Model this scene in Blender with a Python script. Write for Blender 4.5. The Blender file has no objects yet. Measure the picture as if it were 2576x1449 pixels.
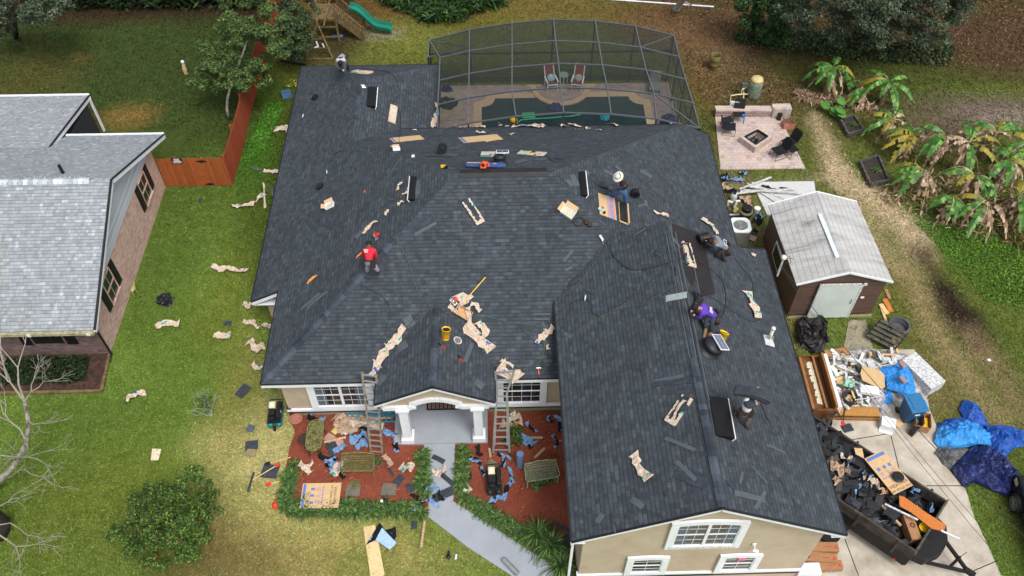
import bpy, bmesh, math, random
import numpy as np
from mathutils import Vector, Matrix, noise, geometry
random.seed(7); np.random.seed(7)
PI=math.pi
sc=bpy.context.scene; col=sc.collection
# ---------------- camera (calibrated; 2576x1449 is the working pixel frame) ----------------
F=2167.0; CX,CY=1288.0,724.5; H=29.0
_hy=CY+1900.0; PITCH=math.atan(_hy/F); YAW=math.atan(88/math.hypot(F,_hy))
fw=Vector((math.sin(YAW)*math.cos(PITCH),math.cos(YAW)*math.cos(PITCH),-math.sin(PITCH)))
rt=Vector((math.cos(YAW),-math.sin(YAW),0)); up=rt.cross(fw)
CAM=Vector((0,0,H))
cd=bpy.data.cameras.new('camera'); cam=bpy.data.objects.new('camera',cd); col.objects.link(cam)
cd.sensor_fit='HORIZONTAL'; cd.sensor_width=36; cd.lens=36*F/2576; cd.clip_start=.5; cd.clip_end=600
cam.matrix_world=Matrix(((rt.x,up.x,-fw.x,0),(rt.y,up.y,-fw.y,0),(rt.z,up.z,-fw.z,H),(0,0,0,1)))
sc.camera=cam
# ---------------- light: overcast day ----------------
W=bpy.data.worlds.new('World'); sc.world=W; W.use_nodes=True
nt=W.node_tree; bg=nt.nodes['Background']; sky=nt.nodes.new('ShaderNodeTexSky'); sky.sky_type='NISHITA'
SUN_EL,SUN_AZ=math.radians(60),math.radians(148)
sky.sun_disc=False; sky.sun_elevation=SUN_EL; sky.sun_rotation=SUN_AZ; sky.dust_density=4.0; sky.air_density=.8; sky.ozone_density=.6
_hs=nt.nodes.new('ShaderNodeHueSaturation'); _hs.inputs['Saturation'].default_value=.45
nt.links.new(sky.outputs[0],_hs.inputs['Color']); nt.links.new(_hs.outputs[0],bg.inputs[0]); bg.inputs[1].default_value=.148
sl=bpy.data.lights.new('sun','SUN'); sl.energy=1.25; sl.angle=math.radians(22); sl.color=(1,.97,.93)
so=bpy.data.objects.new('sun',sl); col.objects.link(so); so.location=(0,0,60)
_d=Vector((math.sin(SUN_AZ)*math.cos(SUN_EL),math.cos(SUN_AZ)*math.cos(SUN_EL),math.sin(SUN_EL)))
so.rotation_euler=_d.to_track_quat('Z','Y').to_euler()
sc.view_settings.view_transform='Standard'; sc.view_settings.look='None'; sc.view_settings.exposure=.46; sc.view_settings.gamma=1
sc.render.resolution_x=1024; sc.render.resolution_y=576

# ---------------- pixel geometry ----------------
def ray(x,y): return (fw*F+rt*(x-CX)-up*(y-CY)).normalized()
def P(x,y,z=0.0):
    d=ray(x,y); return CAM+d*((z-H)/d.z)
def aty(x,y,Y): d=ray(x,y); return CAM+d*(Y/d.y)
def atx(x,y,X): d=ray(x,y); return CAM+d*(X/d.x)
VW={'T32':(1932,966,1/3),'Z1':(1983.5,824.3,.2),'Z2':(2060.8,1062.6,.26667),'Z3':(721.3,1004.6,.18667),'Z4':(1159.2,901.6,.2488),'Z5':(1790.3,399.3,.1689),
'Z6':(759.9,0,.1422),'K1':(888.7,560.3,.09333),'K2':(1494.1,418.6,.1066),'K3':(1706.6,566.7,.08),'K4':(1713,740.6,.1111),'K5':(1816.1,953.1,.0978),
'K6':(824.3,122.4,.06222),'A':(1352.4,386.4,.2889),'B':(869.4,354.2,.2445),'C':(1223.6,676.2,.2444),'D':(1674.4,270.5,.2666),'O':(0,0,1)}
for _i in range(4):
    for _j in range(3): VW['T%d%d'%(_i,_j)]=(644*_i,483*_j,1/3)
def v(k,x,y): a,b,s=VW[k]; return (a+s*x,b+s*y)
def vs(k,L): return [v(k,*p) for p in L]
# roof planes as z=a+bx+cy
def pf(a,b,c): return lambda x,y:a+b*x+c*y
ZF=pf(2.9-.5*17.28,0,.5); ZW=pf(2.9+.5*8.6,.5,0); ZB=pf(6.43+.5*24.34,0,-.5); ZE=pf(6.43+.5*2.11,-.5,0)
ZNB=pf(2.3+.5*36.97,0,-.5); ZNE=pf(4.085-.5*6.23,-.5,0)
ZGW=pf(4.17-.5*2.06,.5,0); ZGE=pf(6.255+.5*6.23,-.5,0)
ZPL=pf(4.18+.5*2.3,.5,0); ZPR=pf(4.18-.5*2.3,-.5,0)
def onplane(zf,x,y,h=0):
    a=zf(0,0); b=zf(1,0)-a; c=zf(0,1)-a; d=ray(x,y)
    t=(a+h-H)/(d.z-b*d.x-c*d.y); return CAM+d*t
GK=onplane(ZGE,1863,621)
def lift(zf,L): return [Vector((x,y,zf(x,y))) for x,y in L]
ROOFS={
 'front':(ZF,lift(ZF,[(-8.6,17.28),(3.0,17.28),(6.0,20.45),(2.11,24.34),(-1.54,24.34)])),
 'west':(ZW,lift(ZW,[(-8.6,17.28),(-1.54,24.34),(-6.23,29.03),(-6.23,33.4),(-9.8,36.97),(-9.8,21.6),(-8.6,21.6)])),
 'wingback':(ZNB,lift(ZNB,[(-9.8,36.97),(-6.23,33.4),(-2.66,36.97)])),
 'wingeast':(ZNE,lift(ZNE,[(-6.23,33.4),(-6.23,29.03),(-4.26,31.0),(-2.66,31.0),(-2.66,36.97)])),
 'back':(ZB,lift(ZB,[(-1.54,24.34),(2.11,24.34),(8.77,31.0),(-4.26,31.0),(-6.23,29.03)])),
 'east':(ZE,lift(ZE,[(2.11,24.34),(7.45,19.0),(9.98,19.0),(9.98,31.0),(8.77,31.0)])),
 'garagewest':(ZGW,lift(ZGW,[(2.06,10.55),(6.23,10.55),(6.23,21.75),(4.345,22.1),(2.06,19.82)])),
 'garageeast':(ZGE,lift(ZGE,[(6.23,10.55),(10.4,10.55),(10.4,22.2),(GK.x,GK.y),(6.23,21.75)])),
 'porchleft':(ZPL,lift(ZPL,[(-4.42,16.17),(-2.3,16.17),(-2.3,19.84),(-4.42,17.72)])),
 'porchright':(ZPR,lift(ZPR,[(-2.3,16.17),(-.17,16.17),(-.17,17.72),(-2.3,19.84)])),
}
def inside(L,x,y):
    c=False; n=len(L)
    for i in range(n):
        a,b=L[i],L[i-1]
        if (a[1]>y)!=(b[1]>y) and x<(b[0]-a[0])*(y-a[1])/(b[1]-a[1])+a[0]: c=not c
    return c
NOSURF=set()
def hit(px,py,h=0):
    """first surface met along the pixel's ray: a roof plane raised by h, else the ground"""
    best=None
    for k,(zf,L) in ROOFS.items():
        p=onplane(zf,px,py,h)
        if inside(L,p.x,p.y):
            d=(p-CAM).length
            if best is None or d<best[0]:
                n=Vector((-(zf(1,0)-zf(0,0)),-(zf(0,1)-zf(0,0)),1)).normalized(); best=(d,p,n)
    if best is None:
        return P(px,py,h),Vector((0,0,1))
    return best[1],best[2]
def gr(px,py,h=0): return P(px,py,h)
def frame(px,py,qx=None,qy=None,h=0,ground=False,lift_=0):
    p,n=(P(px,py,h),Vector((0,0,1))) if ground else hit(px,py,h)
    if qx is None: x=Vector((1,0,0))
    else:
        d=ray(qx,qy); t=(p-CAM).dot(n)/d.dot(n); x=CAM+d*t-p
    x=(x-n*x.dot(n)).normalized(); y=n.cross(x); p=p+n*lift_
    return Matrix(((x.x,y.x,n.x,p.x),(x.y,y.y,n.y,p.y),(x.z,y.z,n.z,p.z),(0,0,0,1)))
def T(x=0,y=0,z=0): return Matrix.Translation((x,y,z))
def RZ(a): return Matrix.Rotation(math.radians(a),4,'Z')
def RX(a): return Matrix.Rotation(math.radians(a),4,'X')
def RY(a): return Matrix.Rotation(math.radians(a),4,'Y')
def upright(px,py,rz=0,h=0,ground=False):
    p=P(px,py,h) if ground else hit(px,py,h)[0]
    return T(*p)@RZ(rz)

# ---------------- objects and tags ----------------
def tag(o,label=None,cat=None,group=None,kind=None):
    if label: o['label']=label
    if cat: o['category']=cat
    if group: o['group']=group
    if kind: o['kind']=kind
    return o
def thing(name,label,cat,M=None,group=None):
    o=bpy.data.objects.new(name,None); o.empty_display_size=.2; col.objects.link(o)
    if M is not None: o.matrix_world=M
    return tag(o,label,cat,group)
def mkobj(name,me,parent=None,M=None):
    o=bpy.data.objects.new(name,me); col.objects.link(o)
    if parent is not None: o.parent=parent
    if M is not None: o.matrix_local=M
    return o
class MB:
    def __init__(s): s.v=[]; s.f=[]; s.uv=None; s.mi=[]
    def add(s,V,Fs,m=0,M=None):
        b=len(s.v)
        s.v+= [tuple(M@Vector(p)) for p in V] if M is not None else [tuple(p) for p in V]
        s.f+=[tuple(b+i for i in f) for f in Fs]; s.mi+=[m]*len(Fs); return s
    def box(s,x0,x1,y0,y1,z0,z1,m=0,M=None):
        V=[(x0,y0,z0),(x1,y0,z0),(x1,y1,z0),(x0,y1,z0),(x0,y0,z1),(x1,y0,z1),(x1,y1,z1),(x0,y1,z1)]
        return s.add(V,[(0,3,2,1),(4,5,6,7),(0,1,5,4),(1,2,6,5),(2,3,7,6),(3,0,4,7)],m,M)
    def bar(s,p,q,w,h,m=0,upv=(0,0,1)):
        p=Vector(p);q=Vector(q);d=(q-p).normalized(); u=Vector(upv)
        if abs(d.dot(u))>.98: u=Vector((0,1,0))
        a=d.cross(u).normalized()*w/2; b=a.cross(d).normalized()*h/2
        V=[p-a-b,p+a-b,p+a+b,p-a+b,q-a-b,q+a-b,q+a+b,q-a+b]
        return s.add(V,[(0,1,2,3),(7,6,5,4),(0,4,5,1),(1,5,6,2),(2,6,7,3),(3,7,4,0)],m)
    def tube(s,pts,r,n=8,m=0,cap=True):
        pts=[Vector(p) for p in pts]; N=len(pts)
        rs=r if isinstance(r,(list,tuple)) else [r]*N
        V=[];Fs=[];pa=None
        for i,p in enumerate(pts):
            d=(pts[min(i+1,N-1)]-pts[max(i-1,0)])
            d=d.normalized() if d.length>1e-9 else Vector((0,0,1))
            if pa is None:
                u=Vector((0,0,1)) if abs(d.z)<.9 else Vector((1,0,0)); pa=d.cross(u).normalized()
            else:
                pa=pa-d*pa.dot(d); pa=pa.normalized() if pa.length>1e-6 else Vector((1,0,0))
            pb=d.cross(pa)
            for k in range(n):
                a=2*PI*k/n; V.append(p+(pa*math.cos(a)+pb*math.sin(a))*rs[i])
        for i in range(N-1):
            for k in range(n):
                k2=(k+1)%n; Fs.append((i*n+k,i*n+k2,(i+1)*n+k2,(i+1)*n+k))
        if cap: Fs.append(tuple(range(n-1,-1,-1))); Fs.append(tuple((N-1)*n+k for k in range(n)))
        return s.add(V,Fs,m)
    def lathe(s,prof,n=20,m=0,M=None,cap=True):
        V=[(r*math.cos(2*PI*k/n),r*math.sin(2*PI*k/n),z) for r,z in prof for k in range(n)]
        Fs=[(i*n+k,i*n+(k+1)%n,(i+1)*n+(k+1)%n,(i+1)*n+k) for i in range(len(prof)-1) for k in range(n)]
        if cap:
            if prof[0][0]>1e-4: Fs.append(tuple(range(n-1,-1,-1)))
            if prof[-1][0]>1e-4: Fs.append(tuple((len(prof)-1)*n+k for k in range(n)))
        return s.add(V,Fs,m,M)
    def prism(s,L,z0,z1,m=0,M=None):
        n=len(L)
        if sum(L[i-1][0]*L[i][1]-L[i][0]*L[i-1][1] for i in range(n))<0: L=L[::-1]
        V=[(p[0],p[1],z0) for p in L]+[(p[0],p[1],z1) for p in L]
        return s.add(V,[tuple(range(n-1,-1,-1)),tuple(range(n,2*n))]+[(i,(i+1)%n,n+(i+1)%n,n+i) for i in range(n)],m,M)
    def face(s,L,m=0): return s.add(L,[tuple(range(len(L)))],m)
    def slab(s,L,t,m=0):
        """polygon L (3d) given thickness t downward"""
        n=len(L); V=[Vector(p) for p in L]+[Vector(p)-Vector((0,0,t)) for p in L]
        return s.add(V,[tuple(range(n)),tuple(range(2*n-1,n-1,-1))]+[(i,n+i,n+(i+1)%n,(i+1)%n) for i in range(n)],m)
    def ball(s,c,r,n=10,m=0,sz=1.0,M=None):
        prof=[(max(1e-5,r*math.sin(PI*i/n)),-r*sz*math.cos(PI*i/n)) for i in range(n+1)]
        mm=T(*c); mm=M@mm if M is not None else mm
        return s.lathe(prof,max(8,n),m,mm,cap=False)
    def build(s,name,mat,parent=None,label=None,cat=None,group=None,kind=None,smooth=False,M=None,bevel=0):
        me=bpy.data.meshes.new(name); me.from_pydata(s.v,[],s.f)
        mats=mat if isinstance(mat,(list,tuple)) else [mat]
        for x in mats: me.materials.append(x)
        if len(mats)>1: me.polygons.foreach_set('material_index',s.mi)
        if smooth: me.polygons.foreach_set('use_smooth',[True]*len(s.f))
        me.validate(); me.update()
        o=mkobj(name,me,parent,M)
        if bevel:
            md=o.modifiers.new('b','BEVEL'); md.width=bevel; md.segments=2; md.limit_method='ANGLE'
        return tag(o,label,cat,group,kind)
def fastmesh(name,V,Q,mat,parent=None,M=None,smooth=False):
    """numpy arrays: V (n,3), Q (m,k)"""
    me=bpy.data.meshes.new(name); k=Q.shape[1]; me.vertices.add(len(V)); me.vertices.foreach_set('co',V.astype(np.float32).ravel())
    me.loops.add(Q.size); me.loops.foreach_set('vertex_index',Q.astype(np.int32).ravel())
    me.polygons.add(len(Q)); me.polygons.foreach_set('loop_start',np.arange(0,Q.size,k,dtype=np.int32))
    if smooth: me.polygons.foreach_set('use_smooth',[True]*len(Q))
    me.update(calc_edges=True)
    for x in (mat if isinstance(mat,(list,tuple)) else [mat]): me.materials.append(x)
    return mkobj(name,me,parent,M)
# labels made from what stands nearby
LM=[('the man in red',930,650),('the man in the hat',1560,480),('the man in purple',1775,790),('the man in white',1880,1030),('the man carrying the roll',1800,610),
('the bent man at the far end',858,170),('the porch ridge',1090,900),('the left ladder',935,1000),('the right ladder',1268,1000),('the solar vent fan',1790,870),
('the white pipe vent',1940,835),('the garage peak',1815,1270),('the front left roof corner',670,950),('the open white box',1430,535),('the left skylight-like vent',1045,478),
('the garage front left corner',1445,1330),('the yellow bucket',1120,850),('the printed vent carton',1545,530),('the wing ridge',893,300),('the back right roof corner',1715,330),
('the orange blower',1218,420),('the long black vent',1812,1050),('the upper right vent',1462,465),('the wing vent',935,245),('the round bundle on the garage slope',1618,1172),
('the empty wrapper frame',1712,1032),('the brick house',330,640),('the fence corner',585,460),('the big shrub',420,1300),('the green bench',900,1160),('the oval table',800,1105),
('the porch steps',1105,1130),('the trailer',2250,1290),('the blue tarps',2450,1110),('the blue bin',2280,1020),('the plywood strip',950,1400),('the walkway bend',1110,1290),
('the white garden bench',1362,1180),('the air conditioner',1855,570),('the metal shed',2080,640),('the fire pit',1905,343),('the debris pile',2170,920),('the lichen shrub',520,970),
('the green compressor',693,1040),('the garage north corner',1860,630),('the front middle slope',1250,640),('the garage middle slope',1560,900)]
_used={}
def rel(px,py,l):
    dx,dy=px-l[1],py-l[2]
    if abs(dx)<28 and abs(dy)<28: return 'beside'
    if abs(dx)>1.6*abs(dy): return 'right of' if dx>0 else 'left of'
    if abs(dy)>1.6*abs(dx): return 'below' if dy>0 else 'above'
    return ('lower' if dy>0 else 'upper')+(' right' if dx>0 else ' left')+' of'
def near(desc,px,py):
    L=sorted(LM,key=lambda l:(l[1]-px)**2+(l[2]-py)**2)
    c=[f"{desc} {rel(px,py,L[0])} {L[0][0]}",f"{desc} {rel(px,py,L[1])} {L[1][0]}",f"{desc} between {L[0][0]} and {L[1][0]}",f"{desc} between {L[0][0]} and {L[2][0]}",f"{desc} {rel(px,py,L[2])} {L[2][0]}",
       f"smaller {desc} {rel(px,py,L[0])} {L[0][0]}",f"farther {desc} {rel(px,py,L[0])} {L[0][0]}",f"tilted {desc} {rel(px,py,L[1])} {L[1][0]}",f"lone {desc} {rel(px,py,L[1])} {L[1][0]}"]
    for a in range(5):
        for b in range(a+1,7): c.append(f"{desc} between {L[a][0]} and {L[b][0]}")
    for t in c:
        if t not in _used and len(t.split())<17: _used[t]=1; return t
    return c[0]
# ---------------- materials ----------------
def lin(r,g,b):
    f=lambda c:(c/12.92 if c<=.04045 else ((c+.055)/1.055)**2.4)
    return tuple(f(c/255) for c in (r,g,b))
_m={}
class N:
    def __init__(s,name,rough=.7,metal=0,spec=.4):
        s.m=bpy.data.materials.new(name); s.m.use_nodes=True; s.t=s.m.node_tree; s.b=s.t.nodes['Principled BSDF']
        s.b.inputs['Roughness'].default_value=rough; s.b.inputs['Metallic'].default_value=metal; s.b.inputs['Specular IOR Level'].default_value=spec
    def n(s,t,**k):
        x=s.t.nodes.new('ShaderNode'+t)
        for a,b in k.items():
            if a in x.inputs.keys() if hasattr(x.inputs,'keys') else False: x.inputs[a].default_value=b
            else: setattr(x,a,b)
        return x
    def l(s,a,b): s.t.links.new(a,b); return s
    def tc(s,o='Object'): return s.n('TexCoord').outputs[o]
    def noise(s,vec,scale,detail=4,rough=.6,dist=0):
        x=s.n('TexNoise'); x.inputs['Scale'].default_value=scale; x.inputs['Detail'].default_value=detail; x.inputs['Roughness'].default_value=rough; x.inputs['Distortion'].default_value=dist
        if vec is not None: s.l(vec,x.inputs['Vector'])
        return x.outputs['Fac']
    def ramp(s,fac,stops,interp='LINEAR'):
        x=s.n('ValToRGB'); x.color_ramp.interpolation=interp; e=x.color_ramp.elements
        while len(e)<len(stops): e.new(.5)
        for i,(p,c) in enumerate(stops): e[i].position=p; e[i].color=tuple(c)+(1,) if len(c)==3 else c
        s.l(fac,x.inputs[0]); return x.outputs[0]
    def mix(s,f,a,b,mode='MIX'):
        x=s.n('MixRGB'); x.blend_type=mode
        for sock,val in ((x.inputs[0],f),(x.inputs[1],a),(x.inputs[2],b)):
            if hasattr(val,'is_output') or hasattr(val,'links'): s.l(val,sock)
            elif isinstance(val,(int,float)): sock.default_value=val
            else: sock.default_value=tuple(val)+(1,) if len(val)==3 else val
        return x.outputs[0]
    def math(s,op,a,b=0.0,c=None):
        x=s.n('Math'); x.operation=op
        for i,val in enumerate((a,b) if c is None else (a,b,c)):
            if hasattr(val,'links'): s.l(val,x.inputs[i])
            else: x.inputs[i].default_value=val
        return x.outputs[0]
    def col(s,c):
        if hasattr(c,'links'): s.l(c,s.b.inputs['Base Color'])
        else: s.b.inputs['Base Color'].default_value=tuple(c)+(1,)
        return s
    def bump(s,h,strength=.4,dist=.02):
        x=s.n('Bump'); x.inputs['Strength'].default_value=strength; x.inputs['Distance'].default_value=dist; s.l(h,x.inputs['Height']); s.l(x.outputs[0],s.b.inputs['Normal']); return s
def simple(name,c,rough=.6,metal=0,var=.18,scale=9,bump=.15,bs=None,c2=None,spec=.4,bd=.01):
    """colour with procedural wear"""
    if name in _m: return _m[name]
    s=N(name,rough,metal,spec); tc=s.tc(); f=s.noise(tc,scale,5)
    a=tuple(min(1,x*(1+var)) for x in c); b=c2 if c2 else tuple(x*(1-var) for x in c)
    s.col(s.ramp(f,[(.3,b),(.7,a)]))
    if bump: s.bump(s.noise(tc,bs or scale*4,4),bump,bd)
    _m[name]=s.m; return s.m
def shingle(name,cols,expo=.143,wid=.17,strength=.5,tint=None,bg_=.2):
    s=N(name,.9,0,.25); uv=s.tc('UV'); sep=s.n('SeparateXYZ'); s.l(uv,sep.inputs[0]); U,Vv=sep.outputs[0],sep.outputs[1]
    row=s.math('FLOOR',s.math('DIVIDE',Vv,expo)); fr=s.math('FRACT',s.math('DIVIDE',Vv,expo))
    def cell(w,k):
        wn=s.n('TexWhiteNoise'); wn.noise_dimensions='2D'; cx=s.n('CombineXYZ'); s.l(row,cx.inputs[0]); cx.inputs[1].default_value=k
        s.l(cx.outputs[0],wn.inputs['Vector']); u=s.math('ADD',s.math('DIVIDE',U,w),s.math('MULTIPLY',wn.outputs['Value'],7.3))
        cxx=s.n('CombineXYZ'); s.l(s.math('FLOOR',u),cxx.inputs[0]); s.l(row,cxx.inputs[1]); cxx.inputs[2].default_value=k
        w2=s.n('TexWhiteNoise'); w2.noise_dimensions='3D'; s.l(cxx.outputs[0],w2.inputs['Vector'])
        return w2.outputs['Value'],s.math('FRACT',u)
    a,fa=cell(wid,1.7); b,fb=cell(wid*1.63,5.1)
    t=s.math('ADD',s.math('MULTIPLY',a,.62),s.math('MULTIPLY',b,.38))
    c=s.ramp(t,cols)
    g=s.noise(s.tc(),42,3,.8); c=s.mix(.5,c,s.ramp(g,[(.3,(.45,.45,.45)),(.7,(1.5,1.5,1.5))]),'MULTIPLY')
    big=s.noise(s.tc(),.35,4,.6); c=s.mix(.5,c,s.ramp(big,[(.3,(1-bg_,)*3),(.7,(1+bg_,)*3)]),'MULTIPLY')
    if tint: c=s.mix(s.ramp(s.noise(s.tc(),1.1,5,.7),[(.62,(0,0,0)),(.72,(.5,.5,.5))]),c,tint)
    # butt edge: dark asphalt plus each course's shadow line, painted into the colour
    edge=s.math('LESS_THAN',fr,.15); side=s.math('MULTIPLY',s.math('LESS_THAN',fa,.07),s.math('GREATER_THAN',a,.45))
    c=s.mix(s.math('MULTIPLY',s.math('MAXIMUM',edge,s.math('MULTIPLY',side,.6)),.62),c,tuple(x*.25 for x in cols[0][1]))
    s.col(c)
    hgt=s.math('SUBTRACT',s.math('ADD',s.math('MULTIPLY',s.math('GREATER_THAN',a,.5),.4),s.math('SUBTRACT',1.0,fr)),0)
    s.bump(s.math('ADD',hgt,s.math('MULTIPLY',g,.35)),strength,.012); return s.m
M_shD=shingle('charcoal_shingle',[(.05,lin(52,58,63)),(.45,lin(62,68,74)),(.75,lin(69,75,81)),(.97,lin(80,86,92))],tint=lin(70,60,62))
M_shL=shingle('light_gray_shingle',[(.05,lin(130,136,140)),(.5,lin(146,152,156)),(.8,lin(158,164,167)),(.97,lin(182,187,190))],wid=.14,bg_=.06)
M_loose=simple('loose_shingle',lin(58,63,70),.9,0,.3,5,.4,60,spec=.2)
M_looseg=simple('loose_shingle_backside',lin(82,89,94),.9,0,.15,5,.2,60,spec=.2)
M_felt=simple('black_underlayment',lin(32,32,34),.55,0,.35,3,.4,14)
M_white=simple('white_painted_trim',lin(226,230,233),.5,0,.06,4,.08)
M_dwhite=simple('weathered_white_trim',lin(205,208,208),.6,0,.3,14,.2,c2=lin(140,140,135))
M_alu=simple('brushed_aluminum',lin(176,180,180),.35,.7,.15,12,.1)
M_aluold=simple('weathered_ladder_aluminum',lin(150,142,125),.6,.3,.3,10,.3,c2=lin(95,82,62))
M_black=simple('black_plastic',lin(26,27,29),.45,0,.2,8,.1)
M_blackm=simple('black_coated_metal',lin(30,30,32),.4,.3,.2,8,.1)
M_red=simple('red_plastic',lin(214,48,34),.4,0,.12,8,.05)
M_orange=simple('orange_plastic',lin(226,86,34),.4,0,.12,8,.05)
M_yellow=simple('yellow_plastic',lin(236,190,20),.4,0,.08,8,.05)
M_teal=simple('teal_paint',lin(24,120,128),.4,.2,.15,8,.1)
M_dgreen=simple('dark_green_paint',lin(28,52,42),.4,.2,.15,8,.1)
M_green=simple('green_slide_plastic',lin(28,118,98),.35,0,.12,2,.05)
M_blue=simple('blue_plastic',lin(30,84,128),.45,0,.1,4,.05)
M_box=simple('plain_cardboard',lin(202,170,126),.85,0,.1,6,.1)
M_boxb=simple('brown_cardboard',lin(160,118,82),.85,0,.12,6,.1)
M_print=simple('blue_printing_ink',lin(92,120,178),.8,0,.1,20,0)
M_ink=simple('dark_printing_ink',lin(70,50,40),.8,0,.1,20,0)
M_inkp=simple('violet_printing_ink',lin(130,120,180),.8,0,.1,20,0)
M_inkr=simple('red_printing_ink',lin(196,60,50),.8,0,.1,20,0)
M_inkw=simple('white_printing_ink',lin(228,228,230),.7,0,.05,20,0)
M_boxw=simple('white_cardboard',lin(226,228,230),.7,0,.06,6,.1)
M_wood=simple('pale_pine',lin(214,186,132),.75,0,.12,7,.2)
M_woodold=simple('weathered_wood',lin(118,98,62),.85,0,.3,6,.4,c2=lin(72,62,44))
M_woodgr=simple('gray_old_boards',lin(92,88,80),.9,0,.3,6,.4,c2=lin(50,47,42))
M_osb=simple('osb_board',lin(204,122,54),.8,0,.25,26,.2,c2=lin(150,84,36))
M_piano=simple('brown_varnished_wood',lin(110,72,36),.4,0,.3,3,.1,c2=lin(70,42,20))
M_conc=simple('light_concrete',lin(190,182,168),.85,0,.12,1.3,.25,30,c2=lin(158,148,132))
M_concd=simple('stained_concrete',lin(150,140,122),.9,0,.22,2,.3,30)
M_walk=simple('gray_painted_walk',lin(152,158,166),.7,0,.07,1.6,.12,30)
M_stone=simple('gray_stepping_stone',lin(105,100,88),.9,0,.25,9,.4)
M_iron=simple('patinated_iron',lin(128,126,74),.7,.2,.4,14,.3,c2=lin(62,72,44))
M_ironw=simple('lichen_white_iron',lin(150,158,130),.7,.1,.35,14,.3,c2=lin(84,88,66))
M_irond=simple('dark_iron',lin(62,66,60),.7,.2,.3,14,.3)
M_terra=simple('terracotta',lin(168,108,92),.85,0,.2,8,.2)
M_rubber=simple('rubber',lin(24,24,26),.8,0,.25,8,.2)
M_bark=simple('tree_bark',lin(96,86,72),.9,0,.4,7,.8,20,c2=lin(46,40,34))
M_barkl=simple('pale_lichen_bark',lin(176,172,158),.9,0,.3,7,.6,20,c2=lin(98,92,80))
M_barkd=simple('dark_wet_bark',lin(52,46,42),.9,0,.4,7,.8,20)
M_brown=simple('brown_siding',lin(84,58,50),.8,0,.12,5,.2)
M_skin=simple('skin',lin(164,118,98),.55,0,.06,20,.05)
M_skind=simple('tanned_skin',lin(118,80,64),.55,0,.06,20,.05)
M_hair=simple('black_hair',lin(24,20,20),.7,0,.3,30,.6)
M_denim=simple('blue_denim',lin(62,100,140),.85,0,.2,14,.3)
M_denimd=simple('dark_denim',lin(48,54,66),.85,0,.2,14,.3)
M_dark=simple('dark_trousers',lin(56,52,50),.85,0,.25,14,.3)
M_greyp=simple('grey_work_trousers',lin(136,134,146),.85,0,.15,14,.3)
M_boot=simple('brown_boots',lin(64,46,34),.8,0,.3,14,.3)
M_belt=simple('leather_tool_belt',lin(46,36,28),.7,0,.4,14,.4)
M_reds=simple('red_shirt_cloth',lin(216,40,62),.8,0,.1,7,.35,9)
M_greys=simple('grey_shirt_cloth',lin(118,130,142),.85,0,.12,7,.35,9)
M_lgreys=simple('light_grey_shirt_cloth',lin(178,180,188),.85,0,.1,7,.35,9)
M_plum=simple('dark_plum_sweater',lin(48,38,46),.9,0,.15,7,.35,9)
M_purple=simple('purple_shirt_cloth',lin(88,58,168),.8,0,.12,7,.35,9)
M_whites=simple('white_shirt_cloth',lin(216,216,216),.85,0,.06,7,.35,9)
M_hat=simple('straw_white_hat',lin(214,214,200),.8,0,.08,20,.2)
M_chairred=simple('red_sling_cloth',lin(120,58,52),.85,0,.12,14,.1)
M_paverp=None
def bricks(name,c1,c2,mortar,sx,sy,coord='Object',axes='XY',off=.5,rough=.85,msize=.012,bump=.5,bias=0,varied=None,ms=None):
    s=N(name,rough,0,.3); tc=s.tc(coord); sep=s.n('SeparateXYZ'); s.l(tc,sep.inputs[0]); cb=s.n('CombineXYZ')
    for i,a in enumerate(axes): s.l(sep.outputs['XYZ'.index(a)],cb.inputs[i])
    b=s.n('TexBrick'); b.offset=off; b.inputs['Scale'].default_value=1; b.inputs['Brick Width'].default_value=sx; b.inputs['Row Height'].default_value=sy
    b.inputs['Mortar Size'].default_value=msize; b.inputs['Bias'].default_value=bias
    b.inputs['Color1'].default_value=c1+(1,); b.inputs['Color2'].default_value=c2+(1,); b.inputs['Mortar'].default_value=mortar+(1,); s.l(cb.outputs[0],b.inputs['Vector'])
    c=b.outputs['Color']
    n1=s.noise(tc,1.3,5,.7); c=s.mix(.55,c,s.ramp(n1,[(.3,(.62,.6,.58)),(.7,(1.25,1.25,1.25))]),'MULTIPLY')
    if varied:
        fl=s.n('VectorMath'); fl.operation='DIVIDE'; s.l(cb.outputs[0],fl.inputs[0]); fl.inputs[1].default_value=(sx,sy,1)
        f2=s.n('VectorMath'); f2.operation='FLOOR'; s.l(fl.outputs[0],f2.inputs[0]); wn=s.n('TexWhiteNoise'); s.l(f2.outputs[0],wn.inputs['Vector'])
        c=s.mix(.5,c,s.ramp(wn.outputs['Value'],varied,'CONSTANT'))
    s.col(c); s.bump(s.math('SUBTRACT',s.math('MULTIPLY',s.noise(tc,40,3),.3),b.outputs['Fac']),bump,.01); return s.m
M_pav=bricks('tumbled_pavers',lin(196,174,166),lin(180,164,158),lin(134,124,114),.26,.2,varied=[(0,lin(196,172,164)),(.35,lin(186,178,178)),(.55,lin(202,190,164)),(.75,lin(170,150,146)),(.9,lin(208,198,190))])
M_pavd=bricks('deck_pavers',lin(162,142,134),lin(144,130,126),lin(110,98,88),.3,.2,varied=[(0,lin(164,142,134)),(.4,lin(152,144,144)),(.6,lin(176,160,138)),(.8,lin(140,120,116))])
M_brickE=bricks('pinkish_brick_east',lin(204,166,150),lin(186,152,140),lin(196,182,172),.21,.075,axes='YZ',msize=.01,varied=[(0,lin(206,170,152)),(.3,lin(192,156,142)),(.55,lin(218,194,182)),(.75,lin(164,134,124)),(.9,lin(208,176,156))])
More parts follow.
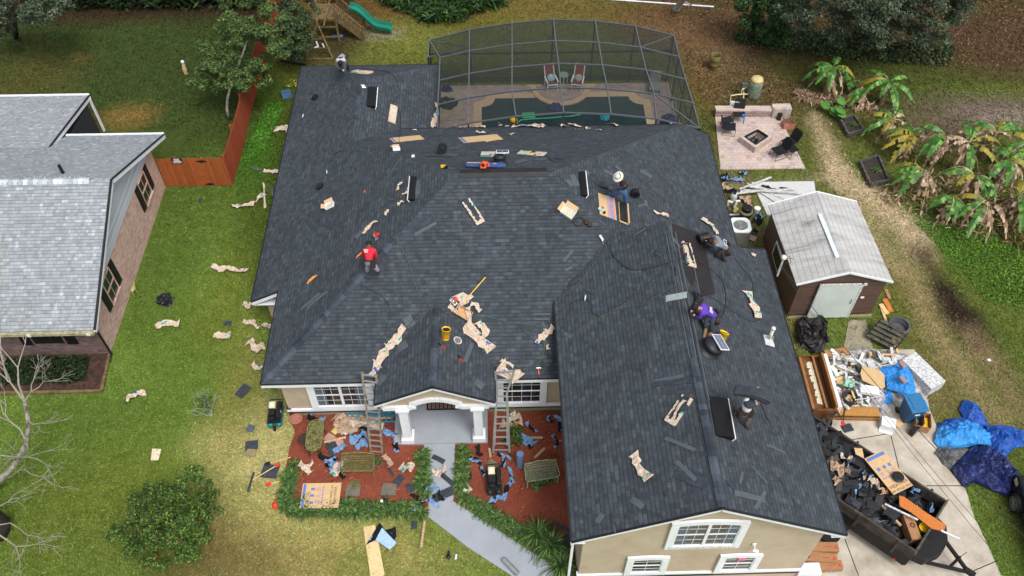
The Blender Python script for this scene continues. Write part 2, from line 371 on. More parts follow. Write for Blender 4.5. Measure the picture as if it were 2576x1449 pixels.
M_brickS=bricks('shaded_brick_front',lin(120,96,92),lin(100,82,80),lin(136,126,122),.21,.075,axes='XZ',msize=.01,varied=[(0,lin(118,92,88)),(.3,lin(104,84,80)),(.6,lin(138,116,110)),(.85,lin(84,66,64))])  # darker copy of the east brick, front wall's shade painted into the colour
M_fencew=None
def planks(name,base,dark,w,axis='X',rough=.75,groove=.05,streak=3):
    s=N(name,rough,0,.3); tc=s.tc(); sep=s.n('SeparateXYZ'); s.l(tc,sep.inputs[0]); a=sep.outputs['XYZ'.index(axis)]
    u=s.math('DIVIDE',a,w); fl=s.math('FLOOR',u); fr=s.math('FRACT',u); wn=s.n('TexWhiteNoise'); wn.noise_dimensions='1D'; s.l(fl,wn.inputs['W'])
    mp=s.n('Mapping'); s.l(tc,mp.inputs['Vector']); mp.inputs['Scale'].default_value=(12,12,12) ; mp.inputs['Scale'].default_value['XYZ'.index(axis)]=12
    n=s.noise(tc,streak,5,.7)
    c=s.mix(n,dark,base); c=s.mix(.45,c,s.ramp(wn.outputs['Value'],[(0,(.7,.7,.7)),(1,(1.3,1.3,1.3))]),'MULTIPLY')
    g=s.math('LESS_THAN',fr,groove); c=s.mix(s.math('MULTIPLY',g,.7),c,tuple(x*.3 for x in dark)); s.col(c)
    s.bump(s.math('SUBTRACT',s.math('MULTIPLY',n,.2),g),.5,.01); return s.m
M_fx=planks('stained_cedar_pickets',lin(176,100,48),lin(138,66,36),.14,'X')
M_fy=planks('red_stained_pickets',lin(172,86,54),lin(140,62,42),.14,'Y')
M_sidingz=planks('brown_metal_siding',lin(106,84,72),lin(84,66,57),.11,'Z',.6,.12)
M_sidingzl=planks('white_vinyl_siding',lin(200,206,214),lin(186,192,200),.16,'Z',.6,.08)
M_ply=planks('plywood_sheet',lin(226,204,158),lin(204,172,120),.6,'X',.75,.002,5)
def stucco(name,c,c2):
    s=N(name,.9,0,.2); tc=s.tc(); n=s.noise(tc,.9,6,.7); n2=s.noise(tc,70,3,.7)
    sep=s.n('SeparateXYZ'); s.l(tc,sep.inputs[0])
    s.col(s.mix(.3,s.ramp(n,[(.32,c2),(.62,c)]),s.ramp(n2,[(.3,tuple(x*.7 for x in c)),(.7,tuple(min(1,x*1.2) for x in c))]))); s.bump(n2,.35,.01); return s.m
M_stucco=stucco('tan_stucco',lin(188,174,152),lin(166,146,120))
def ribbed_roof():
    s=N('weathered_metal_roof',.5,.3,.4); uv=s.tc('UV'); sep=s.n('SeparateXYZ'); s.l(uv,sep.inputs[0])
    fr=s.math('FRACT',s.math('DIVIDE',sep.outputs[0],.23)); rib=s.math('LESS_THAN',fr,.1)
    mp=s.n('Mapping'); s.l(uv,mp.inputs['Vector']); mp.inputs['Scale'].default_value=(.4,1.5,1)
    n=s.noise(mp.outputs[0],1.3,6,.7,.6); n2=s.noise(uv,14,4)
    c=s.ramp(n,[(.38,lin(210,210,206)),(.56,lin(190,188,184)),(.72,lin(138,132,128))]); c=s.mix(.25,c,s.ramp(n2,[(.3,(.6,.6,.6)),(.7,(1.1,1.1,1.1))]),'MULTIPLY')
    c=s.mix(s.math('MULTIPLY',rib,.45),c,lin(110,106,100)); s.col(c); s.bump(rib,.8,.02); return s.m
M_mroof=ribbed_roof()
def paper(name,base,c2,inks,thr=.66,rough=.8,sc_=3.0):
    s=N(name,rough,0,.2); tc=s.tc(); oi=s.n('ObjectInfo'); ad=s.n('VectorMath'); ad.operation='ADD'; cb=s.n('CombineXYZ'); s.l(s.math('MULTIPLY',oi.outputs['Random'],40),cb.inputs[0]); s.l(tc,ad.inputs[0]); s.l(cb.outputs[0],ad.inputs[1]); vv=ad.outputs[0]
    c=s.mix(s.noise(vv,4,5),c2,base)
    for i,ink in enumerate(inks):
        a2=s.n('VectorMath'); a2.operation='ADD'; s.l(vv,a2.inputs[0]); a2.inputs[1].default_value=(7*i+3,0,5)
        c=s.mix(s.ramp(s.noise(a2.outputs[0],sc_,2,.5),[(thr,(0,0,0)),(thr+.015,(1,1,1))]),c,ink)
    s.col(c); s.bump(s.noise(vv,9,5,.7,1.2),1.0,.06); return s.m
M_paper=paper('kraft_wrapper_paper',lin(226,208,188),lin(196,176,154),[lin(40,168,160),lin(50,96,190)])
M_paperb=paper('brown_wrapper_paper',lin(206,180,156),lin(172,142,118),[lin(60,150,150)],.7)
M_liner=paper('blue_backed_membrane',lin(138,176,216),lin(104,142,186),[lin(22,22,26)],.52,.45,1.8)
M_linerk=paper('black_membrane_scrap',lin(30,30,34),lin(18,18,20),[lin(120,160,205)],.6,.4,2.2)
M_white_scrap=paper('white_scrap',lin(222,222,222),lin(190,190,190),[],.7)
def tarp(name,a,b):
    s=N(name,.38,0,.5); tc=s.tc(); s.col(s.ramp(s.noise(tc,2.2,6,.7),[(.3,b),(.7,a)])); s.bump(s.noise(tc,7,5,.7,1.0),.8,.05); return s.m
M_tarpb=tarp('bright_blue_tarp',lin(50,156,232),lin(30,122,208)); M_tarpl=tarp('light_blue_tarp',lin(70,168,232),lin(38,130,212)); M_tarpm=tarp('mid_blue_tarp',lin(28,92,180),lin(16,64,146)); M_tarpn=tarp('navy_tarp',lin(34,48,112),lin(20,28,72)); M_tarpg=tarp('grey_tarp',lin(110,112,114),lin(70,70,72)); M_tarpk=tarp('black_tarp',lin(46,42,44),lin(26,24,26))
def leafm(name,cols,rough=.6,tr=.25):
    s=N(name,rough,0,.3); g=s.n('NewGeometry'); r=g.outputs['Random Per Island']
    c=s.ramp(r,cols); n=s.noise(s.tc(),.8,3); c=s.mix(.6,c,s.ramp(n,[(.3,(.6,.6,.6)),(.7,(1.3,1.3,1.3))]),'MULTIPLY')
    s.col(c)
    if tr: s.b.inputs['Subsurface Weight'].default_value=0
    return s.m
M_lfA=leafm('mid_green_leaves',[(0,lin(36,56,28)),(.5,lin(62,88,42)),(.85,lin(92,114,54)),(1,lin(130,140,70))])
M_lfB=leafm('dark_green_leaves',[(0,lin(30,46,28)),(.5,lin(52,72,40)),(.9,lin(84,100,58)),(1,lin(104,118,72))])
M_lfC=leafm('grey_green_leaves',[(0,lin(36,46,34)),(.5,lin(66,80,58)),(.9,lin(94,108,78)),(1,lin(118,128,98))])
M_lfD=leafm('shrub_leaves',[(0,lin(32,52,22)),(.5,lin(58,84,30)),(.9,lin(96,124,44)),(1,lin(128,150,64))])
M_fern=leafm('fern_fronds',[(0,lin(24,44,20)),(.5,lin(42,70,30)),(.9,lin(64,98,42)),(1,lin(88,118,58))])
M_ferndk=leafm('dark_undergrowth',[(0,lin(18,30,16)),(.6,lin(34,52,26)),(1,lin(56,78,36))])
M_lir=leafm('liriope_blades',[(0,lin(34,56,28)),(.5,lin(58,90,40)),(.9,lin(104,136,62)),(1,lin(138,162,86))])
M_ban=leafm('green_banana_leaf',[(0,lin(46,92,36)),(.6,lin(74,126,48)),(1,lin(118,152,66))],.4)
M_bany=leafm('yellowing_banana_leaf',[(0,lin(128,120,44)),(.6,lin(168,146,50)),(1,lin(116,130,52))],.5)
M_band=leafm('dead_banana_leaf',[(0,lin(118,94,74)),(.5,lin(160,134,106)),(1,lin(196,176,150))],.85)
M_grassd=leafm('dry_grass',[(0,lin(112,104,60)),(.6,lin(148,134,84)),(1,lin(96,110,50))])
M_twig=simple('pale_bare_twigs',lin(182,174,156),.9,0,.2,9,.2)
M_glass=N('window_glass',.08,0,.8).col(lin(34,38,38)).m
M_dmulch=simple('dark_bark_mulch',lin(74,52,42),.95,0,.4,6,.8,30,c2=lin(38,28,24))
M_glassc=None
def mulch():
    s=N('red_mulch',.95,0,.2); tc=s.tc(); n=s.noise(tc,26,6,.8,1.5); n2=s.noise(tc,1.2,4)
    c=s.ramp(n,[(.3,lin(70,38,30)),(.47,lin(126,66,50)),(.6,lin(160,90,68)),(.72,lin(200,140,112))]); c=s.mix(.5,c,s.ramp(n2,[(.3,(.7,.6,.6)),(.7,(1.2,1.15,1.1))]),'MULTIPLY'); s.col(c); s.bump(n,.9,.04); return s.m
M_mulch=mulch()
def water():
    s=N('pool_water',.05,0,.5); tc=s.tc(); s.col(s.ramp(s.noise(tc,.5,4),[(.3,lin(26,44,46)),(.7,lin(38,62,62))])); s.bump(s.noise(tc,6,3),.15,.02); return s.m
M_water=water()
def screen():
    s=N('insect_screen',.9,0,.1); s.col(lin(54,60,58)); tr=s.n('BsdfTransparent'); mx=s.n('MixShader'); mx.inputs[0].default_value=.42
    out=s.t.nodes['Material Output']; s.l(tr.outputs[0],mx.inputs[1]); s.l(s.b.outputs[0],mx.inputs[2]); s.l(mx.outputs[0],out.inputs[0]); return s.m
M_screen=screen()
M_frame=simple('bronze_frame',lin(60,64,68),.45,.3,.1,8,0)
M_coping=simple('tan_pool_coping',lin(186,160,128),.8,0,.12,4,.2)
def groundm():
    s=N('lawn_and_soil',.95,0,.15); ca=s.n('VertexColor'); ca.layer_name='Col'; tc=s.tc()
    n1=s.noise(tc,14,6,.85,.8); n2=s.noise(tc,2.2,6,.7); n3=s.noise(tc,55,3,.8); n4=s.noise(tc,5,5,.8)
    c=s.mix(1,ca.outputs[0],s.ramp(n1,[(.25,(.28,.28,.24)),(.5,(.95,.95,.92)),(.78,(2.1,1.95,1.75))]),'MULTIPLY')
    c=s.mix(1,c,s.ramp(n2,[(.3,(.66,.74,.62)),(.7,(1.4,1.28,1.34))]),'MULTIPLY')
    c=s.mix(1,c,s.ramp(n3,[(.3,(.5,.5,.45)),(.7,(1.5,1.5,1.4))]),'MULTIPLY')
    c=s.mix(s.ramp(n4,[(.58,(0,0,0)),(.72,(.4,.4,.4))]),c,lin(150,136,84),'MIX')
    s.col(c); s.bump(s.math('ADD',n1,n3),1.0,.05); return s.m
M_ground=groundm()
# ---------------- ground sheet ----------------
def ground():
    # fine sheet over the visible plot, coarse skirt to the horizon
    xs=np.concatenate([[-300,-150,-80,-50],np.arange(-38,38.01,.22),[50,80,150,300]]); ys=np.concatenate([[-150,-60,-10],np.arange(4,58.01,.22),[80,120,200,400]])
    X,Y=np.meshgrid(xs,ys); n=X.size
    base=np.zeros((n,3)); x=X.ravel(); y=Y.ravel()
    def c(*a): return np.array(lin(*a))
    base[:]=c(114,142,62)
    def soft(d,w): return np.clip(.5-d/w,0,1)
    wob=np.array([noise.noise(Vector((a*.35,b*.35,3.3)))*1.8+noise.noise(Vector((a*1.1,b*1.1,9.3)))*1.1+noise.noise(Vector((a*3,b*3,1.3)))*.7 for a,b in zip(x,y)])
    def lay(mask,colr,k=1):
        m=(mask*k)[:,None]; base[:]=base*(1-m)+c(*colr)*m
    # front lawn rises to dark backyard at the left rear
    lay(soft(-(y-29+wob),9)*(x<-4),(74,90,40))
    lay(soft(-(y-35+wob),7)*(x<-12.6),(62,78,38),.9)
    lay(soft(-(y-44.6+wob*.5),2)*(x<-12.6),(60,48,34))
    # narrow side yard
    lay(soft(np.abs(x+11)-1.1+wob*.3,1.2)*soft(-(y-25),4)*soft(y-40,3),(78,96,36),.8)
    # rear lawn behind the house: dry yellow green
    lay(soft(-(y-37+wob*.4),2)*(x>-12.4)*soft(x-14,5),(100,108,50))
    lay(soft(-(y-44.0-wob*.5),2.5)*(x>-12.6)*soft(x-4,3),(110,86,52),.9)
    # right rear: leaf litter
    lay(soft(-(y-31+wob),4)*soft(-(x-9.5),3),(92,94,50))
    lay(soft(-(y-40+wob),4)*soft(-(x-8-wob*.6),4),(88,74,50),.85)
    lay(soft(-(x-14+wob*.5),4)*soft(y-33,6)*soft(-(y-17),3),(108,116,58),.8)
    lay(soft(-(x-19+wob),4)*soft(y-31,5),(100,108,50),.8)
    lay(soft(-(x-9.9),1)*soft(y-31,1)*soft(-(y-20),1)*soft(x-12.6,1),(118,104,78),.75)
    def blob(px,py,rx,ry,colr,k=1,rot=0,w=1.1):
        p=P(px,py); a=math.radians(rot); dx=(x-p.x); dy=(y-p.y); u=(dx*math.cos(a)+dy*math.sin(a))/rx; q=(-dx*math.sin(a)+dy*math.cos(a))/ry
        lay(soft(np.sqrt(u*u+q*q)-1+wob*.22,w),colr,k)
    def path(pts,wd,colr,k=1):
        L=[P(*p) for p in pts]; d=np.full(n,1e9)
        for a,b in zip(L,L[1:]):
            ab=np.array([b.x-a.x,b.y-a.y]); t=np.clip(((x-a.x)*ab[0]+(y-a.y)*ab[1])/(ab@ab),0,1)
            d=np.minimum(d,np.hypot(x-a.x-t*ab[0],y-a.y-t*ab[1]))
        lay(soft(d-wd+wob*.25,.8),colr,k)
    # front lawn variation
    for b in [(655,1150,2.0,3.6,(196,188,132),.9),(560,1120,1.4,1.0,(186,178,120),.75),(650,1350,1.8,1.6,(176,168,108),.7),(850,1400,3,1.6,(178,170,108),.9),(1050,1380,2,1.2,(172,164,104),.85),(600,900,.8,3,(150,152,84),.7),(700,1440,3,1,(168,160,100),.7),
              (430,620,1.6,5,(88,112,46),.7),(200,1130,2.5,3,(92,116,48),.6),(480,900,2,3,(98,122,50),.7),(330,1250,3,2,(118,130,56),.6),(120,1350,3,2,(106,120,50),.6),(560,780,1.2,3,(120,130,54),.6),
              (310,292,1.5,.8,(140,116,66),.8),(205,145,.7,.5,(100,84,52),.6),(60,200,2.5,2.5,(96,92,48),.6),(600,1010,1,2,(132,132,66),.6),(400,1400,2.5,1.2,(96,86,52),.5),(560,1440,2.4,1.2,(108,92,58),.6),
              (930,1420,1,.6,(118,134,60),.6),(1100,1330,1.2,1.2,(104,136,44),.6),(640,380,.9,2.6,(62,112,30),.7),(690,230,1.6,1.2,(66,104,36),.6),(1020,100,2.4,2.0,(124,130,62),.8),(900,140,2,1.3,(106,112,56),.7),(830,110,1.6,2.2,(70,56,42),.8),
              (965,85,1.1,.6,(150,142,130),.6),(1330,30,4,1.4,(120,120,52),.6),(1480,20,4,1.2,(116,96,58),.6),(1660,60,3,2,(116,88,62),.8),(1780,90,2.6,2,(124,98,74),.8),(1780,200,1.4,2.2,(120,92,62),.7),(1840,160,1.5,1.5,(128,108,84),.6),
              (1960,250,1.6,1.6,(100,78,56),.6),(2150,200,3,1.8,(70,58,38),.7),(2300,185,5,2.2,(80,90,42),.95),(2420,225,4,1.6,(82,92,42),.9),(2060,420,1.2,2,(98,104,52),.7),(2500,120,4,3,(92,68,54),.8),(2480,280,3.4,1.5,(128,112,108),.85),(2560,300,2,.7,(160,148,140),.7),(2400,350,2.0,1.2,(100,84,78),.7),
              (2500,230,3,.8,(104,120,46),.5),(2530,400,2.5,1.4,(96,112,44),.6),(1700,300,.7,.5,(80,80,40),.5),(2430,640,3.0,2.0,(92,132,46),.75),(2520,700,2.5,3.0,(92,120,48),.6),(2480,800,2.5,2.5,(120,124,66),.6),(2330,560,1.6,.9,(84,120,44),.6),(2400,900,2,2,(112,116,60),.6),(2270,720,.9,2.2,(124,116,66),.6),
              (2330,980,1.0,1.6,(138,124,84),.7),(2420,960,2,2,(134,124,84),.6),(2560,1250,1.8,2.5,(96,104,50),.6),(2540,900,2,3,(92,116,46),.6),(2050,740,1,1,(110,96,70),.5)]: blob(*b)
    path([(2110,450),(2065,330),(2045,290)],.3,(190,172,144),.95)
    path([(2110,450),(2180,490),(2290,580),(2320,640)],.6,(196,178,150),.95)
    path([(2320,640),(2370,730),(2410,800)],.45,(96,80,60),.9)
    path([(2365,735),(2400,790),(2440,850)],.75,(56,46,38),1)
    path([(2440,850),(2520,960),(2576,1040)],.5,(150,132,102),.8)
    path([(2300,700),(2330,800),(2400,900),(2500,1050)],.6,(170,154,116),.8)
    path([(1790,470),(2040,455)],.25,(170,160,140),.6)
    path([(2150,520),(2200,600),(2270,690)],.5,(176,160,124),.75)
    ground.base=np.clip(base,0,1).reshape(len(ys),len(xs),3); ground.xs=xs; ground.ys=ys
    V=np.stack([x,y,np.zeros(n)],1); w=len(xs); i=np.arange(len(ys)-1)[:,None]*w+np.arange(w-1)[None]; Q=np.stack([i,i+1,i+w+1,i+w],-1).reshape(-1,4)
    o=fastmesh('lawn',V,Q,M_ground); at_=o.data.color_attributes.new('Col','FLOAT_COLOR','POINT')
    at_.data.foreach_set('color',np.concatenate([np.clip(base,0,1),np.ones((n,1))],1).astype(np.float32).ravel()); o['kind']='structure'
ground()
def sheet(name,pts,z,mat,t=.0):
    L=[P(*p) if len(p)==2 and max(p)>60 else Vector((p[0],p[1],0)) for p in pts]
    m=MB(); m.prism([(p.x,p.y) for p in L],-.05,z); return m.build(name,mat,kind='structure')
sheet('driveway',[(2060,1040),(2052,960),(2088,880),(2300,880),(2325,960),(2337,1029),(2357,1076),(2361,1153),(2429,1233),(2449,1299),(2489,1383),(2522,1460),(2560,1700),(1500,1700),(1960,1340)],.03,M_conc)
for a,b_ in (((2240,1090),(2262,1180)),((2262,1180),(2258,1230)),((2120,1110),(2240,1090)),((2330,1222),(2440,1222)),((2125,1355),(2160,1449)),((2440,1440),(2510,1410))):
    p,q=P(*a,.031),P(*b_,.031); m=MB(); m.bar(p,q,.03,.006); m.build('driveway_crack',M_rubber,kind='structure')
sheet('side_path',[(2135,806),(2177,806),(2196,882),(2120,882)],.034,M_concd)
walkm=MB()
wk=[(1066,1116),(1081,1300),(1077,1303),(1177,1378),(1277,1443),(1400,1530),(1520,1530),(1401,1449),(1375,1413),(1288,1358),(1191,1294),(1141,1263),(1145,1116)]
wk[0:2]=[(1066,1116),(1079,1222)]; wk.insert(2,(1078,1302)); del wk[3]
sheet('walkway',wk,.06,M_walk)
def bed(name,pts,mat=None):
    L=[P(*p) for p in pts]; cx=sum(p.x for p in L)/len(L)
    q=[(p.x,p.y) for p in L]
    # bed as a slightly domed bumpy sheet
    xs0,xs1=min(a for a,_ in q),max(a for a,_ in q); ys0,ys1=min(b for _,b in q),max(b for _,b in q)
    V2=[Vector(a) for a in q]; n=len(q)
    xx=xs0
    while xx<xs1:
        yy=ys0
        while yy<ys1:
            if inside(q,xx,yy): V2.append(Vector((xx+random.uniform(-.05,.05),yy+random.uniform(-.05,.05))))
            yy+=.18
        xx+=.18
    r=geometry.delaunay_2d_cdt(V2,[(i,(i+1)%n) for i in range(n)],[],1,1e-4)
    m=MB(); m.add([(a.x,a.y,.03+max(0,.05*noise.noise(Vector((a.x*2,a.y*2,1)))+.02)) for a in r[0]],r[2])
    m.build(name,mat or M_mulch,kind='structure')
bed('mulch_bed',[(728,1040),(1066,1040),(1066,1116),(1079,1222),(1078,1298),(1000,1300),(722,1303),(716,1200),(728,1130),(742,1090)])
bed('mulch_bed',[(1145,1040),(1450,1035),(1452,1449),(1460,1500),(1420,1475),(1375,1413),(1288,1358),(1191,1294),(1141,1262),(1145,1116)])
bed('mulch_bed',[(0,880),(277,890),(256,986),(-60,995),(-60,880)],M_dmulch)

# ---------------- main house ----------------
def roofmesh(house,keys,mat,prefix='roof'):
    """every slope of a roof as one mesh, UV in metres (u along eave, v up the slope)"""
    m=MB(); uvs=[]
    for k in keys:
        zf,L=ROOFS[k]; a=zf(0,0); g=Vector((zf(1,0)-a,zf(0,1)-a,0)); upv=Vector((g.x,g.y,g.length_squared)).normalized(); n=Vector((-g.x,-g.y,1)).normalized(); e=upv.cross(n)
        m.face(L); uvs+= [(p.dot(e),p.dot(upv)) for p in L]
    o=m.build(prefix,mat,house); ul=o.data.uv_layers.new(name='UVMap')
    ul.data.foreach_set('uv',np.array(uvs,dtype=np.float32).ravel()); return o
house=thing('main_house','large tan stucco house under a charcoal shingle hip roof','house',T(0,0,0))
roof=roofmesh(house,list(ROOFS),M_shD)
def fascia(m,p,q,h=.2,t=.03,out=None,dz=.025,mi=0):
    p=Vector(p);q=Vector(q); m.bar(p-Vector((0,0,dz+h/2)),q-Vector((0,0,dz+h/2)),t,h,mi)
fm=MB(); dm=MB()
def edge(a,b,h=.2):
    a=Vector(a);b=Vector(b); c=Vector((0,20,3)); n=(b-a).cross(Vector((0,0,1))).normalized()
    fascia(fm,a-n*0,b-n*0,h); dm.bar(a+Vector((0,0,-.012)),b+Vector((0,0,-.012)),.07,.035)
def zz(k,x,y): return (x,y,ROOFS[k][0](x,y))
edge(zz('west',-8.6,17.28),zz('front',2.4,17.28)); edge(zz('west',-8.6,17.28),zz('west',-8.6,21.6)); edge(zz('west',-8.6,21.6),zz('west',-9.8,21.6)); edge(zz('west',-9.8,21.6),zz('west',-9.8,36.97))
edge(zz('wingback',-9.8,36.97),zz('wingback',-2.66,36.97)); edge(zz('wingeast',-2.66,36.97),zz('wingeast',-2.66,31)); edge(zz('back',-4.26,31),zz('back',8.77,31)); edge(zz('east',8.77,31),zz('east',9.98,31)); edge(zz('east',9.98,31),zz('east',9.98,19))
edge(zz('garagewest',2.06,10.55),zz('garagewest',2.06,19.82)); edge(zz('garagewest',2.06,10.55),zz('garagewest',6.23,10.55),.16); edge(zz('garageeast',6.23,10.55),zz('garageeast',10.4,10.55),.16); edge(zz('garageeast',10.4,10.55),zz('garageeast',10.4,22.2))
edge(zz('garageeast',10.4,22.2),zz('garageeast',GK.x,GK.y)); edge(zz('porchleft',-4.42,16.17),zz('porchleft',-4.42,17.7)); edge(zz('porchright',-.17,16.17),zz('porchright',-.17,17.7))
edge(zz('porchleft',-4.42,16.17),zz('porchleft',-2.3,16.17),.14); edge(zz('porchleft',-2.3,16.17),zz('porchright',-.17,16.17),.14)
fm.build('fascia',M_white,house); dm.build('drip_edge',M_black,house)
# soffits
sm=MB()
def soff(x0,x1,y0,y1,z): sm.box(x0,x1,y0,y1,z-.02,z)
soff(-8.55,2.3,17.3,17.7,2.62); soff(-9.75,-8.1,21.62,36.9,2.05); soff(-8.55,-8.1,17.3,21.6,2.62); soff(2.1,2.5,10.58,19.5,3.95); soff(10.0,10.35,10.58,22,3.95); soff(-3.2,8.7,30.6,30.98,2.75); soff(9.55,9.95,22,30.6,2.25)
sm.build('soffit',M_white,house)
wm=MB()
wm.box(-8.1,-3.4,17.66,24.4,.42,2.75); wm.box(-1.15,2.5,17.66,24.4,.42,2.75); wm.box(-3.4,-1.15,19.6,24.4,.1,2.75); wm.box(-8.08,9.5,21.9,30.6,.42,2.7); wm.box(-9.35,-3.1,21.95,36.55,.42,2.05)
# garage wing body with gables
gl=[(2.5,0),(9.98,0),(9.98,4.0),(6.23,6.05),(2.5,4.18)]
V=[(x,10.9,z) for x,z in gl]+[(x,21.7,z) for x,z in gl]; wm.add(V,[(0,1,2,3,4),(9,8,7,6,5)]+[(i,i+5,(i+1)%5+5,(i+1)%5) for i in range(5)])
# porch gable front
pgz=lambda x:4.18-.5*abs(x+2.3)-.1
pgx=[-4.15,-3.55]; 
arch=[(-3.05+ (2*.82)*i/10-.05,2.62+.22*math.sin(PI*i/10)) for i in range(11)]
poly=[(-4.15,2.6),(-3.12,2.6)]+[(x,z) for x,z in [(-3.12+1.64*i/10,2.62+.28*math.sin(PI*i/10)) for i in range(11)]]+[(-1.48,2.6),(-.42,2.6),(-.42,pgz(-.42)),(-2.3,pgz(-2.3)),(-4.15,pgz(-4.15))]
n=len(poly); V=[(x,16.45,z) for x,z in poly]+[(x,16.6,z) for x,z in poly]; wm.add(V,[tuple(range(n)),tuple(range(2*n-1,n-1,-1))]+[(i,n+i,n+(i+1)%n,(i+1)%n) for i in range(n)])
wm.box(-4.15,-4.0,16.6,17.7,2.6,3.1); wm.box(-.57,-.42,16.6,17.7,2.6,3.1)
wm.build('wall',M_stucco,house)
# footing, black band, white band
b=MB(); b.box(-8.0,-3.42,17.72,24,0,.32); b.box(-1.13,2.4,17.72,24,0,.32); b.box(-9.25,-3.2,22.05,36.4,0,.42); b.box(-3.3,9.4,22,30.5,0,.42); b.build('footing',M_concd,house)
b=MB(); b.box(-8.12,-3.41,17.64,18,.32,.5); b.box(-1.14,2.5,17.64,18,.32,.5); b.box(2.48,10.0,10.88,11.2,.35,.6); b.box(-8.12,-8.0,17.64,21.9,.32,.5); b.build('black_band',M_black,house)
b=MB(); b.box(-8.16,-3.43,17.58,17.8,.5,.62); b.box(-1.12,2.5,17.58,17.8,.5,.62); b.box(2.44,10.04,10.84,11.0,.6,.72); b.box(-8.16,-8.0,17.6,21.9,.5,.62); b.build('white_band',M_white,house)
# windows on the front
def window(parent,x0,x1,z0,z1,Y,arch=0,cols=3,rows=4,double=True,curtain=False,tw=.2,mirror=False):
    """frame outline x0..x1,z0..z1 on the plane y=Y facing -y"""
    f=MB(); 
    def ring(x0,x1,z0,z1,w,y0,y1,arch=0):
        # side, bottom, top (arched)
        f.box(x0,x0+w,y0,y1,z0,z1-arch-w); f.box(x1-w,x1,y0,y1,z0,z1-arch-w); f.box(x0+w,x1-w,y0,y1,z0,z0+w)
        N_=12
        for i in range(N_):
            t0,t1=i/N_,(i+1)/N_; xa,xb=x0+(x1-x0)*t0,x0+(x1-x0)*t1; za=z1-arch+arch*math.sin(PI*t0); zb=z1-arch+arch*math.sin(PI*t1)
            V=[(xa,y0,za-w),(xb,y0,zb-w),(xb,y0,zb),(xa,y0,za),(xa,y1,za-w),(xb,y1,zb-w),(xb,y1,zb),(xa,y1,za)]
            f.add(V,[(0,1,2,3),(7,6,5,4),(3,2,6,7),(1,0,4,5)])
    ring(x0,x1,z0,z1,tw,Y-.07,Y+.02,arch)
    ring(x0+tw*.95,x1-tw*.95,z0+tw*.95,z1-tw*.95,.045,Y-.05,Y+.03,arch*.8)
    a0,a1=x0+tw,x1-tw; b0,b1=z0+tw,z1-tw
    panes=[(a0,(a0+a1)/2-.03),((a0+a1)/2+.03,a1)] if double else [(a0,a1)]
    if double: f.box((a0+a1)/2-.05,(a0+a1)/2+.05,Y-.055,Y+.03,b0,b1)
    for (p0,p1) in panes:
        f.box(p0,p1,Y-.035,Y+.01,(b0+b1)/2-.025,(b0+b1)/2+.025)
    w=f.build('window_frame',M_white,parent)
    mu=MB()
    for (p0,p1) in panes:
        for i in range(1,cols):
            xx=p0+(p1-p0)*i/cols; mu.box(xx-.007,xx+.007,Y-.02,Y+.005,b0,b1-arch*.3)
        for j in range(1,rows):
            if j==rows/2: continue
            zc=b0+(b1-b0)*j/rows; mu.box(p0,p1,Y-.02,Y+.005,zc-.007,zc+.007)
    mu.build('muntins',M_white,w)
    g=MB(); g.box(a0-.02,a1+.02,Y-.012,Y+.004,b0-.02,b1); g.build('glass',M_glass,w)
    if curtain:
        c=MB()
        for s0,s1 in ((a0,a0+.42),(a1-.42,a1)):
            for i in range(8): xx=s0+(s1-s0)*i/8; c.box(xx,xx+.035,Y-.018,Y-.013,b0,b1)
        c.build('curtain',simple('curtain_cloth',lin(104,114,126),.9),w)
    return w
window(house,-7.15,-4.72,.62,2.6,17.62,.12,3,4,True,True,.24)
window(house,-.12,1.76,.6,2.6,17.62,.12,4,4,False,False,.22)
window(house,5.07,7.43,2.82,4.82,10.86,.14,3,4,True,True,.22)
window(house,4.0,5.37,.72,2.2,10.86,.07,2,4,False,False,.2)
wq=window(house,7.0,8.38,.72,2.2,10.86,.07,2,4,False,False,.2)
b=MB(); b.box(7.62,7.86,10.81,10.83,1.72,1.92); b.build('pink_notice',simple('pink_paper',lin(232,110,150),.8),wq)
# window sills with flaking paint
b=MB(); b.box(5.2,7.3,10.765,10.782,2.9,3.0); b.build('sill',M_dwhite,house)
# corner downspout, camera lamp, knee wall of wing front
b=MB(); b.box(2.16,2.24,10.98,11.06,0,4.05); b.build('downspout',M_white,house)
b=MB(); b.box(7.86,7.98,10.84,10.87,2.86,2.98); b.bar((7.92,10.84,2.92),(7.92,10.7,2.9),.03,.03); b.ball((7.97,10.66,2.84),.07); b.ball((7.87,10.66,2.9),.05); b.build('flood_lamp',M_white,house)
# porch slab and two columns with caps and stepped plinths
b=MB(); b.box(-4.05,-.5,16.28,19.6,0,.15); b.build('porch_slab',M_walk,house)
b=MB(); b.box(-2.8,-1.8,19.56,19.6,.15,2.2); b.build('front_door',simple('dark_front_door',lin(70,50,40),.5),house)
for cx in (-3.5,-.82):
    b=MB(); b.box(cx-.16,cx+.16,16.33,16.67,.46,2.42); b.box(cx-.24,cx+.24,16.27,16.75,.15,.42); b.box(cx-.21,cx+.21,16.3,16.72,.42,.48); b.box(cx-.24,cx+.24,16.24,16.76,2.42,2.5); b.box(cx-.2,cx+.2,16.28,16.72,2.36,2.42)
    for s_ in (-.12,.12): b.box(cx+s_-.025,cx+s_+.025,16.315,16.33,.62,2.3)
    b.build('porch_column',M_white,house)
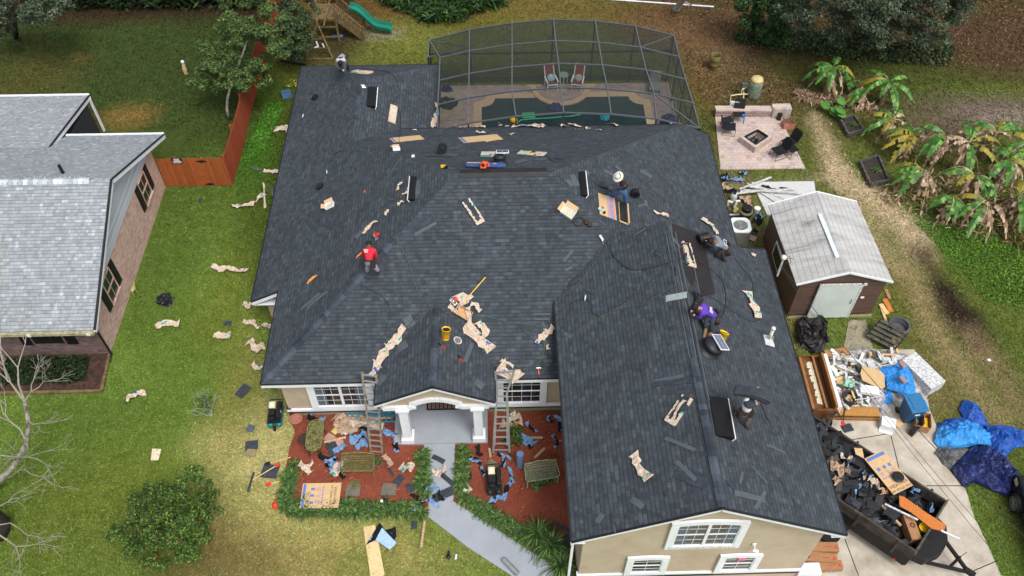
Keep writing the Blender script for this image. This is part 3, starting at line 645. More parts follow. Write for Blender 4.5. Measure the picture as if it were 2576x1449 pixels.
# white arch trim on the porch gable, rug at the door
b=MB()
pts=[(-4.2,2.5),(-3.2,2.5),(-3.2,2.72)]+[(-3.2+1.8*i/12,2.72+.3*math.sin(PI*i/12)) for i in range(13)]+[(-1.4,2.72),(-1.4,2.5),(-.4,2.5)]
for (xa,za),(xb,zb) in zip(pts,pts[1:]): b.bar((xa,16.4,za),(xb,16.4,zb),.12,.16,upv=(0,1,0)) if abs(xb-xa)<.01 else b.bar((xa,16.4,za),(xb,16.4,zb),.1,.18)
b.build('arch_trim',M_white,house)
b=MB(); b.box(-4.2,-3.0,16.34,16.5,2.5,2.62); b.box(-1.6,-.4,16.34,16.5,2.5,2.62); b.build('porch_beam',M_white,house)
def textmesh(txt,size,parent,mat,M,name='lettering',ext=.001):
    c=bpy.data.curves.new(name,'FONT'); c.body=txt; c.size=size; c.extrude=ext; c.align_x='CENTER'; c.align_y='CENTER'
    o=bpy.data.objects.new('tmp',c); col.objects.link(o); bpy.context.view_layer.update()
    me=bpy.data.meshes.new_from_object(o.evaluated_get(bpy.context.evaluated_depsgraph_get())); bpy.data.objects.remove(o)
    me.materials.clear(); me.materials.append(mat); return mkobj(name,me,parent,M)
mt=thing('door_mat','striped door mat lying on the grey porch floor','door mat',T(*P(1112,1016,.152)))
b=MB(); b.box(-.6,.6,-.28,.28,0,.012); b.build('mat_base',M_rubber,mt)
b=MB()
for i in range(7): b.box(-.54+i*.155,-.54+i*.155+.12,-.22,.06,.012,.016)
b.build('stripe',simple('muted_mat_stripes',lin(128,104,96),.9),mt); textmesh('WELCOME',.16,mt,M_inkw,T(0,.17,.014))
# lower-left hip, garage ridge, porch and wing ridge caps: overlapping cap shingles
def caps(p,q,zoff=.03,w=.32,step=.2,name='ridge_cap'):
    p=Vector(p);q=Vector(q); d=(q-p); L=d.length; d.normalize(); s_=d.cross(Vector((0,0,1))).normalized(); m=MB(); n=int(L/step)
    for i in range(n):
        a=p+d*(i*step); b_=p+d*(i*step+step*1.9); h0=.035; h1=.012
        w1=w*random.uniform(.92,1.06); j=random.uniform(-.012,.012)
        V=[a+Vector((0,0,zoff+h0)),b_+Vector((0,0,zoff+h1)),b_+s_*w1/2+Vector((0,0,zoff+h1-.06-j)),a+s_*w1/2+Vector((0,0,zoff+h0-.07)),a-s_*w1/2+Vector((0,0,zoff+h0-.07)),b_-s_*w1/2+Vector((0,0,zoff+h1-.06+j))]
        m.add(V,[(0,3,2,1),(0,1,5,4)]); m.add([a+Vector((0,0,zoff+h0)),a+s_*w1/2+Vector((0,0,zoff+h0-.07)),a-s_*w1/2+Vector((0,0,zoff+h0-.07)),a+Vector((0,0,zoff-.02))],[(0,1,3),(0,3,2)])
    m.build(name,M_cap,house)
M_cap=leafm('cap_shingles',[(0,lin(44,50,58)),(.5,lin(58,66,75)),(1,lin(76,84,94))],.9)
hp=lambda t:(-8.6+t,17.28+t,2.9+.5*t)
caps(hp(.1),hp(4.6)); caps((6.23,10.57,6.255),(6.23,15.6,6.255),w=.26); caps((-2.3,16.2,4.18),(-2.3,19.5,4.18),w=.24); caps((-6.23,30.6,4.085),(-6.23,33.0,4.085),w=.22)
# bare felt and stacked starter strips along the unfinished garage ridge
def patch(zf,L,mat,name,off=.006):
    m=MB(); m.slab([Vector((x,y,zf(x,y)+off)) for x,y in L],.005); return m.build(name,mat,house)
g=lambda x,y:(lambda p:(p.x,p.y))(onplane(ZGE,x,y))
patch(ZGE,[g(1690,562),g(1768,590),g(1786,680),g(1800,740),g(1757,748),g(1728,700),g(1706,640)],simple('brown_black_felt',lin(36,33,35),.75,0,.25,3,.2),'felt_patch',.008)
ge=MB()
for x_,y0,y1,w_ in ((6.33,12.9,21.6,.05),(6.5,14.2,21.4,.04),(6.98,15.5,20.9,.03),(6.12,14,21.3,.03)):
    zf=ZGE if x_>6.23 else ZGW
    ge.bar((x_,y0,zf(x_,0)+.014),(x_,y1,zf(x_,0)+.014),w_,.012)
ge.build('seal_strip',M_looseg,house)
for (zf,L) in ((ZF,[(-1.45,24.2),(2.0,24.2),(2.0,24.32),(-1.45,24.32)]),(ZGE,[(6.3,13.4),(6.42,13.4),(6.42,21.3),(6.3,21.3)])): patch(zf,L,M_felt,'vent_slot',.01)
# ridge vent roll on the main ridge
b=MB(); b.box(-1.35,1.95,24.3,24.62,0,.04,M=T(0,0,6.36)@RX(-0)); b.build('ridge_vent',M_felt,house)
# ---------------- brick neighbour house ----------------
ZLf=pf(5.0-.44*25.9,0,.44); ZLb=pf(5.0+.44*25.9,0,-.44); ZLx=pf(3.15+.195*30.05,0,-.195)
SAVE=dict(ROOFS); ROOFS2={'lf':(ZLf,lift(ZLf,[(-40,20.2),(-15.5,20.2),(-15.5,25.9),(-40,25.9)])),'lb':(ZLb,lift(ZLb,[(-40,25.9),(-15.5,25.9),(-15.5,31.7),(-20.05,31.7),(-20.05,30.1),(-40,30.1)])),
'lx':(ZLx,lift(ZLx,[(-40,30.05),(-20.05,30.05),(-20.05,35.1),(-40,35.1)]))}
bh=thing('brick_house','pink brick neighbour house with pale grey shingle roof and black shutters','house',T(0,0,0))
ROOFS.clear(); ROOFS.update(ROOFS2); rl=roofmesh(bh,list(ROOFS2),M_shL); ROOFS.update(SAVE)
b=MB(); dk=MB()
def ed2(m,d,a,c,h=.2):
    a=Vector(a);c=Vector(c); m.bar(a-Vector((0,0,.02+h/2)),c-Vector((0,0,.02+h/2)),.04,h); d.bar(a-Vector((0,0,.005)),c-Vector((0,0,.005)),.09,.04)
z=lambda f,x,y:(x,y,f(x,y))
ed2(b,dk,z(ZLf,-15.5,20.2),z(ZLf,-15.5,25.9)); ed2(b,dk,z(ZLb,-15.5,25.9),z(ZLb,-15.5,31.7)); ed2(b,dk,z(ZLx,-20.05,30.05),z(ZLx,-20.05,35.1)); b.bar(z(ZLb,-15.5,31.7),z(ZLb,-20.05,31.7),.1,.12); b.bar(z(ZLx,-20.05,35.1),z(ZLx,-40,35.1),.1,.12)
b.build('rake_board',M_white,bh); dk.build('drip_edge',M_black,bh)
b=MB(); b.box(-40,-15.95,20.86,30.71,0,2.5); b.build('brick_wall',M_brickE,bh)
b=MB(); b.box(-40,-15.94,20.84,20.86,0,2.5); b.build('front_brick_wall',M_brickS,bh)
# gable siding
m=MB(); L=[(20.86,2.5),(20.86,ZLf(0,20.86)-.05),(25.9,4.9),(30.71,ZLb(0,30.71)-.05),(30.71,2.5)]
V=[(-15.93,y,z_) for y,z_ in L]+[(-16.1,y,z_) for y,z_ in L]; m.add(V,[(4,3,2,1,0),(5,6,7,8,9)]+[(i,(i+1)%5,(i+1)%5+5,i+5) for i in range(5)])
m.build('gable_siding',M_sidingzl,bh)
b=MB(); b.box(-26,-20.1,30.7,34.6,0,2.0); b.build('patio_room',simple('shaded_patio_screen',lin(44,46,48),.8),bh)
b=MB(); b.box(-20.1,-20.0,34.9,35.0,0,2.1); b.box(-40,-15.5,35.0,35.05,1.9,2.0) if 0 else None; b.build('patio_post',M_white,bh)
# front gutter and downspout
b=MB(); b.box(-40,-15.52,20.06,20.2,2.34,2.47); b.build('gutter',simple('stained_gutter',lin(168,164,132),.6,0,.25,6,.1,c2=lin(120,116,86)),bh)
b=MB(); b.tube([(-15.62,20.13,2.4),(-15.8,20.5,2.2),(-15.86,20.78,1.9),(-15.86,20.78,.1),(-15.86,20.4,.05)],.045,6); b.build('downspout',M_black,bh)
b=MB()
for i in range(60): b.box(-15.8-i*.45,-15.78-i*.45+.12,20.04,20.06,2.34,2.47) if i%5==0 else None
b.build('gutter_strap',M_white,bh)
# windows in the east wall, each with two shutters
def lhwin(y0,y1,z0=1.14,z1=2.42,xw=-15.93):
    w=MB(); w.box(xw,xw+.05,y0,y0+.05,z0,z1); w.box(xw,xw+.05,y1-.05,y1,z0,z1); w.box(xw,xw+.05,y0+.05,y1-.05,z1-.05,z1); w.box(xw-.02,xw+.1,y0-.05,y1+.05,z0-.07,z0); w.box(xw,xw+.05,y0+.05,y1-.05,(z0+z1)/2-.03,(z0+z1)/2+.03)
    o=w.build('window_frame',M_white if 0 else M_brickE,bh); g=MB(); g.box(xw,xw+.02,y0+.05,y1-.05,z0,z1-.05); g.build('glass',M_glass,o)
    c=MB(); c.box(xw,xw+.03,y0+.06,y1-.06,(z0+z1)/2-.025,(z0+z1)/2+.025); c.box(xw,xw+.03,(y0+y1)/2-.02,(y0+y1)/2+.02,z0,z1-.05); c.build('sash',simple('grey_sash',lin(150,150,150)),o)
    for s0 in (y0-.42,y1+.04):
        s=MB(); s.box(xw,xw+.05,s0,s0+.38,z0-.02,z1); s.box(xw+.05,xw+.065,s0+.05,s0+.33,z0+.08,(z0+z1)/2-.05); s.box(xw+.05,xw+.065,s0+.05,s0+.33,(z0+z1)/2+.05,z1-.08); s.build('shutter',M_black,bh)
lhwin(22.55,23.5); lhwin(28.3,29.25)
w=MB(); w.box(-18.7,-17.35,20.8,20.84,.85,1.95); o=w.build('window_frame',M_brickS,bh); g=MB(); g.box(-18.62,-17.43,20.79,20.82,.9,1.9); g.build('glass',M_glass,o)
mu=MB(); [mu.box(-18.62+i*.2,-18.6+i*.2,20.775,20.79,.9,1.9) for i in range(1,6)]; mu.box(-18.62,-17.43,20.775,20.79,1.39,1.42); mu.build('muntins',M_black,o)
for x0 in (-19.12,-17.32): s=MB(); s.box(x0,x0+.4,20.79,20.84,.8,1.95); s.box(x0+.06,x0+.34,20.775,20.79,.9,1.85); s.build('shutter',M_black,bh)
# ridge caps and stack
b=MB()
for i in range(62):
    x=-16.6-i*.2 
    V=[(x,25.72,4.96),(x+.24,25.72,4.94),(x+.24,25.9,5.05),(x,25.9,5.07),(x+.24,26.1,4.94),(x,26.1,4.96)]
    b.add(V,[(0,1,2,3),(3,2,4,5)]); b.box(x,x+.012,25.72,26.1,4.95,5.04)
b.build('ridge_cap',leafm('light_cap_shingles',[(0,lin(150,158,166)),(1,lin(206,212,216))],.9),bh)
p=onplane(ZLb,159,436); b=MB(); b.tube([p,p+Vector((0,0,.45))],.07,12); b.build('vent_stack',M_black,bh)
b=MB(); q0=P(277,890); L=[P(250,986),P(262,880)]; b.bar(P(0,990,.06),P(256,984,.06),.12,.12); b.bar(P(256,984,.06),P(276,892,.06),.12,.12); b.build('bed_edging',M_woodold,bh)
# ---------------- wooden fence ----------------
fe=thing('wooden_fence','tall stained cedar privacy fence with corner and double gate','fence',T(0,0,0))
b=MB()
x=-15.9
while x<-12.75:
    hh=1.78+random.uniform(-.012,.012); b.box(x,x+.128,30.70,30.722,.03,hh); x+=.138
b.build('gate_panel',M_fx,fe)
b=MB(); y=30.72
while y<47:
    xx=-12.72+.03*math.sin(y); hh=1.8+random.uniform(-.012,.012); b.box(xx-.011,xx+.011,y,y+.128,.03,hh); y+=.138
b.build('side_panel',M_fy,fe)
for (x,y) in [(-12.75,30.78),(-15.0,30.76),(-12.8,33),(-12.8,35.4),(-12.8,37.8),(-12.8,40.2),(-12.8,42.6)]:
    b=MB(); b.box(x-.05,x+.05,y-.03,y+.06,0,1.86); b.build('fence_post',M_fy,fe)
b=MB(); b.box(-12.86,-12.76,30.8,47,.4,.48); b.box(-12.86,-12.76,30.8,47,1.4,1.48); b.box(-15.9,-12.8,30.73,30.78,1.4,1.48); b.build('rail',M_fx,fe)
for z_ in (1.6,.25):
    b=MB(); p=aty(506 if z_>1 else 528,406 if z_>1 else 463,30.68); b.add([(p.x-.26,30.685,p.z),(p.x,30.685,p.z-.07),(p.x+.26,30.685,p.z),(p.x,30.685,p.z+.07),(p.x-.26,30.67,p.z),(p.x,30.67,p.z-.07),(p.x+.26,30.67,p.z),(p.x,30.67,p.z+.07)],[(4,5,6,7),(0,4,7,3),(1,5,4,0),(2,6,5,1),(3,7,6,2)]); b.build('strap_hinge',M_black,fe)
p=aty(445,404,30.68); sg=thing('gate_sign','small black and white notice plate on the cedar gate','sign',T(p.x,30.66,p.z))
b=MB(); b.box(-.23,.23,0,.02,-.16,.16); b.build('plate',M_black,sg)
b=MB(); b.box(-.13,.13,-.004,0,.01,.13); b.box(-.19,.19,-.004,0,-.13,-.01); b.build('white_field',M_inkw,sg)
b=MB()
for i in range(7): b.box(-.11+i*.032,-.11+i*.032+.02,-.007,-.004,.04,.09+.02*(i%2)); b.box(-.17+i*.05,-.17+i*.05+.03,-.007,-.004,-.1,-.05+.02*(i%3==0))
b.build('glyph_marks',M_black,sg)
# ---------------- metal shed ----------------
sh=thing('metal_shed','brown metal shed with white sliding door and dirty pale roof','shed',T(0,0,0))
wl_=[(12.22,21.98),(15.76,22.02),(15.6,26.4),(12.06,26.3)]
m=MB(); zt=2.3; V=[(x,y,.22) for x,y in wl_]+[(x,y,zt) for x,y in wl_]+[(14.0,22.0,2.92),(13.83,26.35,2.92)]
m.add(V,[(0,1,5,8,4),(1,2,6,5),(2,3,7,9,6),(3,0,4,7),(3,2,1,0)]); m.build('wall',M_sidingz,sh)
R=[(12.02,21.88,2.36),(14.0,21.9,3.02),(15.94,21.9,2.38),(15.75,26.5,2.38),(13.83,26.5,3.02),(11.86,26.42,2.36)]
m=MB(); m.face([R[0],R[1],R[4],R[5]]); m.face([R[1],R[2],R[3],R[4]]); m.slab([R[0],R[1],R[4],R[5]],.04); m.slab([R[1],R[2],R[3],R[4]],.04)
o=MB(); o.slab([Vector(R[0]),Vector(R[1]),Vector(R[4]),Vector(R[5])],.05); o.slab([Vector(R[1]),Vector(R[2]),Vector(R[3]),Vector(R[4])],.05)
ro=o.build('roof',M_mroof,sh); ul=ro.data.uv_layers.new(name='UVMap'); co=[ro.data.vertices[l.vertex_index].co for l in ro.data.loops]
ul.data.foreach_set('uv',np.array([(c.x,c.y) for c in co],dtype=np.float32).ravel())
m=MB()
for a,c in ((0,1),(1,2),(5,4),(4,3)): m.bar(Vector(R[a])-Vector((0,0,.03)),Vector(R[c])-Vector((0,0,.03)),.05,.09)
m.build('rake_trim',M_white,sh)
a=onplane(pf(0,0,0),0,0) if 0 else None
m=MB(); m.bar(Vector((13.63,25.2,2.97)),Vector((13.73,22.75,2.97)),.17,.05); m.build('skylight_strip',M_dwhite if 0 else simple('pale_ridge_vent',lin(206,216,220),.5),sh)
m=MB(); m.box(13.05,14.92,21.86,21.93,2.2,2.3); m.build('door_rail',M_dwhite,sh)
m=MB(); m.box(13.08,14.7,21.86,21.92,.22,2.2); dd=m.build('door',simple('pale_sliding_door',lin(196,206,200),.5,0,.08,1.5,.1),sh)
m=MB(); m.box(13.0,13.08,21.85,21.93,.2,2.3); m.box(14.7,14.78,21.85,21.93,.2,2.3); m.box(13.0,14.78,21.85,21.93,.14,.22); m.build('door_trim',M_dwhite,sh)
m=MB(); m.tube([(14.55,21.85,1.1),(14.55,21.8,1.15),(14.55,21.8,1.3),(14.55,21.85,1.35)],.015,6); m.build('handle',M_black,dd)
m=MB(); m.box(12.08,12.14,23.8,24.98,.72,1.6,M=Matrix.Identity(4)); m.build('window_frame',M_white,sh); m=MB(); m.box(12.06,12.1,23.9,24.88,.82,1.5); m.build('glass',M_glass,sh)
m=MB(); m.box(14.95,15.1,21.93,21.97,1.3,1.38); m.build('number_plate',M_white,sh)
for x0,x1 in ((12.2,13.0),(14.75,15.7)):
    la=MB(); k=x0
    while k<x1: la.bar((k,21.95,.0),(k+.2,21.95,.2),.012,.02,upv=(0,1,0)); la.bar((k,21.93,.2),(k+.2,21.93,.0),.012,.02,upv=(0,1,0)); k+=.09
    la.build('lattice_skirt',simple('cream_lattice',lin(206,198,160)),sh)
# ---------------- pool and deck ----------------
def psheet(name,L,z0,z1,mat,kind='structure',**k):
    m=MB(); m.prism(L,z0,z1); return m.build(name,mat,kind=kind,**k)
deck=[(-3.2,30.6),(9.6,30.6),(9.6,38.15),(-3.2,38.15)]
# pool outline with notched (roman) corners and the semicircular bench
def arc(cx,cy,r,a0,a1,n=14): return [(cx+r*math.cos(math.radians(a0+(a1-a0)*i/n)),cy+r*math.sin(math.radians(a0+(a1-a0)*i/n))) for i in range(n+1)]
px0,px1,py1=P(1212,300).x,P(1624,300).x,P(1288,250).y
bc=P(1410,225); br=1.32
def poolout(o):
    x0,x1,y1=px0-o,px1+o,py1+o
    r=.62+0*o
    L=[(x0,30.5)]+arc(x0+.15,y1-.1,.9 if 0 else .85,-90-10,0-5,8)[0:0]
    L+= [(x0,y1-.7)]+arc(x0,y1,.7,-90,0,8)+arc(x1,y1,.7,180,270,8)+[(x1,30.5)]
    return L
psheet('pool_deck',deck,-.05,.05,M_pavd)
outer=poolout(.42); inner=poolout(0)
psheet('pool_coping',outer,-.04,.075,M_coping); psheet('pool_water',inner,-.03,.08,M_water)
bench=arc(bc.x,bc.y+.1,br+.28,180,360,22); psheet('pool_bench_coping',[(bc.x-br-.28,bc.y+.1)]+bench+[(bc.x+br+.28,bc.y+.1)],-.02,.13,M_coping)
psheet('pool_bench_paving',arc(bc.x,bc.y+.15,br,180,360,22)+arc(bc.x,bc.y+.15,br,0,0,1),-.02,.15,M_pavd)
psheet('pool_border_strip',[(bc.x-br-.5,bc.y+.1),(bc.x+br+.6,bc.y+.1),(bc.x+br+.6,bc.y+.35),(bc.x-br-.5,bc.y+.35)],-.02,.09,M_coping)
psheet('deck_pad',[tuple(P(*q)[:2]) for q in ((1107,235),(1163,233),(1164,303),(1107,306))],0,.085,M_concd)
# ---------------- screened pool cage ----------------
cg=thing('pool_cage','dark framed screened enclosure with faceted roof over the pool','pool cage',T(0,0,0))
YR=[38.4,36.55,34.7,32.85,31.0]
GX=[[-3.31,-1.19,.99,3.10,5.24,7.33,9.40],[-2.67,-1.18,.95,3.11,5.25,7.37,9.40],[-2.66,-1.19,.90,3.14,5.26,7.42,9.44],[-2.68,-1.20,.85,3.14,5.34,7.57,9.51],[-2.63,-1.2,.98,3.15,5.32,7.44,9.53]]
GZ=[2.75,3.36,3.71,3.88,3.75,3.43,2.83]; GZ1=[2.99,3.37,3.71,3.88,3.75,3.43,2.83]
NODE=[[Vector((GX[j][i],YR[j],(GZ if j==0 else GZ1)[i])) for i in range(7)] for j in range(5)]
lgt=simple('grey_aluminum_top',lin(104,110,114),.4,.4,.08,8,0)
for i in range(7):
    m=MB()
    for j in range(4): m.bar(NODE[j][i],NODE[j+1][i],.055,.1)
    m.build('roof_beam',lgt,cg)
for j in range(5):
    m=MB()
    for i in range(6): m.bar(NODE[j][i],NODE[j][i+1],.05,.07)
    m.build('roof_purlin',lgt,cg)
A0=Vector((-3.3,36.97,2.75)); m=MB(); m.bar(NODE[0][0],A0,.06,.08); m.bar(A0,Vector((-1.19,36.97,3.3)),.05,.07); m.bar(NODE[0][0],Vector((-1.19,36.97,3.3)),.04,.05); m.bar(NODE[0][6],NODE[1][5],.04,.05); m.bar(NODE[3][5],NODE[4][6],.05,.05); m.build('brace',lgt,cg)
for j in range(4):
    for i in range(6):
        m=MB(); a,b_,c,d=NODE[j][i],NODE[j][i+1],NODE[j+1][i+1],NODE[j+1][i]; m.add([a,b_,c,d],[(0,1,2),(0,2,3)]); m.build('screen_panel',M_screen,cg)
for i in range(7):
    p=NODE[0][i]; m=MB(); m.box(p.x-.04,p.x+.04,p.y-.03,p.y+.03,0,p.z); m.build('post',M_frame,cg)
    p=NODE[4][i]; m=MB(); m.box(p.x-.035,p.x+.035,p.y-.04,p.y+.02,2.6,p.z); m.build('short_post',M_frame,cg)
for j in range(1,5):
    p=NODE[j][6]; m=MB(); m.box(p.x-.03,p.x+.03,p.y-.04,p.y+.04,0,p.z); m.build('post',M_frame,cg)
m=MB(); m.box(-3.34,-3.26,36.93,37.0,0,2.75); m.build('post',M_frame,cg)
for zz_ in (.35,1.9):
    m=MB(); m.box(-3.3,9.4,38.37,38.43,zz_-.04,zz_+.04); m.build('chair_rail',M_frame,cg); m=MB(); m.box(9.4,9.46,31,38.4,zz_-.04,zz_+.04); m.build('chair_rail',M_frame,cg)
m=MB(); m.bar((9.45,31.2,2.7),(9.42,34.6,.1),.05,.05); m.build('wall_brace',M_frame,cg)
for i in range(6):
    a,b_=NODE[0][i],NODE[0][i+1]; m=MB(); m.face([a,b_,(b_.x,b_.y,.03),(a.x,a.y,.03)]); m.build('wall_screen',M_screen,cg)
for j in range(4):
    a,b_=NODE[j][6],NODE[j+1][6]; m=MB(); m.face([a,b_,(b_.x,b_.y,.03),(a.x,a.y,.03)]); m.build('wall_screen',M_screen,cg)
m=MB(); a,b_=NODE[0][0],A0; m.face([a,b_,(b_.x,b_.y,.03),(a.x,a.y,.03)]); m.build('wall_screen',M_screen,cg)
# pool-side things
def red_chair(px,py,rz,label,pc):
    t=thing('patio_armchair',label,'chair',upright(px,py,rz,.15,True),'red sling armchairs by the pool')
    for s in (-1,1):
        m=MB(); m.bar((s*.27,-.28,0),(s*.27,-.28,.62),.04,.04); m.build('leg',M_white,t)
        m=MB(); m.bar((s*.27,.25,0),(s*.27,.3,.5),.04,.04); m.build('leg',M_white,t)
        m=MB(); m.bar((s*.29,-.34,.63),(s*.28,.3,.6),.07,.03); m.build('armrest',M_white,t)
        m=MB(); m.bar((s*.25,.22,.38),(s*.25,.62,1.12),.04,.04); m.build('back_rail',M_white,t)
    m=MB(); m.bar((-.25,.62,1.12),(.25,.62,1.12),.04,.04); m.bar((-.25,-.28,.42),(.25,-.28,.42),.04,.04); m.build('crossbar',M_white,t)
    m=MB(); m.add([(-.24,-.27,.42),(.24,-.27,.42),(.24,.23,.38),(-.24,.23,.38),(-.24,-.27,.405),(.24,-.27,.405),(.24,.23,.365),(-.24,.23,.365)],[(0,1,2,3),(7,6,5,4)]); m.build('seat',M_chairred,t)
    m=MB(); m.add([(-.24,.23,.4),(.24,.23,.4),(.24,.6,1.1),(-.24,.6,1.1),(-.24,.25,.4),(.24,.25,.4),(.24,.62,1.1),(-.24,.62,1.1)],[(0,1,2,3),(7,6,5,4)]); m.build('backrest',M_chairred,t)
    m=MB(); m.ball((0,0,0),.2,10,sz=.35); o=m.build('cushion',pc[1],None,pc[0],'cushion',smooth=True); o.matrix_world=t.matrix_world@T(.02*random.random(),.16,.56)@RX(62)@Matrix.Diagonal((1.05,1.05,1,1))
red_chair(1386,222,12,'red sling armchair with pale blue cushion by the pool',('pale blue square cushion on the poolside armchair',simple('pale_blue_cushion',lin(150,190,196),.9)))
red_chair(1452,222,-14,'red sling armchair with patterned grey cushion by the pool',('patterned grey cushion on the right poolside armchair',simple('grey_cushion',lin(170,166,160),.9,0,.4,30)))
t=thing('side_table','round glass side table between the two red poolside armchairs','table',upright(1417,208,0,.15,True))
m=MB(); m.lathe([(.26,.5),(.27,.52),(.26,.54)],20); m.build('table_top',simple('pale_glass_top',lin(130,150,140),.1),t,smooth=False)
for a in range(4): m=MB(); m.bar((.22*math.cos(a*PI/2),.22*math.sin(a*PI/2),0),(.2*math.cos(a*PI/2),.2*math.sin(a*PI/2),.5),.025,.025); m.build('leg',M_white,t)
t=thing('storage_chest','patterned grey padded lounge chair in the pool cage corner','lounge chair',upright(1645,225,-8,.05,True))
m=MB(); m.box(-.3,.3,-.5,.2,.25,.4); m.build('seat',simple('grey_floral_cloth',lin(128,132,126),.9,0,.5,22,.2),t,bevel=.05); m=MB(); m.box(-.3,.3,.2,.34,.3,1.0); m.build('backrest',simple('grey_ribbed_cloth',lin(136,138,134),.9),t,bevel=.04)
for x_ in(-.27,.27):
    for y_ in (-.45,.3): m=MB(); m.bar((x_,y_,0),(x_,y_,.3),.05,.05); m.build('leg',M_frame,t)
def blob_obj(name,label,cat,px,py,h,r,mat,sz=1,seed=0,amp=.3,n=18,ground=True,sx=1,sy=1,rz=0,base=0):
    """lumpy crumpled mass resting on the surface"""
    m=MB(); m.ball((0,0,0),1,n,sz=1); V=[]
    for p in m.v:
        q=Vector(p); d=1+amp*noise.noise(q*2.2+Vector((seed,0,0)))+amp*.5*abs(noise.noise(q*5+Vector((0,seed,0)))); zc=max(q.z,-.25)
        V.append((q.x*d*r*sx,q.y*d*r*sy,(zc+.25)*d*r*sz))
    m.v=V; M=upright(px,py,rz,base,ground) if ground else frame(px,py,lift_=.0)
    return m.build(name,mat,None,label,cat,M=M)
blob_obj('umbrella_cover','folded dark blue cover standing at the pool corner','cover',1680,318,0,.42,M_tarpn,1.3,3,base=.05)
blob_obj('black_bag','black plastic bag slumped on the pale pool pad','bag',1128,262,0,.42,M_black,.5,5,.5,base=.09)
blob_obj('dark_bucket_pile','dark toys and hose heaped by the pool cage wall','toys',1125,226,0,.25,M_tarpn,.7,8,.6,base=.05)
blob_obj('blue_tarp_bundle','bunched blue plastic sheet floating in the pool','plastic sheet',1396,272,0,.3,M_tarpn,.5,11,.6,base=.08)
blob_obj('yellow_float','yellow ball floating near the pool front','ball',1292,303,0,.2,M_yellow,1,2,.02,base=.05)
t=thing('foam_mat','green foam float with scalloped edge in the pool','float',frame(1330,291,1370,289,.09,True))
m=MB(); L=[]
for i in range(40):
    a=i/40*4; k=int(a); f=a-k; s=.025*math.sin(f*10*PI); c=[(-.33+.66*f,-.22+s),(.33+s,-.22+.44*f),(.33-.66*f,.22+s),(-.33+s,.22-.44*f)][k]; L.append(c)
m.prism(L,0,.05); m.build('pad',simple('green_foam',lin(40,160,96),.8),t)
m=MB(); pts=[P(*q,.1) for q in ((1298,312),(1310,302),(1340,299),(1380,297),(1410,294),(1440,292),(1462,287))]; m.tube(pts,.03,6); m.build('pool_hose',simple('turquoise_hose',lin(70,160,130)),None,'turquoise vacuum hose floating across the pool','hose')
blob_obj('turquoise_cleaner','turquoise pool cleaner under water near the right end','pool cleaner',1522,296,0,.25,simple('turquoise_vinyl',lin(30,130,140)),.4,21,.4,base=.06)
# ---------------- paver patio, seat wall, fire pit ----------------
m=MB(); m.prism([tuple(P(*q)[:2]) for q in ((1797,276),(1960,274),(1973,320),(2026,425),(1812,428))],-.05,.045); m.build('patio',M_pav,kind='structure')
t=thing('seat_wall','low tumbled block seat wall behind the paver patio','wall',T(*P(1795,290)))
a=P(1797,291);b_=P(1937,291);c=P(1975,300)
def wallseg(m,a,b_,w,h): m.bar((a.x,a.y,h/2),(b_.x,b_.y,h/2),w,h)
m=MB(); wallseg(m,a,b_,.34,.42); m.v=[tuple(Vector(p)-P(1795,290)) for p in m.v]; m.build('block_course',bricks('seat_wall_blocks',lin(176,150,142),lin(150,132,130),lin(90,80,72),.28,.14,axes='XZ'),t)
m=MB(); m.bar((a.x-.03,a.y,.46),(b_.x+.03,b_.y,.46),.4,.07); m.v=[tuple(Vector(p)-P(1795,290)) for p in m.v]; m.build('cap_course',M_pav,t)
m=MB(); m.box(b_.x,b_.x+.95,b_.y-.25,b_.y+.2,0,.62); m.v=[tuple(Vector(p)-P(1795,290)) for p in m.v]; m.build('end_pillar',M_pav,t)
fp=thing('fire_pit','square stone fire pit with ash on the paver patio','fire pit',frame(1903,343,1938,333,0,True)@RZ(-32+20))
Mfp=fp.matrix_world; 
c0=[P(*q,.4) for q in ((1861,344),(1907,320),(1944,343),(1900,372))]
inv=Mfp.inverted(); ctr=sum((Vector((p.x,p.y,0)) for p in c0),Vector())/4
def inset(L,k): return [ctr+(p-ctr)*k for p in L]
O4=[Vector((p.x,p.y,0)) for p in c0]; I4=inset(O4,.7)
m=MB()
for i in range(4):
    j=(i+1)%4; m.add([O4[i],O4[j],I4[j],I4[i]]+[q+Vector((0,0,.4)) for q in (O4[i],O4[j],I4[j],I4[i])],[(0,1,5,4),(2,3,7,6),(4,5,6,7),(3,2,1,0)])
m.v=[tuple(inv@Vector(p)) for p in m.v]; m.build('stone_ring',M_pav,fp)
m=MB(); m.add([q+Vector((0,0,.1)) for q in I4],[(0,1,2,3)]); m.v=[tuple(inv@Vector(p)) for p in m.v]; m.build('ash_bed',simple('grey_ash',lin(110,104,96),.95,0,.4,8,.6,c2=lin(60,58,54)),fp)
m=MB()
for i in range(4):
    j=(i+1)%4; m.bar(I4[i]+Vector((0,0,.39)),I4[j]+Vector((0,0,.39)),.06,.1)
m.v=[tuple(inv@Vector(p)) for p in m.v]; m.build('iron_rim',M_black,fp)
m=MB()
for i in range(16): a_=random.random()*6.28; r_=random.random()*.35; m.box(-.06,.06,-.03,.03,0,.04,M=T(*(inv@(ctr+Vector((r_*math.cos(a_),r_*math.sin(a_),.11)))))@RZ(random.random()*180))
m.build('charcoal_lump',M_black,fp)
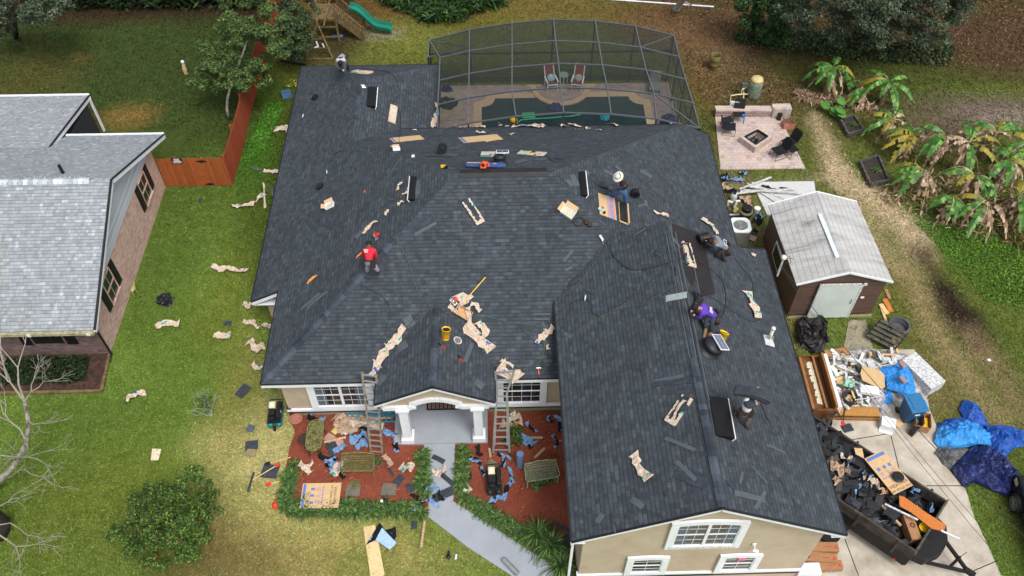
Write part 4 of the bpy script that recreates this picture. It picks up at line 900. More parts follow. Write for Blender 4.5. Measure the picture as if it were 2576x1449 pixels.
def bchair(px,py,rz,label):
    t=thing('mesh_patio_chair',label,'chair',upright(px,py,rz,.045,True),'black mesh chairs round the fire pit')
    for s in (-1,1):
        m=MB(); m.tube([(s*.28,-.32,.0),(s*.28,.34,.0),(s*.27,-.1,.38) if 0 else (s*.28,.36,.05),(s*.27,.1,.4),(s*.27,-.28,.42)],.014,6); m.build('leg',M_blackm,t)
        m=MB(); m.tube([(s*.27,-.3,.0),(s*.27,-.32,.05),(s*.27,-.3,.4)],.014,6); m.build('leg',M_blackm,t)
    m=MB()
    for i in range(8):
        y0=-.3+i*.075; z0=.42-.05*math.sin(PI*i/8); y1=y0+.075; z1=.42-.05*math.sin(PI*(i+1)/8); m.add([(-.28,y0,z0),(.28,y0,z0),(.28,y1,z1),(-.28,y1,z1),(-.28,y0,z0-.02),(.28,y0,z0-.02),(.28,y1,z1-.02),(-.28,y1,z1-.02)],[(0,1,2,3),(7,6,5,4),(0,3,7,4),(2,1,5,6)])
    m.build('seat',M_black,t)
    m=MB()
    for i in range(8):
        f=i/8; g=(i+1)/8; w0=.26+.03*math.sin(PI*f); w1=.26+.03*math.sin(PI*g) if i<7 else .2; m.add([(-w0,.29+.22*f,.42+.52*f),(w0,.29+.22*f,.42+.52*f),(w1,.29+.22*g,.42+.52*g),(-w1,.29+.22*g,.42+.52*g),(-w0,.31+.22*f,.42+.52*f),(w0,.31+.22*f,.42+.52*f),(w1,.31+.22*g,.42+.52*g),(-w1,.31+.22*g,.42+.52*g)],[(0,1,2,3),(7,6,5,4)])
    m.build('backrest',M_black,t)
bchair(1856,300,-8,'black mesh chair in front of the seat wall with blue cup'); bchair(1832,333,78,'black mesh chair left of the fire pit'); bchair(1980,372,-62,'farther black mesh chair right of the fire pit'); bchair(1955,393,-68,'nearer black mesh chair right of the fire pit')
def btable(px,py,rz,label):
    t=thing('small_mesh_table',label,'table',upright(px,py,rz,.045,True),'small black side tables on the patio')
    m=MB(); m.box(-.24,.24,-.24,.24,.4,.43); m.build('table_top',M_black,t,bevel=.02)
    for s in (-1,1): m=MB(); m.tube([(s*.22,-.2,.4),(s*.24,-.24,0),(s*.24,.24,0),(s*.22,.2,.4)],.014,6); m.build('leg',M_blackm,t)
btable(1828,317,20,'small black table between the two left patio chairs'); btable(1989,390,30,'small black table beside the right patio chairs')
t=thing('blue_cup','bright blue cup on the patio chair by the seat wall','cup',T(*P(1870,296,.5))); m=MB(); m.lathe([(.06,0),(.09,.16),(.085,.16),(.055,.02)],14); m.build('cup_wall',simple('sky_blue_plastic',lin(40,150,230)),t)
# white plastic chair behind the wall
t=thing('white_plastic_chair','white plastic chair behind the seat wall','chair',upright(1845,278,170,0,True))
m=MB(); m.box(-.24,.24,-.24,.24,.4,.43); m.build('seat',M_white,t,bevel=.02); m=MB()
for i in range(9): a_=-1+2*i/8; m.bar((a_*.26,.24-.08*a_*a_,.42),(a_*.3,.34-.1*a_*a_,.85-.1*abs(a_)),.05,.02)
m.build('backrest',M_white,t)
for x_,y_ in((-.2,-.2),(.2,-.2),(-.2,.2),(.2,.2)): m=MB(); m.bar((x_,y_,.4),(x_*1.25,y_*1.25,0),.05,.05); m.build('leg',M_white,t)
t=thing('lantern','small black lantern at the seat wall end','lantern',upright(1959,300,0,.045,True))
m=MB(); m.box(-.11,.11,-.11,.11,0,.04); m.box(-.11,.11,-.11,.11,.3,.34); m.build('case',M_black,t); m=MB(); m.box(-.08,.08,-.08,.08,.04,.3); m.build('glass',M_glass,t); m=MB(); m.tube([(-.08,0,.34),(0,0,.46),(.08,0,.34)],.01,5); m.build('handle',M_black,t)
t=thing('planter_box','terracotta planter box with dry stems beside the patio','planter',frame(1980,320,2000,318,0,True)); m=MB()
for a_ in ((-.3,.3,-.2,-.17),(-.3,.3,.17,.2)): m.box(*a_,0,.3)
m.box(-.3,-.27,-.17,.17,0,.3); m.box(.27,.3,-.17,.17,0,.3); m.box(-.27,.27,-.17,.17,0,.22); m.build('box_wall',M_terra,t)
m=MB()
for i in range(30): a_=random.uniform(-.24,.24); b2=random.uniform(-.15,.15); m.tube([(a_,b2,.2),(a_+random.uniform(-.12,.12),b2+random.uniform(-.1,.1),.45),(a_+random.uniform(-.25,.25),b2+random.uniform(-.2,.2),.65)],.008,4)
m.build('dry_stems',simple('dry_stem',lin(140,116,84)),t)
# water tank with pipes
t=thing('water_tank','mottled green pressure tank with tan top and pipes','tank',upright(1893,245,0,0,True))
m=MB(); m.lathe([(.28,0),(.34,.08),(.36,.3),(.36,.95),(.34,1.1)],24); m.build('tank_body',simple('mottled_tank',lin(120,132,110),.7,0,.4,6,.2,c2=lin(78,96,84)),t,smooth=True)
m=MB(); m.lathe([(.345,1.1),(.31,1.22),(.2,1.3),(.06,1.33),(.001,1.335)],24); m.build('dome',simple('tan_dome',lin(196,178,124),.6),t,smooth=True)
m=MB(); m.tube([(-.3,-.1,.3),(-.6,-.1,.3),(-.9,-.15,.32),(-1.25,-.2,.3),(-1.25,-.25,0)],.035,7); m.tube([(-.7,-.1,.3),(-.7,-.1,.6),(-.45,.1,.62)],.035,7); m.tube([(-.55,-.3,.0),(-.55,-.1,.3),(-.5,.2,.3)],.03,7); m.build('pipe',simple('cream_pipe',lin(208,200,150)),t)
m=MB(); m.box(-.72,-.5,-.0,.2,.5,.85); m.build('pressure_switch',M_looseg,t)
t=thing('barrel_planter','rusty metal barrel planter holding a small fern','planter',upright(1794,172,0,0,True)@RX(0))
m=MB(); m.lathe([(.27,0),(.29,.05),(.29,.3),(.305,.33),(.29,.36),(.29,.62),(.305,.65),(.29,.68),(.28,.9),(.26,.9),(.26,.6)],20,cap=False); m.build('barrel',simple('mossy_metal',lin(108,98,52),.8,0,.35,5,.3,c2=lin(74,66,44)),t,smooth=True)
m=MB(); m.lathe([(.26,.6),(.001,.62)],16,cap=False); m.build('soil',M_barkd,t)
# ---------------- wooden playset ----------------
ps=thing('playset','weathered wooden playset with stairs and tower deck','playset',T(*P(820,108)))
o0=P(820,108); 
def L_(p): return Vector(p)-o0
def pz(x,y,h): return L_(P(x,y,h))
def addbar(name,p,q,w,h,mat=M_woodold,**k): m=MB(); m.bar(p,q,w,h); return m.build(name,mat,ps,**k)
dz=1.55
x0,x1,y0,y1=-10.0,-8.0,42.35,45.4
def W(x,y,z_): return Vector((x,y,z_))-o0
for (x,y) in ((-10.05,42.4),(-8.75,42.4),(-10.05,43.6),(-8.75,43.6),(-9.6,44.7),(-7.9,44.7)): addbar('post',W(x,y,0),W(x,y,2.9 if y>44 else 2.2),.1,.1)
m=MB()
for i in range(11): m.box(-10.1,-8.7,43.55-.0+i*.14-1.2,43.67+i*.14-1.2,dz-.04,dz)
m.v=[tuple(Vector(p)-o0) for p in m.v]; m.build('deck',M_woodold,ps)
m=MB(); m.box(-9.6,-7.9,44.7,46.4,1.5,1.54); m.v=[tuple(Vector(p)-o0) for p in m.v]; m.build('tower_floor',M_woodold,ps)
m=MB(); m.box(-9.55,-8.3,44.68,44.72,1.55,2.3); m.v=[tuple(Vector(p)-o0) for p in m.v]; m.build('tower_wall',planks('cedar_boards',lin(120,92,62),lin(88,66,46),.12,'X'),ps)
for z_ in (.35,1.0,dz-.08): addbar('crossbeam',W(-10.05,42.4,z_),W(-8.75,42.4,z_),.05,.09)
# stairs going right with railings
sb=W(-7.35,42.5,.0); st=W(-8.75,42.5,dz); stb=W(-7.35,43.4,.0); stt=W(-8.75,43.4,dz)
addbar('stringer',st+Vector((0,0,-.1)),sb+Vector((.0,0,.05)),.05,.2); addbar('stringer',stt+Vector((0,0,-.1)),stb+Vector((0,0,.05)),.05,.2)
for i in range(7): f=(i+.5)/7; p=st.lerp(sb,f); addbar('tread',p,p+Vector((0,.9,0)),.24,.04)
for a,b_ in ((st,sb),(stt,stb)):
    addbar('handrail',a+Vector((0,0,.85)),b_+Vector((0,0,.85)),.09,.05)
    for i in range(13): p=a.lerp(b_,(i+.3)/13); addbar('baluster',p,p+Vector((0,0,.85)),.04,.035)
    addbar('newel_post',b_,b_+Vector((0,0,.95)),.09,.09)
addbar('ladder_rail',W(-10.1,42.4,2.25),W(-10.1,44.0,2.35),.07,.05); addbar('ladder_rail',W(-9.3,41.6,1.6),W(-9.0,43.4,2.3),.07,.05); addbar('guard_rail',W(-8.3,44.6,2.35),W(-7.5,44.6,2.35),.06,.1); addbar('guard_rail',W(-8.3,44.6,1.6),W(-7.5,44.6,1.6),.06,.1)
for i in range(8): addbar('baluster',W(-8.3+i*.1,44.6,1.6),W(-8.3+i*.1,44.6,2.3),.03,.03,M_black)
# swing A-frame
addbar('swing_leg',W(-9.7,41.9,1.6),W(-10.5,40.75,0),.08,.08); addbar('swing_leg',W(-9.7,41.9,1.6),W(-8.95,40.75,0),.08,.08); addbar('swing_sill',W(-10.5,40.75,.05),W(-8.9,40.75,.05),.09,.09); addbar('swing_beam',W(-9.7,41.9,1.6),W(-9.9,43.6,2.2),.1,.12)
for i in range(3): addbar('swing_rung',W(-10.15+.12*i,41.2+.28*i,.45+.4*i),W(-9.28-.12*i,41.2+.28*i,.45+.4*i),.05,.05)
# slide
sl_=thing('playground_slide','green wavy plastic slide beside the wooden playset','slide',T(*P(984,80)))
o1=P(984,80); a=P(880,28,1.35) ; bq=P(986,80,.12)
pts=[]
for i in range(21):
    f=i/20; p=a.lerp(bq,f); p.z=1.45*(1-f)+.1+ .16*math.sin(f*2*PI*1.25) ; pts.append(p-o1)
m=MB(); prev=None
d=(bq-a); d.z=0; d.normalize(); s=Vector((-d.y,d.x,0))
prof=[(-.3,.2),(-.27,.2),(-.22,.02),(0,-.02),(.22,.02),(.27,.2),(.3,.2),(.3,.12),(.25,-.06),(0,-.1),(-.25,-.06),(-.3,.12)]
V=[];Fs=[]
for i,p in enumerate(pts):
    for (u,w) in prof: V.append(p+s*u+Vector((0,0,w)))
n=len(prof)
for i in range(20):
    for k in range(n): Fs.append((i*n+k,i*n+(k+1)%n,(i+1)*n+(k+1)%n,(i+1)*n+k))
Fs.append(tuple(range(n))); Fs.append(tuple(20*n+k for k in range(n-1,-1,-1))); m.add(V,Fs); m.build('chute',M_green,sl_,smooth=False)
# ---------------- vegetation ----------------
rng=np.random.default_rng(5)
def leafcloud(centers,radii,n,size,flat=.6,droop=0.0,aspect=2.2):
    """n leaf quads around clump centres; each leaf a separate bent quad (two triangles pairs)"""
    C=np.array(centers,float); R=np.array(radii,float)
    if R.ndim==1: R=np.stack([R,R,R*.8],1)
    w=R.prod(1)**(2/3); k=rng.choice(len(C),n,p=w/w.sum())
    d=rng.normal(size=(n,3)); d/=np.linalg.norm(d,axis=1)[:,None]; rr=rng.random(n)**.45
    pos=C[k]+d*rr[:,None]*R[k]
    nor=d*(1-flat)+np.array([0,0,flat])+rng.normal(size=(n,3))*.35; nor/=np.linalg.norm(nor,axis=1)[:,None]
    t=rng.normal(size=(n,3)); t[:,2]-=droop; t-=nor*(t*nor).sum(1)[:,None]; t/=np.linalg.norm(t,axis=1)[:,None]; b=np.cross(nor,t)
    s=size*(.6+.8*rng.random(n)); L=t*s[:,None]; B=b*(s/aspect)[:,None]
    V=np.stack([pos-L*.5,pos+B*.5,pos+L*.5-nor*(s*.12)[:,None],pos-B*.5],1).reshape(-1,3)
    Q=np.arange(4*n).reshape(-1,4); return V,Q
def crown_clumps(ells,n,r0,r1):
    cs=[];rs=[]
    tot=sum(e[1][0]*e[1][1] for e in ells)
    for c,r in ells:
        m=max(2,int(n*r[0]*r[1]/tot))
        for _ in range(m):
            d=rng.normal(size=3); d/=np.linalg.norm(d); q=.55+.45*rng.random()
            cs.append(np.array(c)+d*np.array(r)*q); s=r0+(r1-r0)*rng.random(); rs.append([s,s,s*.65])
    return cs,rs
def tree(name,label,cat,base,trunk,ells,nclump,cr,nleaf,size,mat,bark,tr=.16,group=None,limbs=True,flat=.55,droop=0):
    """base: foot point; trunk: list of points; ells: crown ellipsoids (centre, radii) in world space"""
    base=Vector(base); t=thing(name,label,cat,T(*base),group)
    m=MB(); pts=[Vector(p)-base for p in trunk]; n=len(pts); m.tube(pts,[tr*(1-.55*i/(n-1)) for i in range(n)],9)
    if limbs:
        for c,r in ells:
            for _ in range(4):
                a=pts[random.randrange(max(1,n//2),n)] if n>2 else pts[-1]; e=Vector(c)-base+Vector([random.uniform(-.7,.7)*x for x in r]); mid=a.lerp(e,.5)+Vector([random.uniform(-.2,.2) for _ in range(3)])
                m.tube([a,mid,e],[tr*.42,tr*.25,.012],6)
    m.build('trunk',bark,t,smooth=True)
    cs,rs=crown_clumps(ells,nclump,*cr); V,Q=leafcloud(cs,rs,nleaf,size,flat,droop); V-=np.array(base)
    fastmesh('crown',V,Q,mat,t); return t
def h3(x,y,h): p=P(x,y,h); return (p.x,p.y,p.z)
# tree over the fence
tree('shade_tree','leafy green tree leaning over the red fence from the back lawn','tree',h3(578,303,0),[h3(578,303,0),h3(571,275,.8),h3(572,250,1.3),h3(580,215,2.2),h3(605,150,3.2),h3(630,80,4.2)],
 [(h3(600,150,3.2),(1.9,1.7,1.0)),(h3(650,120,4.0),(1.7,1.4,1.0)),(h3(560,190,2.8),(1.2,1.1,.6)),(h3(630,45,4.6),(2.0,1.6,1.2)),(h3(660,185,3.0),(.8,.8,.5)),(h3(600,-30,5),(2.2,2,1.3)),(h3(520,215,2.2),(.9,.8,.4)),(h3(688,90,3.6),(.8,.8,.6)),(h3(560,130,3),(1.4,1.3,.6)),(h3(620,215,2.4),(1.1,.7,.4)),(h3(545,165,2.6),(1,1,.4)),(h3(650,60,4.8),(1.4,1.2,.5))],160,(.2,.42),33000,.13,M_lfA,M_barkl,.09,limbs=False)
tree('shade_tree','dark evergreen tree between the red fence and the playset','tree',h3(735,150,0),[h3(735,150,0),h3(738,110,1.4),h3(742,60,2.6)],
 [(h3(742,85,2.8),(1.1,1.1,1.0)),(h3(725,45,3.2),(1.0,1.0,.9)),(h3(755,120,1.6),(.7,.8,.6)),(h3(715,100,2.2),(.8,.8,.6)),(h3(745,5,3.6),(1.2,1.0,1.0))],80,(.2,.42),14000,.13,M_lfB,M_bark,.14)
tree('shade_tree','blue green tree crown entering the upper left corner','tree',h3(40,95,0),[h3(40,95,0),h3(35,40,2.2),h3(20,-40,4.5)],
 [(h3(15,10,3.8),(1.6,1.4,.9)),(h3(95,15,4),(1.3,1.1,.6)),(h3(30,45,2.4),(.8,.7,.4)),(h3(120,0,3.6),(1.4,1,.5)),(h3(5,70,2),(.7,.8,.5))],70,(.22,.5),13000,.15,M_lfC,M_bark,.16)
# oaks at the upper right
tree('oak_tree','wide grey green oak crown covering the upper right yard','tree',h3(2180,95,0),[h3(2180,95,0),h3(2180,10,3),h3(2200,-80,5.5)],
 [(h3(2060,25,4),(2.2,1.5,1.2)),(h3(2200,20,4.6),(2.6,1.6,1.3)),(h3(2330,20,4),(2.2,1.5,1.2)),(h3(2230,75,2.6),(1.8,1.0,.7)),(h3(2345,85,2.0),(1.2,.9,.5)),(h3(2130,80,2.0),(1.4,.9,.6)),(h3(2200,-60,6),(4,2.4,1.6)),(h3(2420,-20,5),(2,1.5,1))],170,(.3,.62),42000,.15,M_lfC,M_bark,.3,droop=.3)
tree('oak_tree','dark green leafy tree left of the wide oak crown','tree',h3(1905,60,0),[h3(1905,60,0),h3(1900,0,2),h3(1900,-70,4)],
 [(h3(1920,40,2),(1.5,1.1,1.1)),(h3(1970,70,1.4),(1.5,1.0,.8)),(h3(1880,75,.8),(.9,.8,.6)),(h3(1990,10,3.2),(1.6,1.2,1)),(h3(1890,-30,3.5),(1.7,1.2,1.2))],70,(.25,.5),14000,.16,M_fern,M_bark,.2)
t=thing('tree_trunk','pale lichen covered tree trunk cut by the top edge','tree',T(*P(1702,24)))
o=P(1702,24); m=MB(); m.tube([P(1700,27,0)-o,P(1703,20,.25)-o,P(1712,8,.8)-o,P(1730,-20,2.2)-o,P(1760,-70,4)-o],[.26,.2,.17,.16,.14],10); m.build('trunk',M_barkl,t,smooth=True)
m=MB(); m.tube([P(1720,5,.9)-o,P(1738,12,.9)-o,P(1752,-12,1.8)-o],[.06,.05,.03],6); m.build('branch',M_barkl,t)
# undergrowth masses along the top edge (nobody could count these)
def mass(name,label,cat,pts,hh,n,size,mat,aspect=4,up_=.9):
    """blade clumps filling a ground polygon given by pixels"""
    L=[tuple(P(*q)[:2]) for q in pts]; xs=[a for a,_ in L]; ys=[b for _,b in L]; C=[]
    while len(C)<n:
        a=random.uniform(min(xs),max(xs)); b=random.uniform(min(ys),max(ys))
        if inside(L,a,b): C.append((a,b))
    C=np.array(C); z_=np.abs(rng.random(n))**.7*hh*(.6+.4*np.array([noise.noise(Vector((a*.9,b*.9,0))) for a,b in C])*2); z_=np.clip(z_,.02,None)
    pos=np.stack([C[:,0],C[:,1],z_],1); t=rng.normal(size=(n,3)); t[:,2]=np.abs(t[:,2])*up_; t/=np.linalg.norm(t,axis=1)[:,None]
    side=np.cross(t,rng.normal(size=(n,3))); side/=np.linalg.norm(side,axis=1)[:,None]; s=size*(.6+.8*rng.random(n))
    tip=pos+t*s[:,None]; tip[:,2]-=s*.25; mid=pos+t*(s*.5)[:,None]
    V=np.stack([pos,mid+side*(s/aspect/2)[:,None],tip,mid-side*(s/aspect/2)[:,None]],1).reshape(-1,3)
    c=V.mean(0); c[2]=0; o=fastmesh(name,V-c,np.arange(4*n).reshape(-1,4),mat,None,T(*c)); return tag(o,label,cat,None,'stuff')
mass('undergrowth','dark fern undergrowth behind the left back lawn','undergrowth',[(90,28),(700,26),(700,-60),(60,-60)],1.6,14000,.5,M_ferndk)
mass('undergrowth','tall dark thicket behind the left fern row','undergrowth',[(-80,-20),(1250,-14),(1250,-110),(-80,-110)],3.2,12000,.6,M_ferndk)
mass('ferns','bright green sword ferns at the top middle of the yard','ferns',[(1035,40),(1070,58),(1140,62),(1200,35),(1270,12),(1250,-40),(1000,-40),(960,10)],.8,7000,.55,M_fern,5)
mass('ground_cover','light green creeping plants along the fence foot','ground cover',[(672,262),(712,262),(690,330),(650,390),(612,420),(640,340)],.12,5000,.12,leafm('bright_clover',[(0,lin(50,96,26)),(1,lin(96,150,44))]),1.6)
mass('ground_cover','shaded green weeds beneath the upper right oaks','ground cover',[(1850,110),(1900,60),(2100,90),(2400,120),(2380,170),(2100,150),(1950,130)],.35,5000,.2,M_lfB,2)
mass('dry_grass','tall dry grass at the right edge below the banana clump','dry grass',[(2500,575),(2576,520),(2640,560),(2620,640),(2540,620)],.8,3000,.5,M_grassd,12,2)
mass('ground_cover','bright green weeds in the right yard','ground cover',[(2300,560),(2400,570),(2560,620),(2590,780),(2480,760),(2400,660)],.1,6000,.1,leafm('weed_leaves',[(0,lin(60,100,30)),(1,lin(110,150,48))]),1.8)
mass('leaf_litter','brown fallen leaves scattered over the upper right yard','leaf litter',[(1650,40),(1850,120),(2400,170),(2640,160),(2640,-20),(2420,-30),(1700,-20)],.04,9000,.12,leafm('fallen_leaves',[(0,lin(82,58,44)),(.6,lin(118,88,66)),(1,lin(156,128,100))],.9),1.7,.2)
mass('leaf_litter','brown fallen leaves beside the pool cage','leaf litter',[(1720,120),(1900,150),(2030,240),(1990,262),(1780,260),(1740,180)],.03,4000,.1,leafm('fallen_leaves_b',[(0,lin(92,70,48)),(.6,lin(128,98,70)),(1,lin(160,134,100))],.9),1.7,.2)
def lawnblades(n,size,y0,y1,label):
    X=rng.uniform(-33,36,n*2); Y=rng.uniform(y0,y1,n*2); ok=np.ones(n*2,bool)
    hw=Y*.5+13; ok&=(np.abs(X)<hw)
    rects=[(-40,-15.8,20.8,35),(-8.2,10.1,17.6,31.1),(-9.4,-3,21.8,37),(2.4,10.1,10.8,22),(-3.4,9.5,30.5,38.2),(12.1,15.8,21.9,26.5),(11.2,15.3,31.1,36.2),(-4.1,-.5,16.2,18)]
    for a,b,c,d in rects: ok&=~((X>a)&(X<b)&(Y>c)&(Y<d))
    polys=[[(2060,1040),(2052,960),(2088,880),(2300,880),(2325,960),(2337,1029),(2357,1076),(2361,1153),(2429,1233),(2449,1299),(2489,1383),(2522,1460),(2560,1700),(1500,1700),(1960,1340)],[(728,1040),(1450,1040),(1460,1500),(1420,1500),(1288,1440),(1177,1378),(1078,1302),(722,1303),(716,1200),(742,1090)],[(0,880),(277,890),(256,986),(-60,995)],[(1890,460),(2047,458),(2052,490),(1985,545),(1930,543)],[(1146,1262),(1540,1540),(1277,1449),(1080,1300)]]
    Lq=[[tuple(P(*q)[:2]) for q in L] for L in polys]
    idx=np.nonzero(ok)[0][:n]; idx=np.array([i for i in idx if not any(inside(L,X[i],Y[i]) for L in Lq)])
    X=X[idx];Y=Y[idx];k=len(X)
    xs,ys=ground.xs,ground.ys; ix=np.clip(np.searchsorted(xs,X+rng.normal(size=k)*.22)-1,0,len(xs)-1); iy=np.clip(np.searchsorted(ys,Y+rng.normal(size=k)*.22)-1,0,len(ys)-1)
    C=ground.base[iy,ix]*(.6+.75*rng.random((k,1)))*(1+.09*rng.normal(size=(k,3)))
    pos=np.stack([X,Y,np.full(k,.004)],1); t=rng.normal(size=(k,3)); t[:,2]=np.abs(t[:,2])*.55+.12; t/=np.linalg.norm(t,axis=1)[:,None]; sd=np.cross(t,rng.normal(size=(k,3))); sd/=np.linalg.norm(sd,axis=1)[:,None]
    s_=size*(.5+rng.random(k)); tip=pos+t*s_[:,None]; mid=pos+t*(s_*.5)[:,None]+np.array([0,0,.01]); w=sd*(s_*.16)[:,None]
    V=np.stack([pos,mid+w,tip,mid-w],1).reshape(-1,3); o=fastmesh('grass',V,np.arange(4*k).reshape(-1,4),M_blade); at_=o.data.color_attributes.new('Col','FLOAT_COLOR','POINT')
    at_.data.foreach_set('color',np.repeat(np.concatenate([np.clip(C,0,1),np.ones((k,1))],1),4,0).astype(np.float32).ravel()); tag(o,label,'grass',None,'stuff')
M_chip=leafm('bark_chips',[(0,lin(84,40,30)),(.5,lin(146,72,52)),(.85,lin(178,102,76)),(1,lin(210,156,126))],.95)
_b=N('grass_blades',.8,0,.2); _c=_b.n('VertexColor'); _c.layer_name='Col'; _b.l(_c.outputs[0],_b.b.inputs['Base Color']); M_blade=_b.m
lawnblades(270000,.085,9.5,27,'mown grass of the front lawn and side yards'); lawnblades(160000,.13,27,52,'mown grass and litter of the rear yards')
mass('mulch_chips','red bark chips covering the left front bed','mulch',[(735,1052),(1060,1052),(1075,1290),(730,1290),(722,1200),(745,1090)],.06,15000,.1,M_chip,3,.12)
mass('mulch_chips','red bark chips covering the right front bed','mulch',[(1150,1052),(1450,1045),(1455,1440),(1375,1400),(1195,1290),(1150,1250)],.06,16000,.1,M_chip,3,.12)
mass('low_shrubs','low dark shrubs in the bed before the brick house','shrubs',[(20,905),(225,905),(215,965),(10,970)],.5,5000,.13,M_ferndk,2)
# big flowering shrub in the front lawn
o=P(425,1345)
tree('large_shrub','large round green shrub with small red blossoms on the front lawn','shrub',o,[o,o+Vector((0,0,.5)),o+Vector((.05,.1,1.0))],
 [(h3(430,1290,1.0),(1.55,1.2,.75)),(h3(480,1225,1.5),(.8,.6,.45)),(h3(345,1330,.9),(.8,.8,.55)),(h3(420,1390,.6),(1.0,.5,.4)),(h3(520,1270,.9),(.55,.6,.45)),(h3(500,1330,.6),(.6,.5,.4)),(h3(370,1255,1.1),(.7,.5,.45)),(h3(430,1310,1.3),(.9,.7,.3)),(h3(440,1330,.9),(1.1,.9,.4))],230,(.14,.28),26000,.1,M_lfD,M_bark,.07,limbs=False)
m=MB()
for _ in range(12):
    a=random.uniform(0,6.28); r=random.random()**.5*1.35; c=h3(430+0,1300,1.6); m.ball((c[0]-o.x+r*math.cos(a),c[1]-o.y+r*math.sin(a)*.9,1.45-.45*r*r*.6+random.uniform(-.1,.1)),.03,5)
sb_=[x for x in col.objects if x.name=='large_shrub'][0]; m.build('blossoms',simple('red_blossom',lin(170,40,36)),sb_)
# sparse lichen shrub
def twigtree(name,label,cat,foot,segs,mat,spread=.5,depth=3,r0=.02,group=None,seed=1,up_=.4):
    random.seed(seed); t=thing(name,label,cat,T(*foot),group); m=MB(); tips=[]
    def grow(p,d,L,r,k):
        q=p+d*L; mid=p.lerp(q,.5)+Vector([random.uniform(-.08,.08)*L for _ in range(3)]); m.tube([p,mid,q],[r,r*.8,r*.6],5,cap=False)
        if k<=0: tips.append(q); return
        for _ in range(random.choice((2,2,3))):
            nd=(d+Vector([random.uniform(-spread,spread) for _ in range(3)])+Vector((0,0,up_*.3))).normalized(); grow(q,nd,L*random.uniform(.6,.85),r*.62,k-1)
    for (a,b,r,L,k) in segs:
        grow(Vector(a),Vector(b).normalized(),L,r,k)
    m.build('branches',mat,t); return t,tips
f=P(533,1045); twigtree('lichen_shrub','sparse grey lichen covered shrub on the front lawn','shrub',f,[((0,0,0),(-.5,.2,.8),.022,.42,4),((0,0,0),(-.2,.6,.7),.022,.4,4),((0,0,0),(.2,.2,1),.02,.4,4),((0,0,0),(-.8,-.1,.5),.018,.35,3)],simple('lichen_twigs',lin(150,160,146),.9,0,.2,9,.2),.75,3,seed=4)
V,Q=leafcloud([(-.1,.2,.7),(.0,.0,.5),(-.3,.3,.6)],[.35,.25,.25],160,.1); fastmesh('leaves',V,Q,M_lfA,[x for x in col.objects if x.name=='lichen_shrub'][0])
# bare crape myrtle on the left edge
random.seed(11)
base=P(-30,1250); t=thing('bare_tree','leafless grey branching tree at the left edge of the lawn','tree',T(*base)); m=MB()
main=[P(-40,1260,0),P(-5,1212,.7),P(35,1172,1.5),P(68,1112,2.4),P(72,1060,3.2),P(62,1010,3.9)]
m.tube([p-base for p in main],[.13,.12,.1,.085,.075,.06],9); m.build('trunk',M_barkd if 0 else simple('lichen_patch_bark',lin(150,146,132),.9,0,.5,4,.6,c2=lin(56,48,42)),t,smooth=True)
m=MB()
def gb(p,d,L,r,k,sp=.55):
    q=p+d*L; mid=p.lerp(q,.5)+Vector([random.uniform(-.1,.1)*L for _ in range(3)]); m.tube([p-base,mid-base,q-base],[r,r*.85,r*.65],5,cap=False)
    if k<=0: return
    for _ in range(random.choice((2,3))):
        gb(q,(d+Vector([random.uniform(-sp,sp) for _ in range(2)]+[random.uniform(-.35,.45)])).normalized(),L*random.uniform(.62,.88),max(.006,r*.6),k-1,sp)
def seg(a,b,r,k): 
    d=(b-a); gb(a,d.normalized(),d.length,r,k)
A_=main[-1]; B_=main[-2]; C_=main[-3]
seg(A_,P(28,965,4.6),.04,4); seg(A_,P(78,985,4.5),.035,4); seg(B_,P(98,1065,3.6),.03,3); seg(A_,P(45,925,4.8),.035,3); seg(C_,P(25,1060,3.2),.035,3); seg(C_,P(60,1140,2.8),.025,3); seg(main[1],P(40,1190,1.6),.02,2)
seg(P(0,1320,1.5),P(50,1330,1.9),.025,3); seg(P(-20,1285,1.5),P(20,1262,2.2),.03,3); seg(P(-10,1340,1.4),P(40,1375,1.6),.03,3); seg(P(0,1145,2.2),P(70,1150,2.6),.025,3); seg(P(20,960,4.6),P(0,840,5.6),.03,3); seg(P(60,1180,2.0),P(110,1200,2.2),.015,2)
m.build('branches',simple('grey_bare_twigs',lin(150,144,130),.9),t)
t=thing('tree_trunk','thick dark tree trunk at the lower left edge','tree',T(*P(-4,1345))); m=MB(); oo=P(-4,1345); m.tube([Vector((0,0,0)),P(2,1315,.5)-oo,P(-30,1285,1.6)-oo,P(-60,1240,3)-oo],[.36,.3,.25,.2],12); m.build('trunk',M_barkd,t,smooth=True)
# liriope clumps edging the beds: one clump, copied
def clump(nb,h,r,seed,mat,w=.018):
    rg=np.random.default_rng(seed); V=[];Q=[]
    for i in range(nb):
        a=rg.random()*6.283; rr=rg.random()*r*.35; L=h*(.7+.6*rg.random()); out=.25+.75*rg.random(); d=np.array([math.cos(a),math.sin(a),0]); s=np.array([-d[1],d[0],0])*w; p=d*rr
        for k in range(4):
            f=k/3; c=p+d*(L*out*f*1.1)+np.array([0,0,L*(f*1.25-f*f*(.55+.8*out))]); ww=s*(1-f*.85); V+= [c-ww,c+ww]
        b=i*8; Q+=[[b,b+1,b+3,b+2],[b+2,b+3,b+5,b+4],[b+4,b+5,b+7,b+6]]
    return np.array(V),np.array(Q)
protos=[]
for s_ in range(4):
    V,Q=clump(150,.34,.3,s_,M_lir); V[:,2]=np.maximum(V[:,2],.01)
    protos.append((V,Q))
cl=[]
def row(a,b,n,jit=4):
    for i in range(n):
        f=(i+.5)/n; cl.append((a[0]+(b[0]-a[0])*f+random.uniform(-jit,jit),a[1]+(b[1]-a[1])*f+random.uniform(-jit,jit)))
